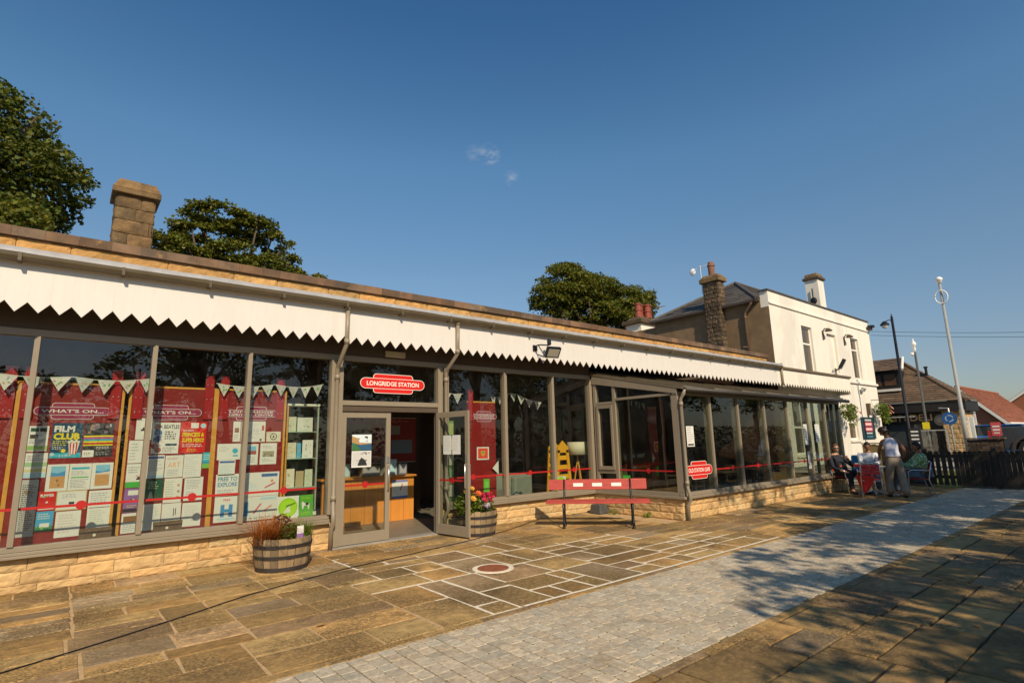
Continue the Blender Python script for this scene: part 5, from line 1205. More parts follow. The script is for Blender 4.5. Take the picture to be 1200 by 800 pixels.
mb = MB(); mb.box(DX + .1, DX + .2, 7.22, 10.6, 2.0, 2.555, SHOP); M = fr((DX + .09, 10.1, 2.07), (0, -1, 0)); GOLD = pm(.75, .46, .2)
mb.text('TOAST', .05, .08, 1.30, .40, M, .004, GOLD, .02); mb.text('DELI', 1.62, .08, 2.50, .40, M, .004, GOLD, .02); mb.text('&', 1.38, .1, 1.54, .36, M, .004, GOLD, .02)
mb.disc(2.3+.5, .08, .24, M, .004, pm(.35, .29, .22), 20, .26); mb.disc(2.8, .1, .15, M, .006, pm(.5, .42, .32), 16, .12); mb.build('shop_sign', DL)
mb = MB(); mb.box(DX + .12, DX + .3, 7.22, 7.7, .4, 2.0, SHOP)
for y in (7.7, 8.6, 9.5, 10.5): mb.box(DX + .1, DX + .2, y - .04, y + .04, .4, 2.0, SHOP)
mb.box(DX + .1, DX + .2, 7.74, 10.5, .4, .95, SHOP); mb.build('shopfront', DL)
mb = MB(); mb.add([(DX + .15, 10.5, .95), (DX + .15, 7.7, .95), (DX + .15, 7.7, 2.0), (DX + .15, 10.5, 2.0)], [(0, 1, 2, 3)], mat('shop_glass', (.05, .06, .065), .06, .1, 2, spec=.8)); mb.build('shop_window', DL)
ra, rb = Vector((DX - .3, 6.12, 3.03)), Vector((DX - .3, 14, 3.03)); rt0, rt1 = Vector((DX + 2.2, 9.2, 5.45)), Vector((DX + 2.2, 14, 5.45)); rc = Vector((DX + 2.3, 6.12, 3.03)); rt2 = Vector((DX + 2.3, 9.2, 5.45))
mb = MB(); courses(mb, rb, ra, rt1, rt0, 22, TILEB, .03); courses(mb, ra, rc, rt0, rt2, 22, TILEB, .03); mb.tube([ra, rt0], .09, TILEB, 8); mb.tube([rt0, rt1], .09, TILEB, 8); mb.build('roof', DL)

mb = MB(); mb.box(DX + .35, DX + 2.4, 8.75, 14, 3.72, 4.72, SHOP); 
for y in (8.9, 9.55, 10.2, 10.85): mb.box(DX + .33, DX + .345, y, y + .5, 3.98, 4.55, mat('dormer_glass', (.11, .06, .035), .3, .2, 3))
mb.box(DX + .2, DX + .349, 8.7, 14, 3.68, 3.80, TRIMW); dmr = mb.build('dormer', DL)
a0, a1 = Vector((DX + .1, 8.5, 4.72)), Vector((DX + .1, 14, 4.72)); mb = MB(); courses(mb, a1, a0, Vector((DX + 2.0, 14, 5.5)), Vector((DX + 2.0, 8.9, 5.5)), 8, TILEB, .03); mb.add([a0, a0 + Vector((.1, .3, -.02)), Vector((DX + 2, 8.9, 5.48))], [(0, 1, 2)], TRIMW); mb.tube([a0, Vector((DX + 2.0, 8.9, 5.52))], .06, TRIMW, 6); mb.build('dormer_roof', dmr)
mb = MB(); mb.tube([(DX + 1.0, 7.75, 3.9), (DX + 1.0, 7.75, 4.75)], .06, BLACKM, 8); mb.tube([(DX + 1.0, 7.75, 4.75), (DX + 1.0, 7.75, 4.82)], .09, BLACKM, 8); mb.build('flue', DL)
mb = MB(); mb.tube([(DX - .4, 8.2, 2.35), (DX - .4, 9.4, 2.35)], .03, GREYM, 6)
for y in (8.2, 8.8, 9.4): mb.tube([(DX - .4, y, 2.35), (DX + .1, y, 2.4)], .02, GREYM, 5)
mb.build('awning_bar', DL)

# ------------------------------------------------------------------ brick houses
def house(name, label, x, y0, y1, ze, zr, L, g=.5):
    r = thing(name, label, 'house', (x + L / 2, (y0 + y1) / 2, g)); ym = (y0 + y1) / 2
    mb = MB(); V = [(x, y0, g), (x, y1, g), (x, y1, ze), (x, ym, zr), (x, y0, ze)]; W = [(x + L, b, c) for a, b, c in V]
    mb.add(V + W, [(4, 3, 2, 1, 0), (5, 6, 7, 8, 9), (0, 5, 9, 4), (1, 2, 7, 6)], BRK); mb.build('wall', r)
    o = .5; dz = (zr - ze) / (ym - y0) * o
    mb = MB(); a, b = Vector((x - .3, y0 - o, ze - dz + .05)), Vector((x + L + .3, y0 - o, ze - dz + .05)); t0, t1 = Vector((x - .3, ym, zr + .08)), Vector((x + L + .3, ym, zr + .08))
    courses(mb, a, b, t0, t1, 26, TILEO, .05); c, d = Vector((x - .3, y1 + o, ze - dz + .05)), Vector((x + L + .3, y1 + o, ze - dz + .05)); courses(mb, d, c, t1, t0, 26, TILEO, .05); mb.tube([t0, t1], .14, TILEO, 8); mb.build('roof', r)
    mb = MB()
    for p, q in ((a, t0), (c, t0)):
        mb.add([p + Vector((-.04, 0, -.32)), p + Vector((-.04, 0, 0)), q + Vector((-.04, 0, 0)), q + Vector((-.04, 0, -.32)), p + Vector((.03, 0, -.32)), p + Vector((.03, 0, 0)), q + Vector((.03, 0, 0)), q + Vector((.03, 0, -.32))], [(0, 1, 2, 3), (7, 6, 5, 4), (0, 3, 7, 4), (1, 5, 6, 2)], TRIMW)
    mb.build('bargeboard', r)
    mb = MB(); mb.tube([a + Vector((0, -.05, -.05)), b + Vector((0, -.05, -.05))], .09, TRIMW, 8); mb.build('gutter', r)
    for i in range(3):
        xx = x + 2 + i * 4.5; mb = MB(); mb.box(xx, xx + 1.8, y0 - .03, y0 - .004, g + 1., g + 2.1, TRIMW); mb.box(xx + .1, xx + 1.7, y0 - .04, y0 - .031, g + 1.1, g + 2.0, MATS['dusky_glass']); mb.build('window', r)
    return r
house('bungalow', 'orange brick bungalow with orange tiled roof and white bargeboard behind the shop', 60, 9.6, 14.6, 2.7, 5.35, 16)
house('bungalow', 'orange tiled house furthest back at the right edge', 84, 4.2, 15, 3.0, 6.9, 16)
mb = MB(); 
for yy in (8.2, 10.4): mb.box(44, 44.1, yy, yy + .1, .5, 2.75, WHITEP)
mb.box(44, 44.1, 8.2, 10.5, 2.7, 2.8, WHITEP); tag(mb.build('goalpost_frame'), 'thin white rectangular frame in front of the orange bungalow', 'frame')

# ------------------------------------------------------------------ street furniture
def post(name, label, cat, x, y, z0, parts):
    r = thing(name, label, cat, (x, y, z0))
    for nm, fn, sm in parts:
        mb = MB(); fn(mb); mb.build(nm, r, smooth=sm)
    return r
lx, ly = 30.5, 8.17
post('street_lamp', 'black street lamp post with a small lantern beside the white building', 'street lamp', lx, ly, .45, [
    ('column', lambda m: m.tube([(lx, ly, .45), (lx, ly, 1.6), (lx, ly, 1.62), (lx, ly, 7.12)], [.10, .10, .07, .055], BLACKM, 10), True),
    ('arm', lambda m: (m.tube([(lx, ly, 6.93), (lx, ly + .14, 6.99), (lx, ly + .33, 6.92)], .02, BLACKM, 6), m.lathe([(.04, 7.12), (.02, 7.22), (.005, 7.3)], BLACKM, (lx, ly, 0), 8)), False),
    ('lantern', lambda m: (m.lathe([(.02, 6.97), (.07, 6.94), (.20, 6.80), (.20, 6.76)], BLACKM, (lx, ly + .33, 0), 12)), False),
    ('lantern_glass', lambda m: m.lathe([(.16, 6.755), (.10, 6.63), (.02, 6.6)], pm(.6, .6, .55), (lx, ly + .33, 0), 12), False)])
cx_, cy_ = 29.6, 7.25
post('camera_pole', 'thin dark pole with a white camera on top and a yellow notice', 'pole', cx_, cy_, .45, [
    ('column', lambda m: m.tube([(cx_, cy_, .45), (cx_, cy_, 1.5), (cx_, cy_, 1.52), (cx_, cy_, 5.18)], [.08, .08, .05, .045], mat('grey_pole', (.07, .07, .065), .5), 8), True),
    ('camera', lambda m: (m.lathe([(.05, 5.17), (.06, 5.33), (.05, 5.45), (.10, 5.5), (.10, 5.6), (.03, 5.68), (.02, 5.8)], WHITEP, (cx_, cy_, 0), 10), m.ball((cx_ - .05, cy_ + .1, 5.1), .08, WHITEP, 6)), True),
    ('yellow_notice', lambda m: m.box(cx_ - .1, cx_ - .085, cy_ - .13, cy_ + .13, 1.74, 2.04, YEL), False)])
px_, py_ = 26., 5.22
post('tall_pole', 'tall pale grey pole with a ring at the top against the sky', 'pole', px_, py_, .45, [
    ('column', lambda m: m.tube([(px_, py_, .45), (px_, py_, 2.4), (px_, py_, 2.42), (px_, py_, 7.3)], [.085, .08, .062, .048], mat('dull_grey_paint', (.30, .31, .30), .5, .1, 4), 12), True),
    ('finial', lambda m: m.lathe([(.05, 7.3), (.09, 7.32), (.09, 7.4), (.12, 7.42), (.12, 7.5), (.05, 7.56), (.01, 7.57)], WHITEP, (px_, py_, 0), 12), True),
    ('ring', lambda m: m.tube([(px_ - .08, py_ + .20 * math.cos(t * PI / 10), 6.75 + .26 * math.sin(t * PI / 10)) for t in range(21)], .02, WHITEP, 6), True)])
sx_, sy_ = 25., 5.4
def roundel(m):
    F = fr((sx_ - .06, sy_, 2.08), (0, -1, 0)); m.prism([(.23 * math.cos(2 * PI * k / 24), .23 * math.sin(2 * PI * k / 24)) for k in range(24)], F, .01, pm(.02, .10, .30)); W = PAPER
    for k in range(3):
        a = k * 2.094 + .3; P = []
        for q in range(7): t = a + q * .22; P.append((.13 * math.cos(t), .13 * math.sin(t)))
        for q in range(6, -1, -1): t = a + q * .22; P.append((.09 * math.cos(t), .09 * math.sin(t)))
        m.flat(P, F, .002, pm(.35, .42, .52)); t = a + 1.55; m.flat([(.075 * math.cos(t - .25), .075 * math.sin(t - .25)), (.145 * math.cos(t - .25), .145 * math.sin(t - .25)), (.11 * math.cos(t + .2), .11 * math.sin(t + .2))], F, .002, pm(.35, .42, .52))
post('road_sign', 'round blue mini roundabout sign on a thin post with a hooked top', 'road sign', sx_, sy_, .45, [
    ('column', lambda m: m.tube([(sx_, sy_, .45), (sx_, sy_, 2.45), (sx_, sy_ + .28, 2.47)], .03, GREYM, 8), True), ('sign_face', roundel, False)])
rx_, ry_ = 26., 4.32
post('red_sign', 'small red sign with white bars on a short red post near the pickup', 'sign', rx_, ry_, .45, [
    ('column', lambda m: m.tube([(rx_, ry_, .45), (rx_, ry_, 1.8)], .05, pm(.35, .05, .05), 8), True),
    ('sign_face', lambda m: (m.box(rx_ - .075, rx_ - .06, ry_ - .14, ry_ + .14, 1.42, 1.9, pm(.6, .09, .09)), m.box(rx_ - .08, rx_ - .0755, ry_ - .1, ry_ + .1, 1.72, 1.78, PAPER), m.box(rx_ - .08, rx_ - .0755, ry_ - .1, ry_ + .1, 1.6, 1.66, PAPER), m.box(rx_ - .08, rx_ - .0755, ry_ - .08, ry_ + .08, 1.5, 1.54, PAPER)), False)])
MBD = thing('menu_board', 'black menu board with white lines standing outside the shop', 'menu board', (25, 6.5, .5))
mb = MB(); mb.box(25, 25.06, 6.34, 6.72, .95, 1.78, K)
for i in range(5): mb.box(24.99, 24.999, 6.42, 6.66, 1.05 + i * .14, 1.11 + i * .14, PAPER)
mb.build('board', MBD)
for y in (6.38, 6.68): mb = MB(); mb.box(25.01, 25.05, y - .02, y + .02, .5, .949, K); mb.build('leg', MBD)
SCN = thing('glass_screen', 'pavement glass screen with metal frame outside the shop', 'screen', (29, 7.0, .43))
for y in (6.45, 7.5): mb = MB(); mb.box(28.97, 29.03, y - .03, y + .03, .43, 1.72, GREYM); mb.build('post', SCN)
mb = MB(); mb.add([(29, 6.48, .6), (29, 7.47, .6), (29, 7.47, 1.66), (29, 6.48, 1.66)], [(0, 1, 2, 3)], GLASS); mb.build('glass', SCN)
mb = MB(); mb.box(28.98, 29.02, 6.48, 7.47, 1.66, 1.70, GREYM); mb.box(28.98, 29.02, 6.48, 7.47, .56, .6, GREYM); mb.build('rail', SCN)
# timber box behind the tables
TB = thing('timber_bin_store', 'weathered upright timber box standing behind the cafe tables', 'box', (21.3, 6.65, 0))
mb = MB()
for i in range(7): mb.box(21.0, 21.03, 6.3 + i * .105, 6.398 + i * .105, .02, 1.24 + R.uniform(-.01, .01), OLIVEW, tone(.7, 1.15, .05))
for i in range(6): mb.box(21.031 + i * .105, 21.13 + i * .105, 6.27, 6.30, .02, 1.24, OLIVEW, tone(.7, 1.15, .05))
mb.box(21.04, 21.66, 6.31, 7.0, .02, 1.2, OLIVEW); mb.build('planks', TB)
mb = MB(); mb.box(20.97, 21.7, 6.24, 7.05, 1.262, 1.30, OLIVEW); mb.build('lid', TB)
# fence
FN = thing('picket_fence', 'dark stained picket fence with rounded tops across the end of the path', 'fence', (20.4, 4, 0))
y = 6.2; i = 0
while y > .2:
    gap = .040 if 4.55 < y < 5.12 else (.005 if y > 5.12 else .007); w = .108; h = 1.05 + R.uniform(-.012, .012); t = tone(.7, 1.3, .05)
    F = fr((20.38, y, 0), (0, -1, 0)); P = [(0, .06), (w, .06), (w, h - .05)] + [(w / 2 + w / 2 * math.cos(k * PI / 6), h - .05 + .05 * math.sin(k * PI / 6)) for k in range(1, 6)] + [(0, h - .05)]
    mb = MB(); mb.prism(P, F, .02, FENCEM, t); mb.build('picket', FN); y -= w + gap
mb = MB()
for z in (.25, .85): mb.box(20.402, 20.45, .2, 6.2, z, z + .09, FENCEM)
mb.build('rail', FN)
for y in (6.25, 5.17, 3.55, 1.95, .4): mb = MB(); mb.box(20.36, 20.47, y - .06, y + .05, 0, 1.12, FENCEM); mb.build('post', FN)
WL = thing('brick_wall', 'short dark brick wall with flat coping behind the picket fence', 'wall', (23, 4.2, .3))
mb = MB()
for k in range(13):
    yy = 3.72 - (.11 if k % 2 else 0)
    while yy < 4.62:
        a, b = max(yy, 3.72), min(yy + .215, 4.62); mb.box(23, 23.2, a + .005, b - .005, .36 + k * .075, .36 + k * .075 + .066, DARKBRICK, tone(.6, 1.6, .1)); yy += .225
mb.box(23.008, 23.19, 3.725, 4.615, .33, 1.33, MORTARD); mb.build('brickwork', WL)
mb = MB(); mb.box(22.95, 23.25, 3.66, 4.68, 1.338, 1.385, GRITD); mb.build('coping', WL, bevel=.008)
# overhead wires
for k, (z0, z1) in enumerate(((6.49, 5.86), (6.30, 5.66))):
    mb = MB(); P = [(30, 9.0 - (9 + 45) * t, z0 + (z1 - z0) * t * 9.9 - .0 + 1.2 * (t * 9.9 - 1) * t * 2 * 0 - .25 * math.sin(PI * min(1, t * 5)) * 0) for t in [i / 24 for i in range(25)]]
    P = [(30 + 2 * i / 24, 9.0 - 12 * i / 24, z0 + (z1 - z0) * 2.2 * i / 24 - .25 * math.sin(PI * i / 24)) for i in range(25)]
    mb.tube(P, .009, BLACKM, 5); tag(mb.build('overhead_wire'), ('upper' if k == 0 else 'lower') + ' overhead wire crossing the sky from the white building', 'wire')

# ------------------------------------------------------------------ vehicles
def wheel(r, name, x, y, z, R_, w, axis, rimm):
    ax = Matrix.Rotation(PI / 2, 3, 'X')
    mb = MB(); mb.lathe([(R_ * .62, -w / 2), (R_ * .95, -w / 2), (R_, -w / 3), (R_, w / 3), (R_ * .95, w / 2), (R_ * .62, w / 2)], mat('tyre', (.02, .02, .02), .85), (x, y, z), 24, ax=ax); t = mb.build('wheel', r, smooth=False)
    mb = MB(); s = -1 if axis < 0 else 1; F = fr((x, y + s * (w / 2 + .002), z), (-s, 0, 0) if s > 0 else (1, 0, 0)); mb.disc(0, 0, R_ * .63, F, -.01, pm(.03, .03, .03), 24)
    for k in range(6):
        a = k * PI / 3; c, q = math.cos(a), math.sin(a); p = .075 * R_ / .4
        mb.prism([(c * .05 - q * p, q * .05 + c * p), (c * .05 + q * p, q * .05 - c * p), (c * R_ * .6 + q * p * .8, q * R_ * .6 - c * p * .8), (c * R_ * .6 - q * p * .8, q * R_ * .6 + c * p * .8)], F, .02, rimm)
    mb.lathe([(R_ * .58, -.01), (R_ * .58, .01), (R_ * .66, .01), (R_ * .66, -.01)], rimm, (x, y + s * w / 2, z), 24, ax=ax); mb.build('rim', t)
TRK = thing('pickup_truck', 'dark grey pickup truck with pale alloy wheels at the right edge', 'pickup', (28.6, 3.0, .45))
TP = mat('dark_grey_paint', (.045, .055, .065), .25, .05, 3, coat=.6)
g = .45; ox = 27.0   # side profile faces -X? the truck stands across the view: its length runs along Y
def truck():
    # length along -Y: rear at y=4.75, nose towards negative y; side seen from -X
    F = fr((27.0, 4.75, g), (0, -1, 0))
    arch = lambda c: [(c + .47 * math.cos(PI - k * PI / 10), .42 + .47 * math.sin(PI - k * PI / 10)) for k in range(11)]
    side = [(0, .55), (.45, .45)] + arch(1.15) + [(1.7, .35), (3.6, .35)] + arch(4.3) + [(4.85, .45), (5.2, .55), (5.2, .95), (4.9, 1.08), (3.9, 1.15), (3.2, 1.78), (1.95, 1.8), (1.85, 1.28), (0, 1.28)]
    mb = MB(); mb.prism(side, F, 1.8, TP); mb.build('body', TRK, bevel=.03)
    mb = MB(); mb.prism([(2.05, 1.2), (3.7, 1.2), (3.15, 1.72), (2.05, 1.74)], fr((26.99, 4.75, g), (0, -1, 0)), .008, mat('tinted_glass', (.02, .025, .03), .05, .05, 3, spec=.8)); mb.build('window', TRK)
    for c in (1.15, 4.3):
        mb = MB(); P = arch(c); Q = [(c + .56 * math.cos(PI - k * PI / 10), .42 + .56 * math.sin(PI - k * PI / 10)) for k in range(11)]
        mb.prism(P + Q[::-1], fr((26.96, 4.75, g), (0, -1, 0)), .04, mat('arch_plastic', (.055, .05, .048), .6)); mb.build('wheel_arch', TRK)
    mb = MB(); mb.box(26.98, 26.995, 4.68, 4.76, g + .75, g + 1.15, pm(.45, .02, .02)); mb.build('tail_light', TRK)
    mb = MB(); mb.box(26.985, 28.85, 4.76, 4.86, g + .5, g + .66, GREYM); mb.build('bumper', TRK, bevel=.02)
truck()
def xwheel(r, x, y, z, R_, w, rimm):
    ax = Matrix.Rotation(PI / 2, 3, 'Y')
    mb = MB(); mb.lathe([(R_ * .62, -w / 2), (R_ * .95, -w / 2), (R_, -w / 3), (R_, w / 3), (R_ * .95, w / 2), (R_ * .62, w / 2)], mat('tyre', (.02, .02, .02), .85), (x, y, z), 24, ax=ax); t = mb.build('wheel', r)
    mb = MB(); F = fr((x - w / 2 - .004, y, z), (0, -1, 0)); mb.disc(0, 0, R_ * .64, F, -.012, pm(.03, .03, .03), 24)
    for k in range(6):
        a = k * PI / 3 + .3; c, q = math.cos(a), math.sin(a); p = .06
        mb.prism([(c * .04 - q * p, q * .04 + c * p), (c * .04 + q * p, q * .04 - c * p), (c * R_ * .62 + q * p * .7, q * R_ * .62 - c * p * .7), (c * R_ * .62 - q * p * .7, q * R_ * .62 + c * p * .7)], F, .015, rimm)
    P = [(R_ * .66 * math.cos(k * PI / 12), R_ * .66 * math.sin(k * PI / 12)) for k in range(24)]; Q = [(R_ * .57 * math.cos(k * PI / 12), R_ * .57 * math.sin(k * PI / 12)) for k in range(24)]
    for k in range(24): mb.flat([Q[k], P[k], P[(k + 1) % 24], Q[(k + 1) % 24]], F, .003, rimm)
    mb.build('rim', t)
ALLOY = pm(.42, .37, .30)
for yy in (3.6, .45): xwheel(TRK, 27.12, yy, g + .42, .40, .24, ALLOY); xwheel(TRK, 28.7, yy, g + .42, .40, .24, ALLOY)
CAR = thing('parked_car', 'small bright blue car parked behind the low wall', 'car', (34.5, 5.9, .45))
def car():
    bp = mat('blue_paint', (.02, .13, .42), .2, .04, 3, coat=.8); g = .45; F = fr((33.5, 6.9, g), (0, -1, 0))
    arch = lambda c: [(c + .36 * math.cos(PI - k * PI / 8), .3 + .36 * math.sin(PI - k * PI / 8)) for k in range(9)]
    mb = MB(); mb.prism([(0, .4), (.2, .28)] + arch(.75) + [(1.2, .22), (2.6, .22)] + arch(3.05) + [(3.6, .28), (3.8, .4), (3.78, .78), (3.55, .9), (.15, .92), (.0, .8)], F, 1.65, bp); mb.build('body', CAR, bevel=.04)
    mb = MB(); V = []
    for x, i in ((33.55, 0), (35.1, 0)):
        V += [(x, 6.85, g + .9), (x, 3.95, g + .9), (x + (.18 if x < 34 else -.18), 4.75, g + 1.38), (x + (.18 if x < 34 else -.18), 6.5, g + 1.4)]
    mb.add(V, [(0, 1, 2, 3), (7, 6, 5, 4), (0, 3, 7, 4), (1, 5, 6, 2)], MATS['tinted_glass']); mb.build('window', CAR)
    mb = MB(); mb.box(33.68, 34.97, 4.72, 6.52, g + 1.38, g + 1.43, bp); mb.build('roof', CAR, bevel=.02)
    for y in (6.15, 3.85):
        for x in (33.6, 35.0): xwheel(CAR, x, y, g + .3, .3, .2, ALLOY)
    mb = MB(); mb.box(33.49, 33.5, 6.75, 6.88, g + .6, g + .8, pm(.5, .03, .03)); mb.build('tail_light', CAR)
car()

# ------------------------------------------------------------------ cafe terrace furniture and people
def bistro_chair(x, y, rz, label, first=None):
    if first is not None:
        c = copy_tree(first); c.location = (x, y, 0); c.rotation_euler = (0, 0, rz); c['label'] = label; return c
    r = thing('bistro_chair', label, 'chair', (x, y, 0), rz, 'red and aluminium chairs at the outdoor table')
    mb = MB()
    for i in range(5): mb.box(-.2, .21, -.20 + i * .082, -.13 + i * .082, .435, .45, REDSEAT)
    mb.build('seat', r, local=True, bevel=.004)
    mb = MB()
    for i in range(3): mb.box(-.265 - i * .02, -.25 - i * .02, -.2, .2, .58 + i * .085, .65 + i * .085, REDSEAT)
    mb.build('backrest', r, local=True, bevel=.004)
    for s in (-1, 1):
        mb = MB(); mb.tube([(.26, s * .25, 0), (.22, s * .25, .43), (.20, s * .26, .62), (.14, s * .27, .67), (-.1, s * .27, .66), (-.27, s * .22, .64)], .0125, ALU, 8); mb.build('front_leg', r, local=True, smooth=True)
        mb = MB(); mb.tube([(-.33, s * .23, 0), (-.22, s * .22, .43), (-.27, s * .21, .65), (-.32, s * .20, .84)], .0125, ALU, 8); mb.build('back_leg', r, local=True, smooth=True)
    mb = MB(); mb.tube([(-.32, -.20, .84), (-.335, 0, .87), (-.32, .20, .84)], .0125, ALU, 8); mb.tube([(.22, -.25, .425), (.22, .25, .425)], .011, ALU, 8); mb.tube([(-.22, -.22, .425), (-.22, .22, .425)], .011, ALU, 8); mb.build('frame', r, local=True, smooth=True)
    return r
C1 = bistro_chair(17.12, 6.26, rad(-108), 'red bistro chair by the end of the glass extension, under the man in sunglasses')
bistro_chair(16.28, 5.36, rad(22), 'empty red bistro chair with its back to us and a red blanket hanging from it', C1)
bistro_chair(17.20, 4.62, rad(118), 'red bistro chair under the person in the green patterned top', C1)
bistro_chair(17.85, 5.85, rad(200), 'red bistro chair behind the table, under the person in the white shirt', C1)
TBL = thing('bistro_table', 'round aluminium bistro table with bottles and cups on it', 'table', (16.98, 5.55, 0))
mb = MB(); mb.lathe([(.38, .715), (.40, .72), (.40, .735), (.385, .74)], ALU, (16.98, 5.55, 0), 32); mb.build('tabletop', TBL)
mb = MB(); mb.lathe([(.028, .02), (.028, .715)], ALU, (16.98, 5.55, 0), 12); mb.build('pedestal', TBL, smooth=True)
for k in range(4):
    a = k * PI / 2 + .5; mb = MB(); mb.tube([(16.98, 5.55, .12), (16.98 + .3 * math.cos(a), 5.55 + .3 * math.sin(a), .02)], .016, ALU, 8); mb.build('leg', TBL)
BOT = glass_mat('bottle_glass', (.75, .85, .78), .1)
for i, (dx, dy, h, m, l) in enumerate([(-.12, .22, .26, BOT, 'clear glass bottle near the edge of the bistro table'), (.02, .12, .2, BOT, 'short glass bottle in the middle of the bistro table'), (.1, -.02, .24, BOT, 'tall clear glass on the bistro table')]):
    mb = MB(); mb.lathe([(.03, .742), (.033, .75), (.033, .742 + h * .6), (.013, .742 + h * .78), (.013, .742 + h)], m, (16.98 + dx, 5.55 + dy, 0), 12); tag(mb.build('bottle', smooth=True), l, 'bottle')
mb = MB(); mb.box(16.70, 16.86, 5.70, 5.86, .742, .80, SIGNRED); mb.box(16.72, 16.84, 5.72, 5.84, .801, .83, PAPER); tag(mb.build('sauce_box', bevel=.006), 'red and white box on the bistro table', 'box')
mb = MB(); mb.lathe([(.03, .742), (.04, .84), (.037, .84), (.028, .75)], pm(.5, .15, .05), (16.85, 5.36, 0), 12); tag(mb.build('cup'), 'orange drink cup on the bistro table', 'cup')
# red blanket over the empty chair's front-left corner
mb = MB(); V = []; N = 7
for i in range(N):
    u = i / (N - 1)
    for j in range(6):
        v = j / 5; wob = .02 * math.sin(u * 9 + v * 3)
        yy = 5.60 - .42 * u; w = 1 - .75 * v * abs(u - .35) * 1.4
        V.append((16.02 + .05 * v + wob, 5.40 + (yy - 5.40) * max(.15, 1 - .8 * v * v), .56 - .46 * v * (1 - .25 * u)))
F = [(i * 6 + j, (i + 1) * 6 + j, (i + 1) * 6 + j + 1, i * 6 + j + 1) for i in range(N - 1) for j in range(5)]
mb.add(V, F, mat('red_cloth', (.60, .025, .02), .7, .15, 9)); bl = mb.build('red_blanket', smooth=True); so = bl.modifiers.new('th', 'SOLIDIFY'); so.thickness = .012
tag(bl, 'bright red blanket hanging down from the empty bistro chair', 'blanket')

def skin_geo(verts, edges, radii, root=0, sub=2):
    me = bpy.data.meshes.new('sk'); me.from_pydata(verts, edges, []); ob = bpy.data.objects.new('sk', me); COL.objects.link(ob)
    ob.modifiers.new('s', 'SKIN'); m2 = ob.modifiers.new('b', 'SUBSURF'); m2.levels = sub; m2.render_levels = sub
    if not me.skin_vertices: me.skin_vertices.new()
    for i, r in enumerate(radii):
        sv = me.skin_vertices[0].data[i]; sv.radius = r if isinstance(r, tuple) else (r, r); sv.use_root = (i == root)
    bpy.context.view_layer.update(); dg = bpy.context.evaluated_depsgraph_get(); ev = ob.evaluated_get(dg); m = ev.to_mesh()
    v = [tuple(p.co) for p in m.vertices]; f = [tuple(p.vertices) for p in m.polygons]; ev.to_mesh_clear(); bpy.data.objects.remove(ob); bpy.data.meshes.remove(me)
    return v, f
class Rig:
    def __init__(s): s.v = []; s.e = []; s.r = []
    def pt(s, p, r, par=None):
        s.v.append(tuple(p)); s.r.append(r)
        if par is not None: s.e.append((par, len(s.v) - 1))
        return len(s.v) - 1
    def chain(s, par, *pr):
        for p, r in pr: par = s.pt(p, r, par)
        return par
    def hand(s, wrist, d, side):
        """palm with four bent fingers and a thumb; d = pointing direction, side = thumb side"""
        w = Vector(s.v[wrist]); d = Vector(d).normalized(); sd = Vector(side); sd = (sd - d * sd.dot(d)).normalized(); nn = d.cross(sd)
        p = s.pt(w + d * .06, (.034, .018), wrist)
        for k, l in enumerate((.066, .074, .07, .055)):
            o = sd * (.026 - .018 * k); a = s.pt(w + d * .095 + o, .0095, p); b = s.pt(w + d * (.095 + l * .5) + o * 1.1 + nn * .008, .0085, a); s.pt(w + d * (.095 + l * .85) + o * 1.1 + nn * .028, .007, b)
        a = s.pt(w + d * .04 + sd * .035, .011, p); s.pt(w + d * .075 + sd * .055 + nn * .01, .009, a)
def head(mb, c, rz, pitch, skin, tilt=0, eyes=True):
    M = Matrix.Translation(c) @ Matrix.Rotation(rz, 4, 'Z') @ Matrix.Rotation(pitch, 4, 'Y') @ Matrix.Rotation(tilt, 4, 'X')
    def fn(p):
        x, y, z = p
        if z < -.1: k = 1 - .28 * (-z - .1); x2 = x * k + .10 * max(0, -z); y2 = y * (1 - .35 * (-z - .1)); return Vector((x2, y2, z))
        if x > .85 and abs(y) < .3: pass
        return Vector((x, y, z))
    t = MB(); t.ball((0, 0, 0), (.098, .076, .122), skin, 12, fn=fn)
    t.add([(.092, -.014, -.03), (.092, .014, -.03), (.122, 0, -.032), (.094, 0, .025), (.096, 0, -.042)], [(0, 2, 3), (2, 1, 3), (0, 4, 2), (4, 1, 2)], skin)
    for s in (-1, 1): t.ball((-.005, s * .077, -.005), (.02, .009, .032), skin, 5)
    if eyes:
        for s in (-1, 1): t.ball((.086, s * .032, .012), (.008, .013, .007), pm(.05, .03, .02), 5)
    t.box(.086, .0925, -.022, .022, -.066, -.058, pm(.3, .10, .08))
    for a, b, in ((t.v, t.f),): pass
    o = len(mb.v); mb.v += [tuple(M @ Vector(p)) for p in t.v]
    for q, k, cc in zip(t.f, t.m, t.c): mb.f.append(tuple(i + o for i in q)); mb.m.append(mb.slot(t.slots[k])); mb.c.append(cc)
    return M
def person(label, loc, rz, build):
    r = thing('person', label, 'person', loc, rz)
    build(r); return r
def garment(name, rig, m, r, root=0, sub=2):
    mb = MB(); v, f = skin_geo(rig.v, rig.e, rig.r, root, sub); mb.add(v, f, m); return mb.build(name, r, smooth=True, local=True)
def cap_hair(name, M, m, r, s=(1.07, 1.08, 1.05), back=.0, bun=False, length=0):
    mb = MB()
    def fn(p):
        x, y, z = p
        lim = -.15 - length if x < .25 else .42
        if z < lim: z = lim + (z - lim) * .05
        if x > .45 and z < .5: return Vector((.60, y * .9, max(z, .50)))
        return Vector((x, y, z))
    mb.ball((-.008, 0, .006), (.098 * s[0], .076 * s[1], .122 * s[2]), m, 12, fn=fn)
    if bun: mb.ball((-.10, 0, .05), (.05, .05, .05), m, 8); 
    mb.v = [tuple(M @ Vector(p)) for p in mb.v]; return mb.build(name, r, smooth=True, local=True)
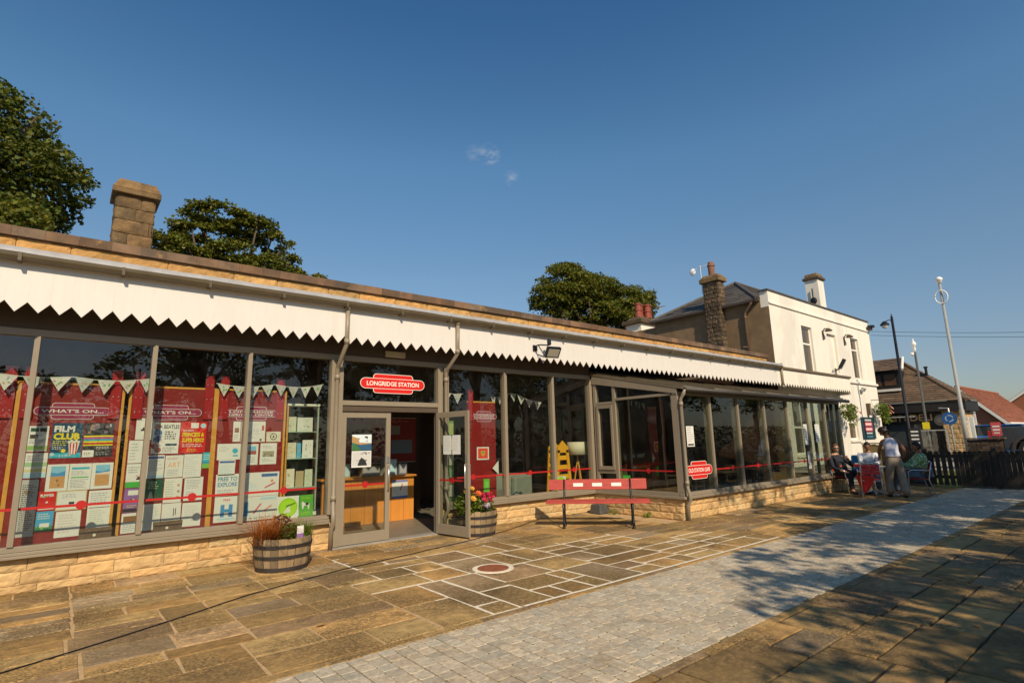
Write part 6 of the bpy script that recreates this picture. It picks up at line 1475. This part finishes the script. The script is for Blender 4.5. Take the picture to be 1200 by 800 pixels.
WHITETOP = mat('pale_lilac_cotton', (.60, .60, .68), .85, .06, 12, .002, 60); KHAKI = mat('khaki_cloth', (.27, .22, .165), .85, .12, 9, .003, 30)
DNAVY = mat('dark_navy_cloth', (.012, .014, .022), .8, .2, 10, .003, 30); RUST = mat('rust_knit', (.30, .085, .04), .85, .15, 30, .003, 60); WSHIRT = mat('white_shirt', (.72, .72, .74), .8, .05, 10, .002, 40)
GREENP = mat('green_patterned_cloth', (.10, .30, .07), .8, .1, 9, blotch=[((.7, .7, .62), 22, .5, .56, .9)]); SHOE = mat('dark_shoe', (.03, .025, .02), .6); BLUEC = mat('blue_bag', (.02, .22, .50), .7, .1, 8); DENIM = mat('grey_blue_denim', (.10, .13, .18), .85, .15, 14)

def woman_standing(r):
    g = Rig(); p = g.pt((0, 0, .98), .10); sp = g.chain(p, ((.02, 0, 1.16), .10), ((.075, .01, 1.36), .108), ((.12, .02, 1.50), .05), ((.15, .035, 1.575), .055))
    for s in (-1, 1):
        d = .13 * s; g.chain(0, ((.0, s * .09, .92), .095), ((.04 + d * .6, s * .11, .50), .06), ((-.02 + d, s * .12, .09), .042), ((.10 + d, s * .13, .035), .035))
    ch = 2
    e = g.chain(ch, ((.09, .175, 1.41), .052), ((.20, .235, 1.17), .042), ((.37, .20, 1.00), .030)); g.hand(e, (.7, -.1, -.5), (0, -1, .2))
    e = g.chain(ch, ((.09, -.175, 1.41), .052), ((.10, -.30, 1.17), .042), ((.27, -.33, .99), .030)); g.hand(e, (.7, .1, -.4), (0, 1, .2))
    mb = MB(); v, f = skin_geo(g.v, g.e, g.r); mb.add(v, f, SKIND)
    M = head(mb, (.215, .075, 1.645), rad(58), rad(38), SKIND, 0); mb.build('body', r, smooth=True, local=True)
    cap_hair('hair', M, HAIRB, r, (1.14, 1.16, 1.12), bun=True, length=.3)
    secs = [(-.005, 0, 1.02, .125, .165), (.005, 0, 1.08, .12, .155), (.02, 0, 1.15, .115, .145), (.045, .002, 1.25, .125, .16), (.065, .005, 1.33, .13, .172), (.085, .01, 1.40, .11, .15), (.098, .012, 1.455, .085, .115), (.105, .014, 1.485, .07, .085)]
    mb = MB(); N = 24; V = [(c[0] + c[3] * math.cos(2 * PI * k / N), c[1] + c[4] * math.sin(2 * PI * k / N), c[2]) for c in secs for k in range(N)]
    mb.add(V, [(i * N + k, i * N + (k + 1) % N, (i + 1) * N + (k + 1) % N, (i + 1) * N + k) for i in range(len(secs) - 1) for k in range(N)], WHITETOP); mb.build('vest_top', r, smooth=True, local=True)
    t = Rig(); p = t.pt((-.005, 0, 1.05), (.115, .15)); h = t.chain(p, ((-.02, 0, .94), (.135, .175)))
    for s in (-1, 1): d = .13 * s; t.chain(h, ((-.01, s * .10, .83), (.125, .105)), ((.03 + d * .5, s * .118, .50), (.10, .095)), ((.01 + d * .8, s * .13, .24), (.098, .098)), ((-.01 + d, s * .135, .07), (.105, .105)))
    garment('trousers', t, KHAKI, r)
    for s in (-1, 1):
        mb = MB(); mb.ball((.07 + .13 * s, s * .135, .035), (.13, .045, .036), SHOE, 8); mb.build('shoe', r, smooth=True, local=True)
person('person standing, back to us, in pale sleeveless top and wide khaki trousers', (16.60, 4.88, 0), rad(34), woman_standing)

def seated(r, skin, top, legs, hairm, lean, headz, headp, armL, armR, glasses=False, jacket=None, hl=0, hscale=(1.06, 1.07, 1.05)):
    """sits facing local +x, seat at .46"""
    bx = -.12; tx = bx - math.sin(lean) * .42; tz = .54 + math.cos(lean) * .42
    g = Rig(); p = g.pt((bx, 0, .56), .11); g.chain(p, ((bx + (tx - bx) * .5, 0, .56 + (tz - .56) * .5), (.11, .14)), ((tx, 0, tz), (.11, .16)), ((tx + .01, 0, tz + .13), .055), ((tx + .03, 0, tz + .20), .055))
    for s in (-1, 1): g.chain(0, ((bx + .05, s * .10, .54), .09), ((bx + .46, s * .13, .53), .065), ((bx + .52 + .06 * s, s * .13, .10), .045), ((bx + .66 + .06 * s, s * .14, .04), .036))
    for s, arm in ((1, armL), (-1, armR)):
        e = g.chain(2, ((tx, s * .19, tz + .05), .055), (arm[0], .042), (arm[1], .03)); d = Vector(arm[1]) - Vector(arm[0]); g.hand(e, d, (0, -s, .4))
    mb = MB(); v, f = skin_geo(g.v, g.e, g.r); mb.add(v, f, skin); M = head(mb, (tx + .06, 0, tz + .285), headz, headp, skin); mb.build('body', r, smooth=True, local=True)
    cap_hair('hair', M, hairm, r, hscale, length=hl)
    t = Rig(); p = t.pt((bx, 0, .55), (.13, .17)); t.chain(p, ((bx + (tx - bx) * .5, 0, .56 + (tz - .56) * .5), (.135, .165)), ((tx, 0, tz), (.135, .185)), ((tx + .005, 0, tz + .09), (.09, .13)))
    for s, arm in ((1, armL), (-1, armR)): a, b = Vector(arm[0]), Vector(arm[1]); t.chain(2, ((tx, s * .19, tz + .05), .075), (tuple(a), .058), (tuple(a.lerp(b, .8)), .045))
    garment('jacket' if jacket else 'shirt', t, jacket or top, r)
    if jacket:
        t = Rig(); p = t.pt((bx + .085, 0, .62), (.10, .085)); t.chain(p, ((bx + (tx - bx) * .5 + .085, 0, .56 + (tz - .56) * .5), (.10, .075)), ((tx + .085, 0, tz + .03), (.08, .06)), ((tx + .02, 0, tz + .13), (.055, .055))); garment('jumper', t, top, r)
    t = Rig(); p = t.pt((bx, 0, .55), (.13, .165))
    for s in (-1, 1): t.chain(p, ((bx + .08, s * .10, .54), .105), ((bx + .46, s * .13, .535), .082), ((bx + .51 + .06 * s, s * .13, .30), .07), ((bx + .52 + .06 * s, s * .13, .10), .07))
    garment('trousers', t, legs, r)
    for s in (-1, 1):
        mb = MB(); mb.ball((bx + .62 + .06 * s, s * .14, .04), (.14, .048, .042), SHOE if jacket else pm(.5, .45, .4), 8); mb.build('shoe', r, smooth=True, local=True)
    if glasses:
        mb = MB()
        for s in (-1, 1): mb.ball((.094, s * .034, .014), (.012, .030, .021), K, 6)
        mb.box(.095, .101, -.012, .012, .015, .024, K)
        for s in (-1, 1): mb.box(-.01, .09, s * .079 - .003, s * .079 + .003, .015, .024, K)
        mb.v = [tuple(M @ Vector(q)) for q in mb.v]; mb.build('sunglasses', r, local=True)
person('person in sunglasses, dark jacket and rust jumper sitting with chin on hand by the extension', (17.12, 6.26, 0), rad(-118), lambda r: seated(r, SKIN, RUST, DNAVY, HAIRR, rad(22), rad(-25), rad(4), ((.0, .30, .72), (.10, .07, .93)), ((-.05, -.30, .68), (.22, -.22, .60)), True, DNAVY))
person('person in a white shirt sitting behind the bistro table', (17.85, 5.85, 0), rad(200), lambda r: seated(r, SKIND, WSHIRT, DENIM, HAIRB, rad(4), rad(0), rad(12), ((.15, .22, .78), (.38, .08, .78)), ((.15, -.22, .78), (.38, -.08, .80)), hl=.2, hscale=(1.12, 1.14, 1.1)))
person('person in a green patterned top sitting at the right of the bistro table', (17.20, 4.62, 0), rad(118), lambda r: seated(r, SKIND, GREENP, DENIM, HAIRB, rad(6), rad(10), rad(16), ((.1, .24, .76), (.36, .12, .78)), ((.1, -.24, .76), (.36, -.10, .80)), hl=.4, hscale=(1.12, 1.14, 1.1)))
mb = MB(); mb.box(17.98, 18.12, 6.02, 6.4, .55, 1.0, BLUEC, taper=.03); tag(mb.build('blue_bag', bevel=.04), 'bright blue rucksack behind the person in the white shirt', 'bag')
mb = MB(); mb.box(17.40, 17.52, 4.30, 4.56, .47, .72, DENIM, taper=.02); mb.tube([(17.46, 4.32, .72), (17.46, 4.40, .9), (17.46, 4.52, .72)], .012, DENIM, 6); tag(mb.build('shoulder_bag', bevel=.02), 'dark teal bag hanging on the right hand bistro chair', 'bag')

# ------------------------------------------------------------------ trees
def tree(name, label, base, h, blobs, nclump, nleaf, size, m, seed, group=None, limb=18, sig=.42):
    rng = np.random.default_rng(seed); rr = random.Random(seed); r = thing(name, label, 'tree', base, 0, group)
    B = np.array([b[:3] for b in blobs], float); S_ = np.array([b[3:6] for b in blobs], float)
    wts = (S_[:, 0] * S_[:, 1] * S_[:, 2]) ** .75; wts /= wts.sum()
    C = []
    while len(C) < nclump:
        k = rng.choice(len(blobs), p=wts); d = rng.normal(size=3); d /= np.linalg.norm(d); q = d * (rng.uniform(.45, 1.0) ** .4 if rng.random() < .88 else rng.uniform(1.0, 1.14))
        C.append(B[k] + q * S_[k])
    C = np.array(C); pts = []
    for c in C:
        # each clump is a drooping pad of leaves, thin and ragged at the rim
        n = int(nleaf * rng.uniform(.5, 1.4)); q = sig * rng.uniform(.6, 1.4)
        a = rng.uniform(0, 2 * PI, n); rr_ = q * 1.5 * rng.uniform(0, 1, n) ** .6
        p = np.c_[rr_ * np.cos(a), rr_ * np.sin(a), rng.normal(size=n) * q * .28 - .45 * rr_ ** 2 / (q * 2.2)]
        pts.append(p + c)
    leaf_cloud(np.vstack(pts), size, m, 'crown', r, .45, 1.5, asp=.7, rng=rng)
    mb = MB(); x, y, z = base; top = Vector(B.mean(0)); tr = [(x, y, z), (x + .05, y, z + h * .15), (x + (top.x - x) * .3, y + (top.y - y) * .3, z + h * .4), (top.x, top.y, z + h * .75)]
    mb.tube(tr, [h * .035, h * .027, h * .02, h * .008], BARK, 10)
    for i in range(limb):
        c = Vector(C[rr.randrange(len(C))]); t = rr.uniform(.25, .8); s0 = Vector(tr[1]).lerp(Vector(tr[3]), t); mid = s0.lerp(c, .5) + Vector((0, 0, .25))
        mb.tube([s0, mid, c], [h * .011, h * .007, h * .002], BARK, 6)
    mb.build('trunk', r, smooth=True); return r
tree('sycamore_tree', 'large dark leafy tree rising at the left edge behind the station roof', (-3.8, 20, 0), 14, [(-5.2, 20.5, 9.8, 2.4, 2.5, 2.2), (-3.0, 20, 10.6, 1.9, 2.0, 1.4), (-2.2, 20, 9.2, 1.9, 1.8, 1.7), (-1.25, 19.6, 9.4, 1.2, 1.2, 1.0), (-3.8, 20, 8.0, 2.3, 2, 1.5), (-6.5, 20, 8.6, 2.4, 2, 2.4), (-1.6, 19.5, 7.9, 1.1, 1.1, .7)], 820, 130, .135, LEAFD, 3, sig=.30)
tree('bushy_tree', 'lighter rounded tree low between the left edge tree and the stone chimney', (-1.1, 15, 0), 6.8, [(-1.2, 15, 6.2, .75, .7, .6), (-1.6, 15, 5.9, .8, .7, .6), (-.9, 15, 5.6, .7, .6, .5)], 80, 110, .095, LEAFB, 4, limb=8, sig=.17)
tree('sycamore_tree', 'broad tree with a flat open crown just right of the left stone chimney', (4.2, 22, 0), 10.5, [(3.8, 22, 10.35, 1.1, 1.0, .35), (5.0, 22, 10.2, .9, 1.0, .35), (5.9, 22, 9.75, .75, .8, .28), (6.35, 22, 9.15, .4, .6, .2), (6.75, 22, 8.55, .4, .5, .2), (2.9, 22, 9.55, .6, .8, .3), (2.1, 22, 9.0, .8, .9, .55), (3.0, 22, 8.7, .9, .9, .4), (4.4, 22, 8.9, .9, 1.0, .5), (5.3, 21.5, 8.5, .7, .8, .4), (4.2, 22, 9.7, .7, .6, .25), (6.0, 22, 8.4, .3, .5, .25)], 270, 130, .12, LEAFB, 5, limb=30, sig=.20)
tree('bushy_tree', 'small leafy top showing over the coping right of the flat crowned tree', (8.0, 22, 0), 8.6, [(7.6, 22, 8.3, .7, .6, .35), (8.5, 22, 8.1, .8, .6, .3)], 40, 90, .12, LEAFB, 6, limb=8, sig=.2)
tree('sycamore_tree', 'dense rounded tree behind the roof left of the red chimney pots', (29, 26, 0), 14, [(26.4, 26, 12.3, 2.0, 1.8, 1.5), (28.8, 26, 12.35, 2.3, 2, 1.1), (31.5, 26, 12.15, 2.3, 2, 1.1), (33.8, 26, 12.3, 1.7, 1.6, 1.2), (25.2, 26, 11.2, 1.4, 1.4, 1.2), (29.5, 26, 11.0, 3.0, 2, 1.2), (33.2, 26, 11.0, 2.0, 2, 1.1), (27.0, 26, 13.5, .7, .7, .5)], 560, 140, .17, LEAFB, 7, limb=24, sig=.36)
tree('sycamore_tree', 'distant dark tree behind the white building', (40, 40, 0), 9, [(40, 40, 6, 3, 3, 2.4)], 60, 50, .3, LEAFD, 8, limb=6, sig=.6)
# trees on the near side of the path: they shade the terrace and show in the glass
near = [((4.2, -5.4, 0), 8, [(3.6, -4.6, 5.9, .9, .6, .6), (4.6, -4.6, 6.3, .9, .7, .6), (3.4, -5.9, 5.4, .9, .8, .6), (4.8, -5.8, 5.8, 1.0, .9, .7), (2.3, -5.5, 5.9, .9, .5, .5), (2.6, -6.4, 5.4, .8, .5, .5)], 66, 46, 11),
        ((7.6, -4.6, 0), 9, [(6.8, -4.8, 6.2, 1.4, 1.2, 1.0), (8.7, -3.8, 6.6, 1.5, 1.3, 1.1), (7.6, -6.0, 5.4, 1.5, 1.1, .9), (8.8, -2.9, 8.3, 1.5, .6, .4)], 118, 58, 12),
        ((11.8, -4.4, 0), 10, [(10.8, -4.0, 6.4, 1.9, 1.7, 1.4), (12.8, -3.6, 6.4, 2, 1.7, 1.5), (11.8, -5.8, 5.0, 2.2, 1.2, 1), (11.8, -2.5, 8.4, 2.0, .7, .5)], 215, 66, 13),
        ((16, -4.6, 0), 10, [(15.2, -4, 6.6, 2.2, 1.9, 1.7), (17.6, -4, 6.2, 2.1, 1.9, 1.6), (16, -2.4, 6.4, 2, 1.2, 1.2), (13.6, -5.6, 5.2, 1.6, 1.2, 1.0)], 240, 66, 14)]
for b, h, bl, nc, nl, sd in near:
    tree('shade_tree', 'tree on the near side of the path casting dappled shade', b, h, bl, nc, nl, .17, LEAFD, sd, 'trees on the near side of the path', 16, .28)
for i, (x, y, h) in enumerate([(-6, -16, 7.5), (-1.5, -17, 6.2), (3, -16, 7.6), (7.5, -18, 8.5), (13, -15, 8.5), (19, -14, 9), (26, -14, 9), (33, -12, 8), (24, -8, 7), (31, -9, 8), (40, -11, 9), (50, -12, 10), (62, -14, 12), (76, -16, 14)]):
    rr = random.Random(40 + i)
    tree('garden_tree', 'tree across the garden, seen only as a reflection in the glass', (x, y, 0), h, [(x + rr.uniform(-.8, .8), y, h * .72, 2.1, 1.8, h * .2), (x + rr.uniform(-1.8, -.8), y, h * .55, 1.6, 1.6, h * .16), (x + rr.uniform(.8, 1.9), y, h * .6, 1.7, 1.6, h * .17)], 75, 45, .24, LEAFD, 50 + i, 'trees reflected in the glass', 18, .5)
tag(leaf_cloud(np.c_[NP.uniform(-8, 70, 15000), NP.uniform(-13.2, -12.2, 15000), NP.uniform(0, 2.6, 15000)], .28, HEDGE, 'hedge'), 'dark garden hedge opposite the station, reflected in the glass', 'hedge')

# ------------------------------------------------------------------ light, sky, camera
sx, sy, sz = .37, 1.0, -.82
SUNDIR = Vector((sx, sy, sz)).normalized()
el = math.asin(-SUNDIR.z); az = math.atan2(-SUNDIR.x, -SUNDIR.y)     # azimuth of the sun from +Y towards +X
ld = bpy.data.lights.new('sun', 'SUN'); ld.energy = 5.0; ld.angle = rad(.53); ld.color = (1, .83, .60)
lo = bpy.data.objects.new('sun', ld); COL.objects.link(lo); lo.rotation_euler = SUNDIR.to_track_quat('-Z', 'Y').to_euler(); lo.location = (-10, -20, 20)
W = bpy.data.worlds.new('World'); S.world = W; W.use_nodes = True; nt = W.node_tree; nt.nodes.clear(); L = nt.links.new
o = _n(nt, 'ShaderNodeOutputWorld'); bg = _n(nt, 'ShaderNodeBackground'); sky = _n(nt, 'ShaderNodeTexSky'); sky.sky_type = 'NISHITA'; sky.sun_disc = False
sky.sun_elevation = el; sky.sun_rotation = az; sky.air_density = 1.2; sky.dust_density = .8; sky.ozone_density = 2.6; sky.altitude = 100
bg.inputs['Strength'].default_value = .078
# two faint wisps of cloud high in the sky
tc = _n(nt, 'ShaderNodeTexCoord'); acc = sky.outputs[0]
sp = _n(nt, 'ShaderNodeSeparateXYZ'); L(tc.outputs['Generated'], sp.inputs[0])
cr = _n(nt, 'ShaderNodeValToRGB'); L(sp.outputs['Z'], cr.inputs[0]); ce = cr.color_ramp
for k, (z, c) in enumerate(((0.0, (.93, .98, 1.06)), (.10, (.98, .99, 1.10)), (.29, (1.08, 1.22, 1.26)), (.47, (.98, 1.38, 1.50)), (.66, (.58, 1.08, 1.38)), (1.0, (.5, 1.0, 1.3)))):
    e = ce.elements[k] if k < 2 else ce.elements.new(z)
    e.position = z; e.color = tuple(v / 1.6 for v in c) + (1,)
hs = _n(nt, 'ShaderNodeMix', data_type='RGBA', blend_type='MULTIPLY'); hs.inputs[0].default_value = 1; L(cr.outputs[0], hs.inputs[7]); L(acc, hs.inputs[6])
s6 = _n(nt, 'ShaderNodeVectorMath', operation='SCALE'); s6.inputs['Scale'].default_value = 1.6; L(hs.outputs[2], s6.inputs[0]); 
acc = s6.outputs[0]
for d, r0, amt in (((.5269, .6925, .4928), .021, .6), ((.5350, .6885, .4900), .016, .5), ((.5060, .7070, .4940), .018, .22), ((.5708, .6820, .4572), .016, .55)):
    d = Vector(d).normalized()
    nz = _n(nt, 'ShaderNodeTexNoise'); nz.inputs['Scale'].default_value = 60; nz.inputs['Detail'].default_value = 9; nz.inputs['Roughness'].default_value = .62; mpp = _n(nt, 'ShaderNodeMapping'); mpp.inputs['Scale'].default_value = (.8, .6, 1.6); L(tc.outputs['Generated'], mpp.inputs['Vector']); L(mpp.outputs[0], nz.inputs['Vector'])
    ds = _n(nt, 'ShaderNodeVectorMath', operation='DISTANCE'); L(tc.outputs['Generated'], ds.inputs[0]); ds.inputs[1].default_value = d
    m1 = _n(nt, 'ShaderNodeMapRange'); m1.inputs['From Min'].default_value = r0; m1.inputs['From Max'].default_value = 0; m1.inputs['To Max'].default_value = 1; L(ds.outputs['Value'], m1.inputs['Value'])
    m2 = _n(nt, 'ShaderNodeMapRange'); m2.inputs['From Min'].default_value = .44; m2.inputs['From Max'].default_value = .66; m2.inputs['To Max'].default_value = amt; L(nz.outputs['Fac'], m2.inputs['Value'])
    mm = _n(nt, 'ShaderNodeMath', operation='MULTIPLY'); L(m1.outputs[0], mm.inputs[0]); L(m2.outputs[0], mm.inputs[1])
    mx = _n(nt, 'ShaderNodeMix', data_type='RGBA'); L(mm.outputs[0], mx.inputs[0]); L(acc, mx.inputs[6]); mx.inputs[7].default_value = (7, 7.2, 7.6, 1); acc = mx.outputs[2]
L(acc, bg.inputs[0]); L(bg.outputs[0], o.inputs[0])

f_, pit, yaw, rol = 637.35, .18378, .88201, -.0249
fw = Vector((math.cos(yaw) * math.cos(pit), math.sin(yaw) * math.cos(pit), math.sin(pit))); rt = Vector((math.sin(yaw), -math.cos(yaw), 0)); up = rt.cross(fw)
r2 = rt * math.cos(rol) + up * math.sin(rol); u2 = up * math.cos(rol) - rt * math.sin(rol)
cd = bpy.data.cameras.new('camera'); cd.sensor_width = 36; cd.lens = 36 * f_ / 1200; cd.clip_end = 2000; cd.clip_start = .05
co = bpy.data.objects.new('camera', cd); COL.objects.link(co)
M = Matrix.Identity(4)
for i in range(3): M[i][0] = r2[i]; M[i][1] = u2[i]; M[i][2] = -fw[i]
M[2][3] = 1.6; co.matrix_world = M; S.camera = co
S.view_settings.view_transform = 'Standard'; S.view_settings.look = 'None'; S.view_settings.gamma = 1; S.view_settings.exposure = 0
S.render.engine = 'CYCLES'; S.cycles.transparent_max_bounces = 20; S.cycles.max_bounces = 8; S.cycles.diffuse_bounces = 4; S.cycles.use_denoising = True; S.cycles.sample_clamp_indirect = 6
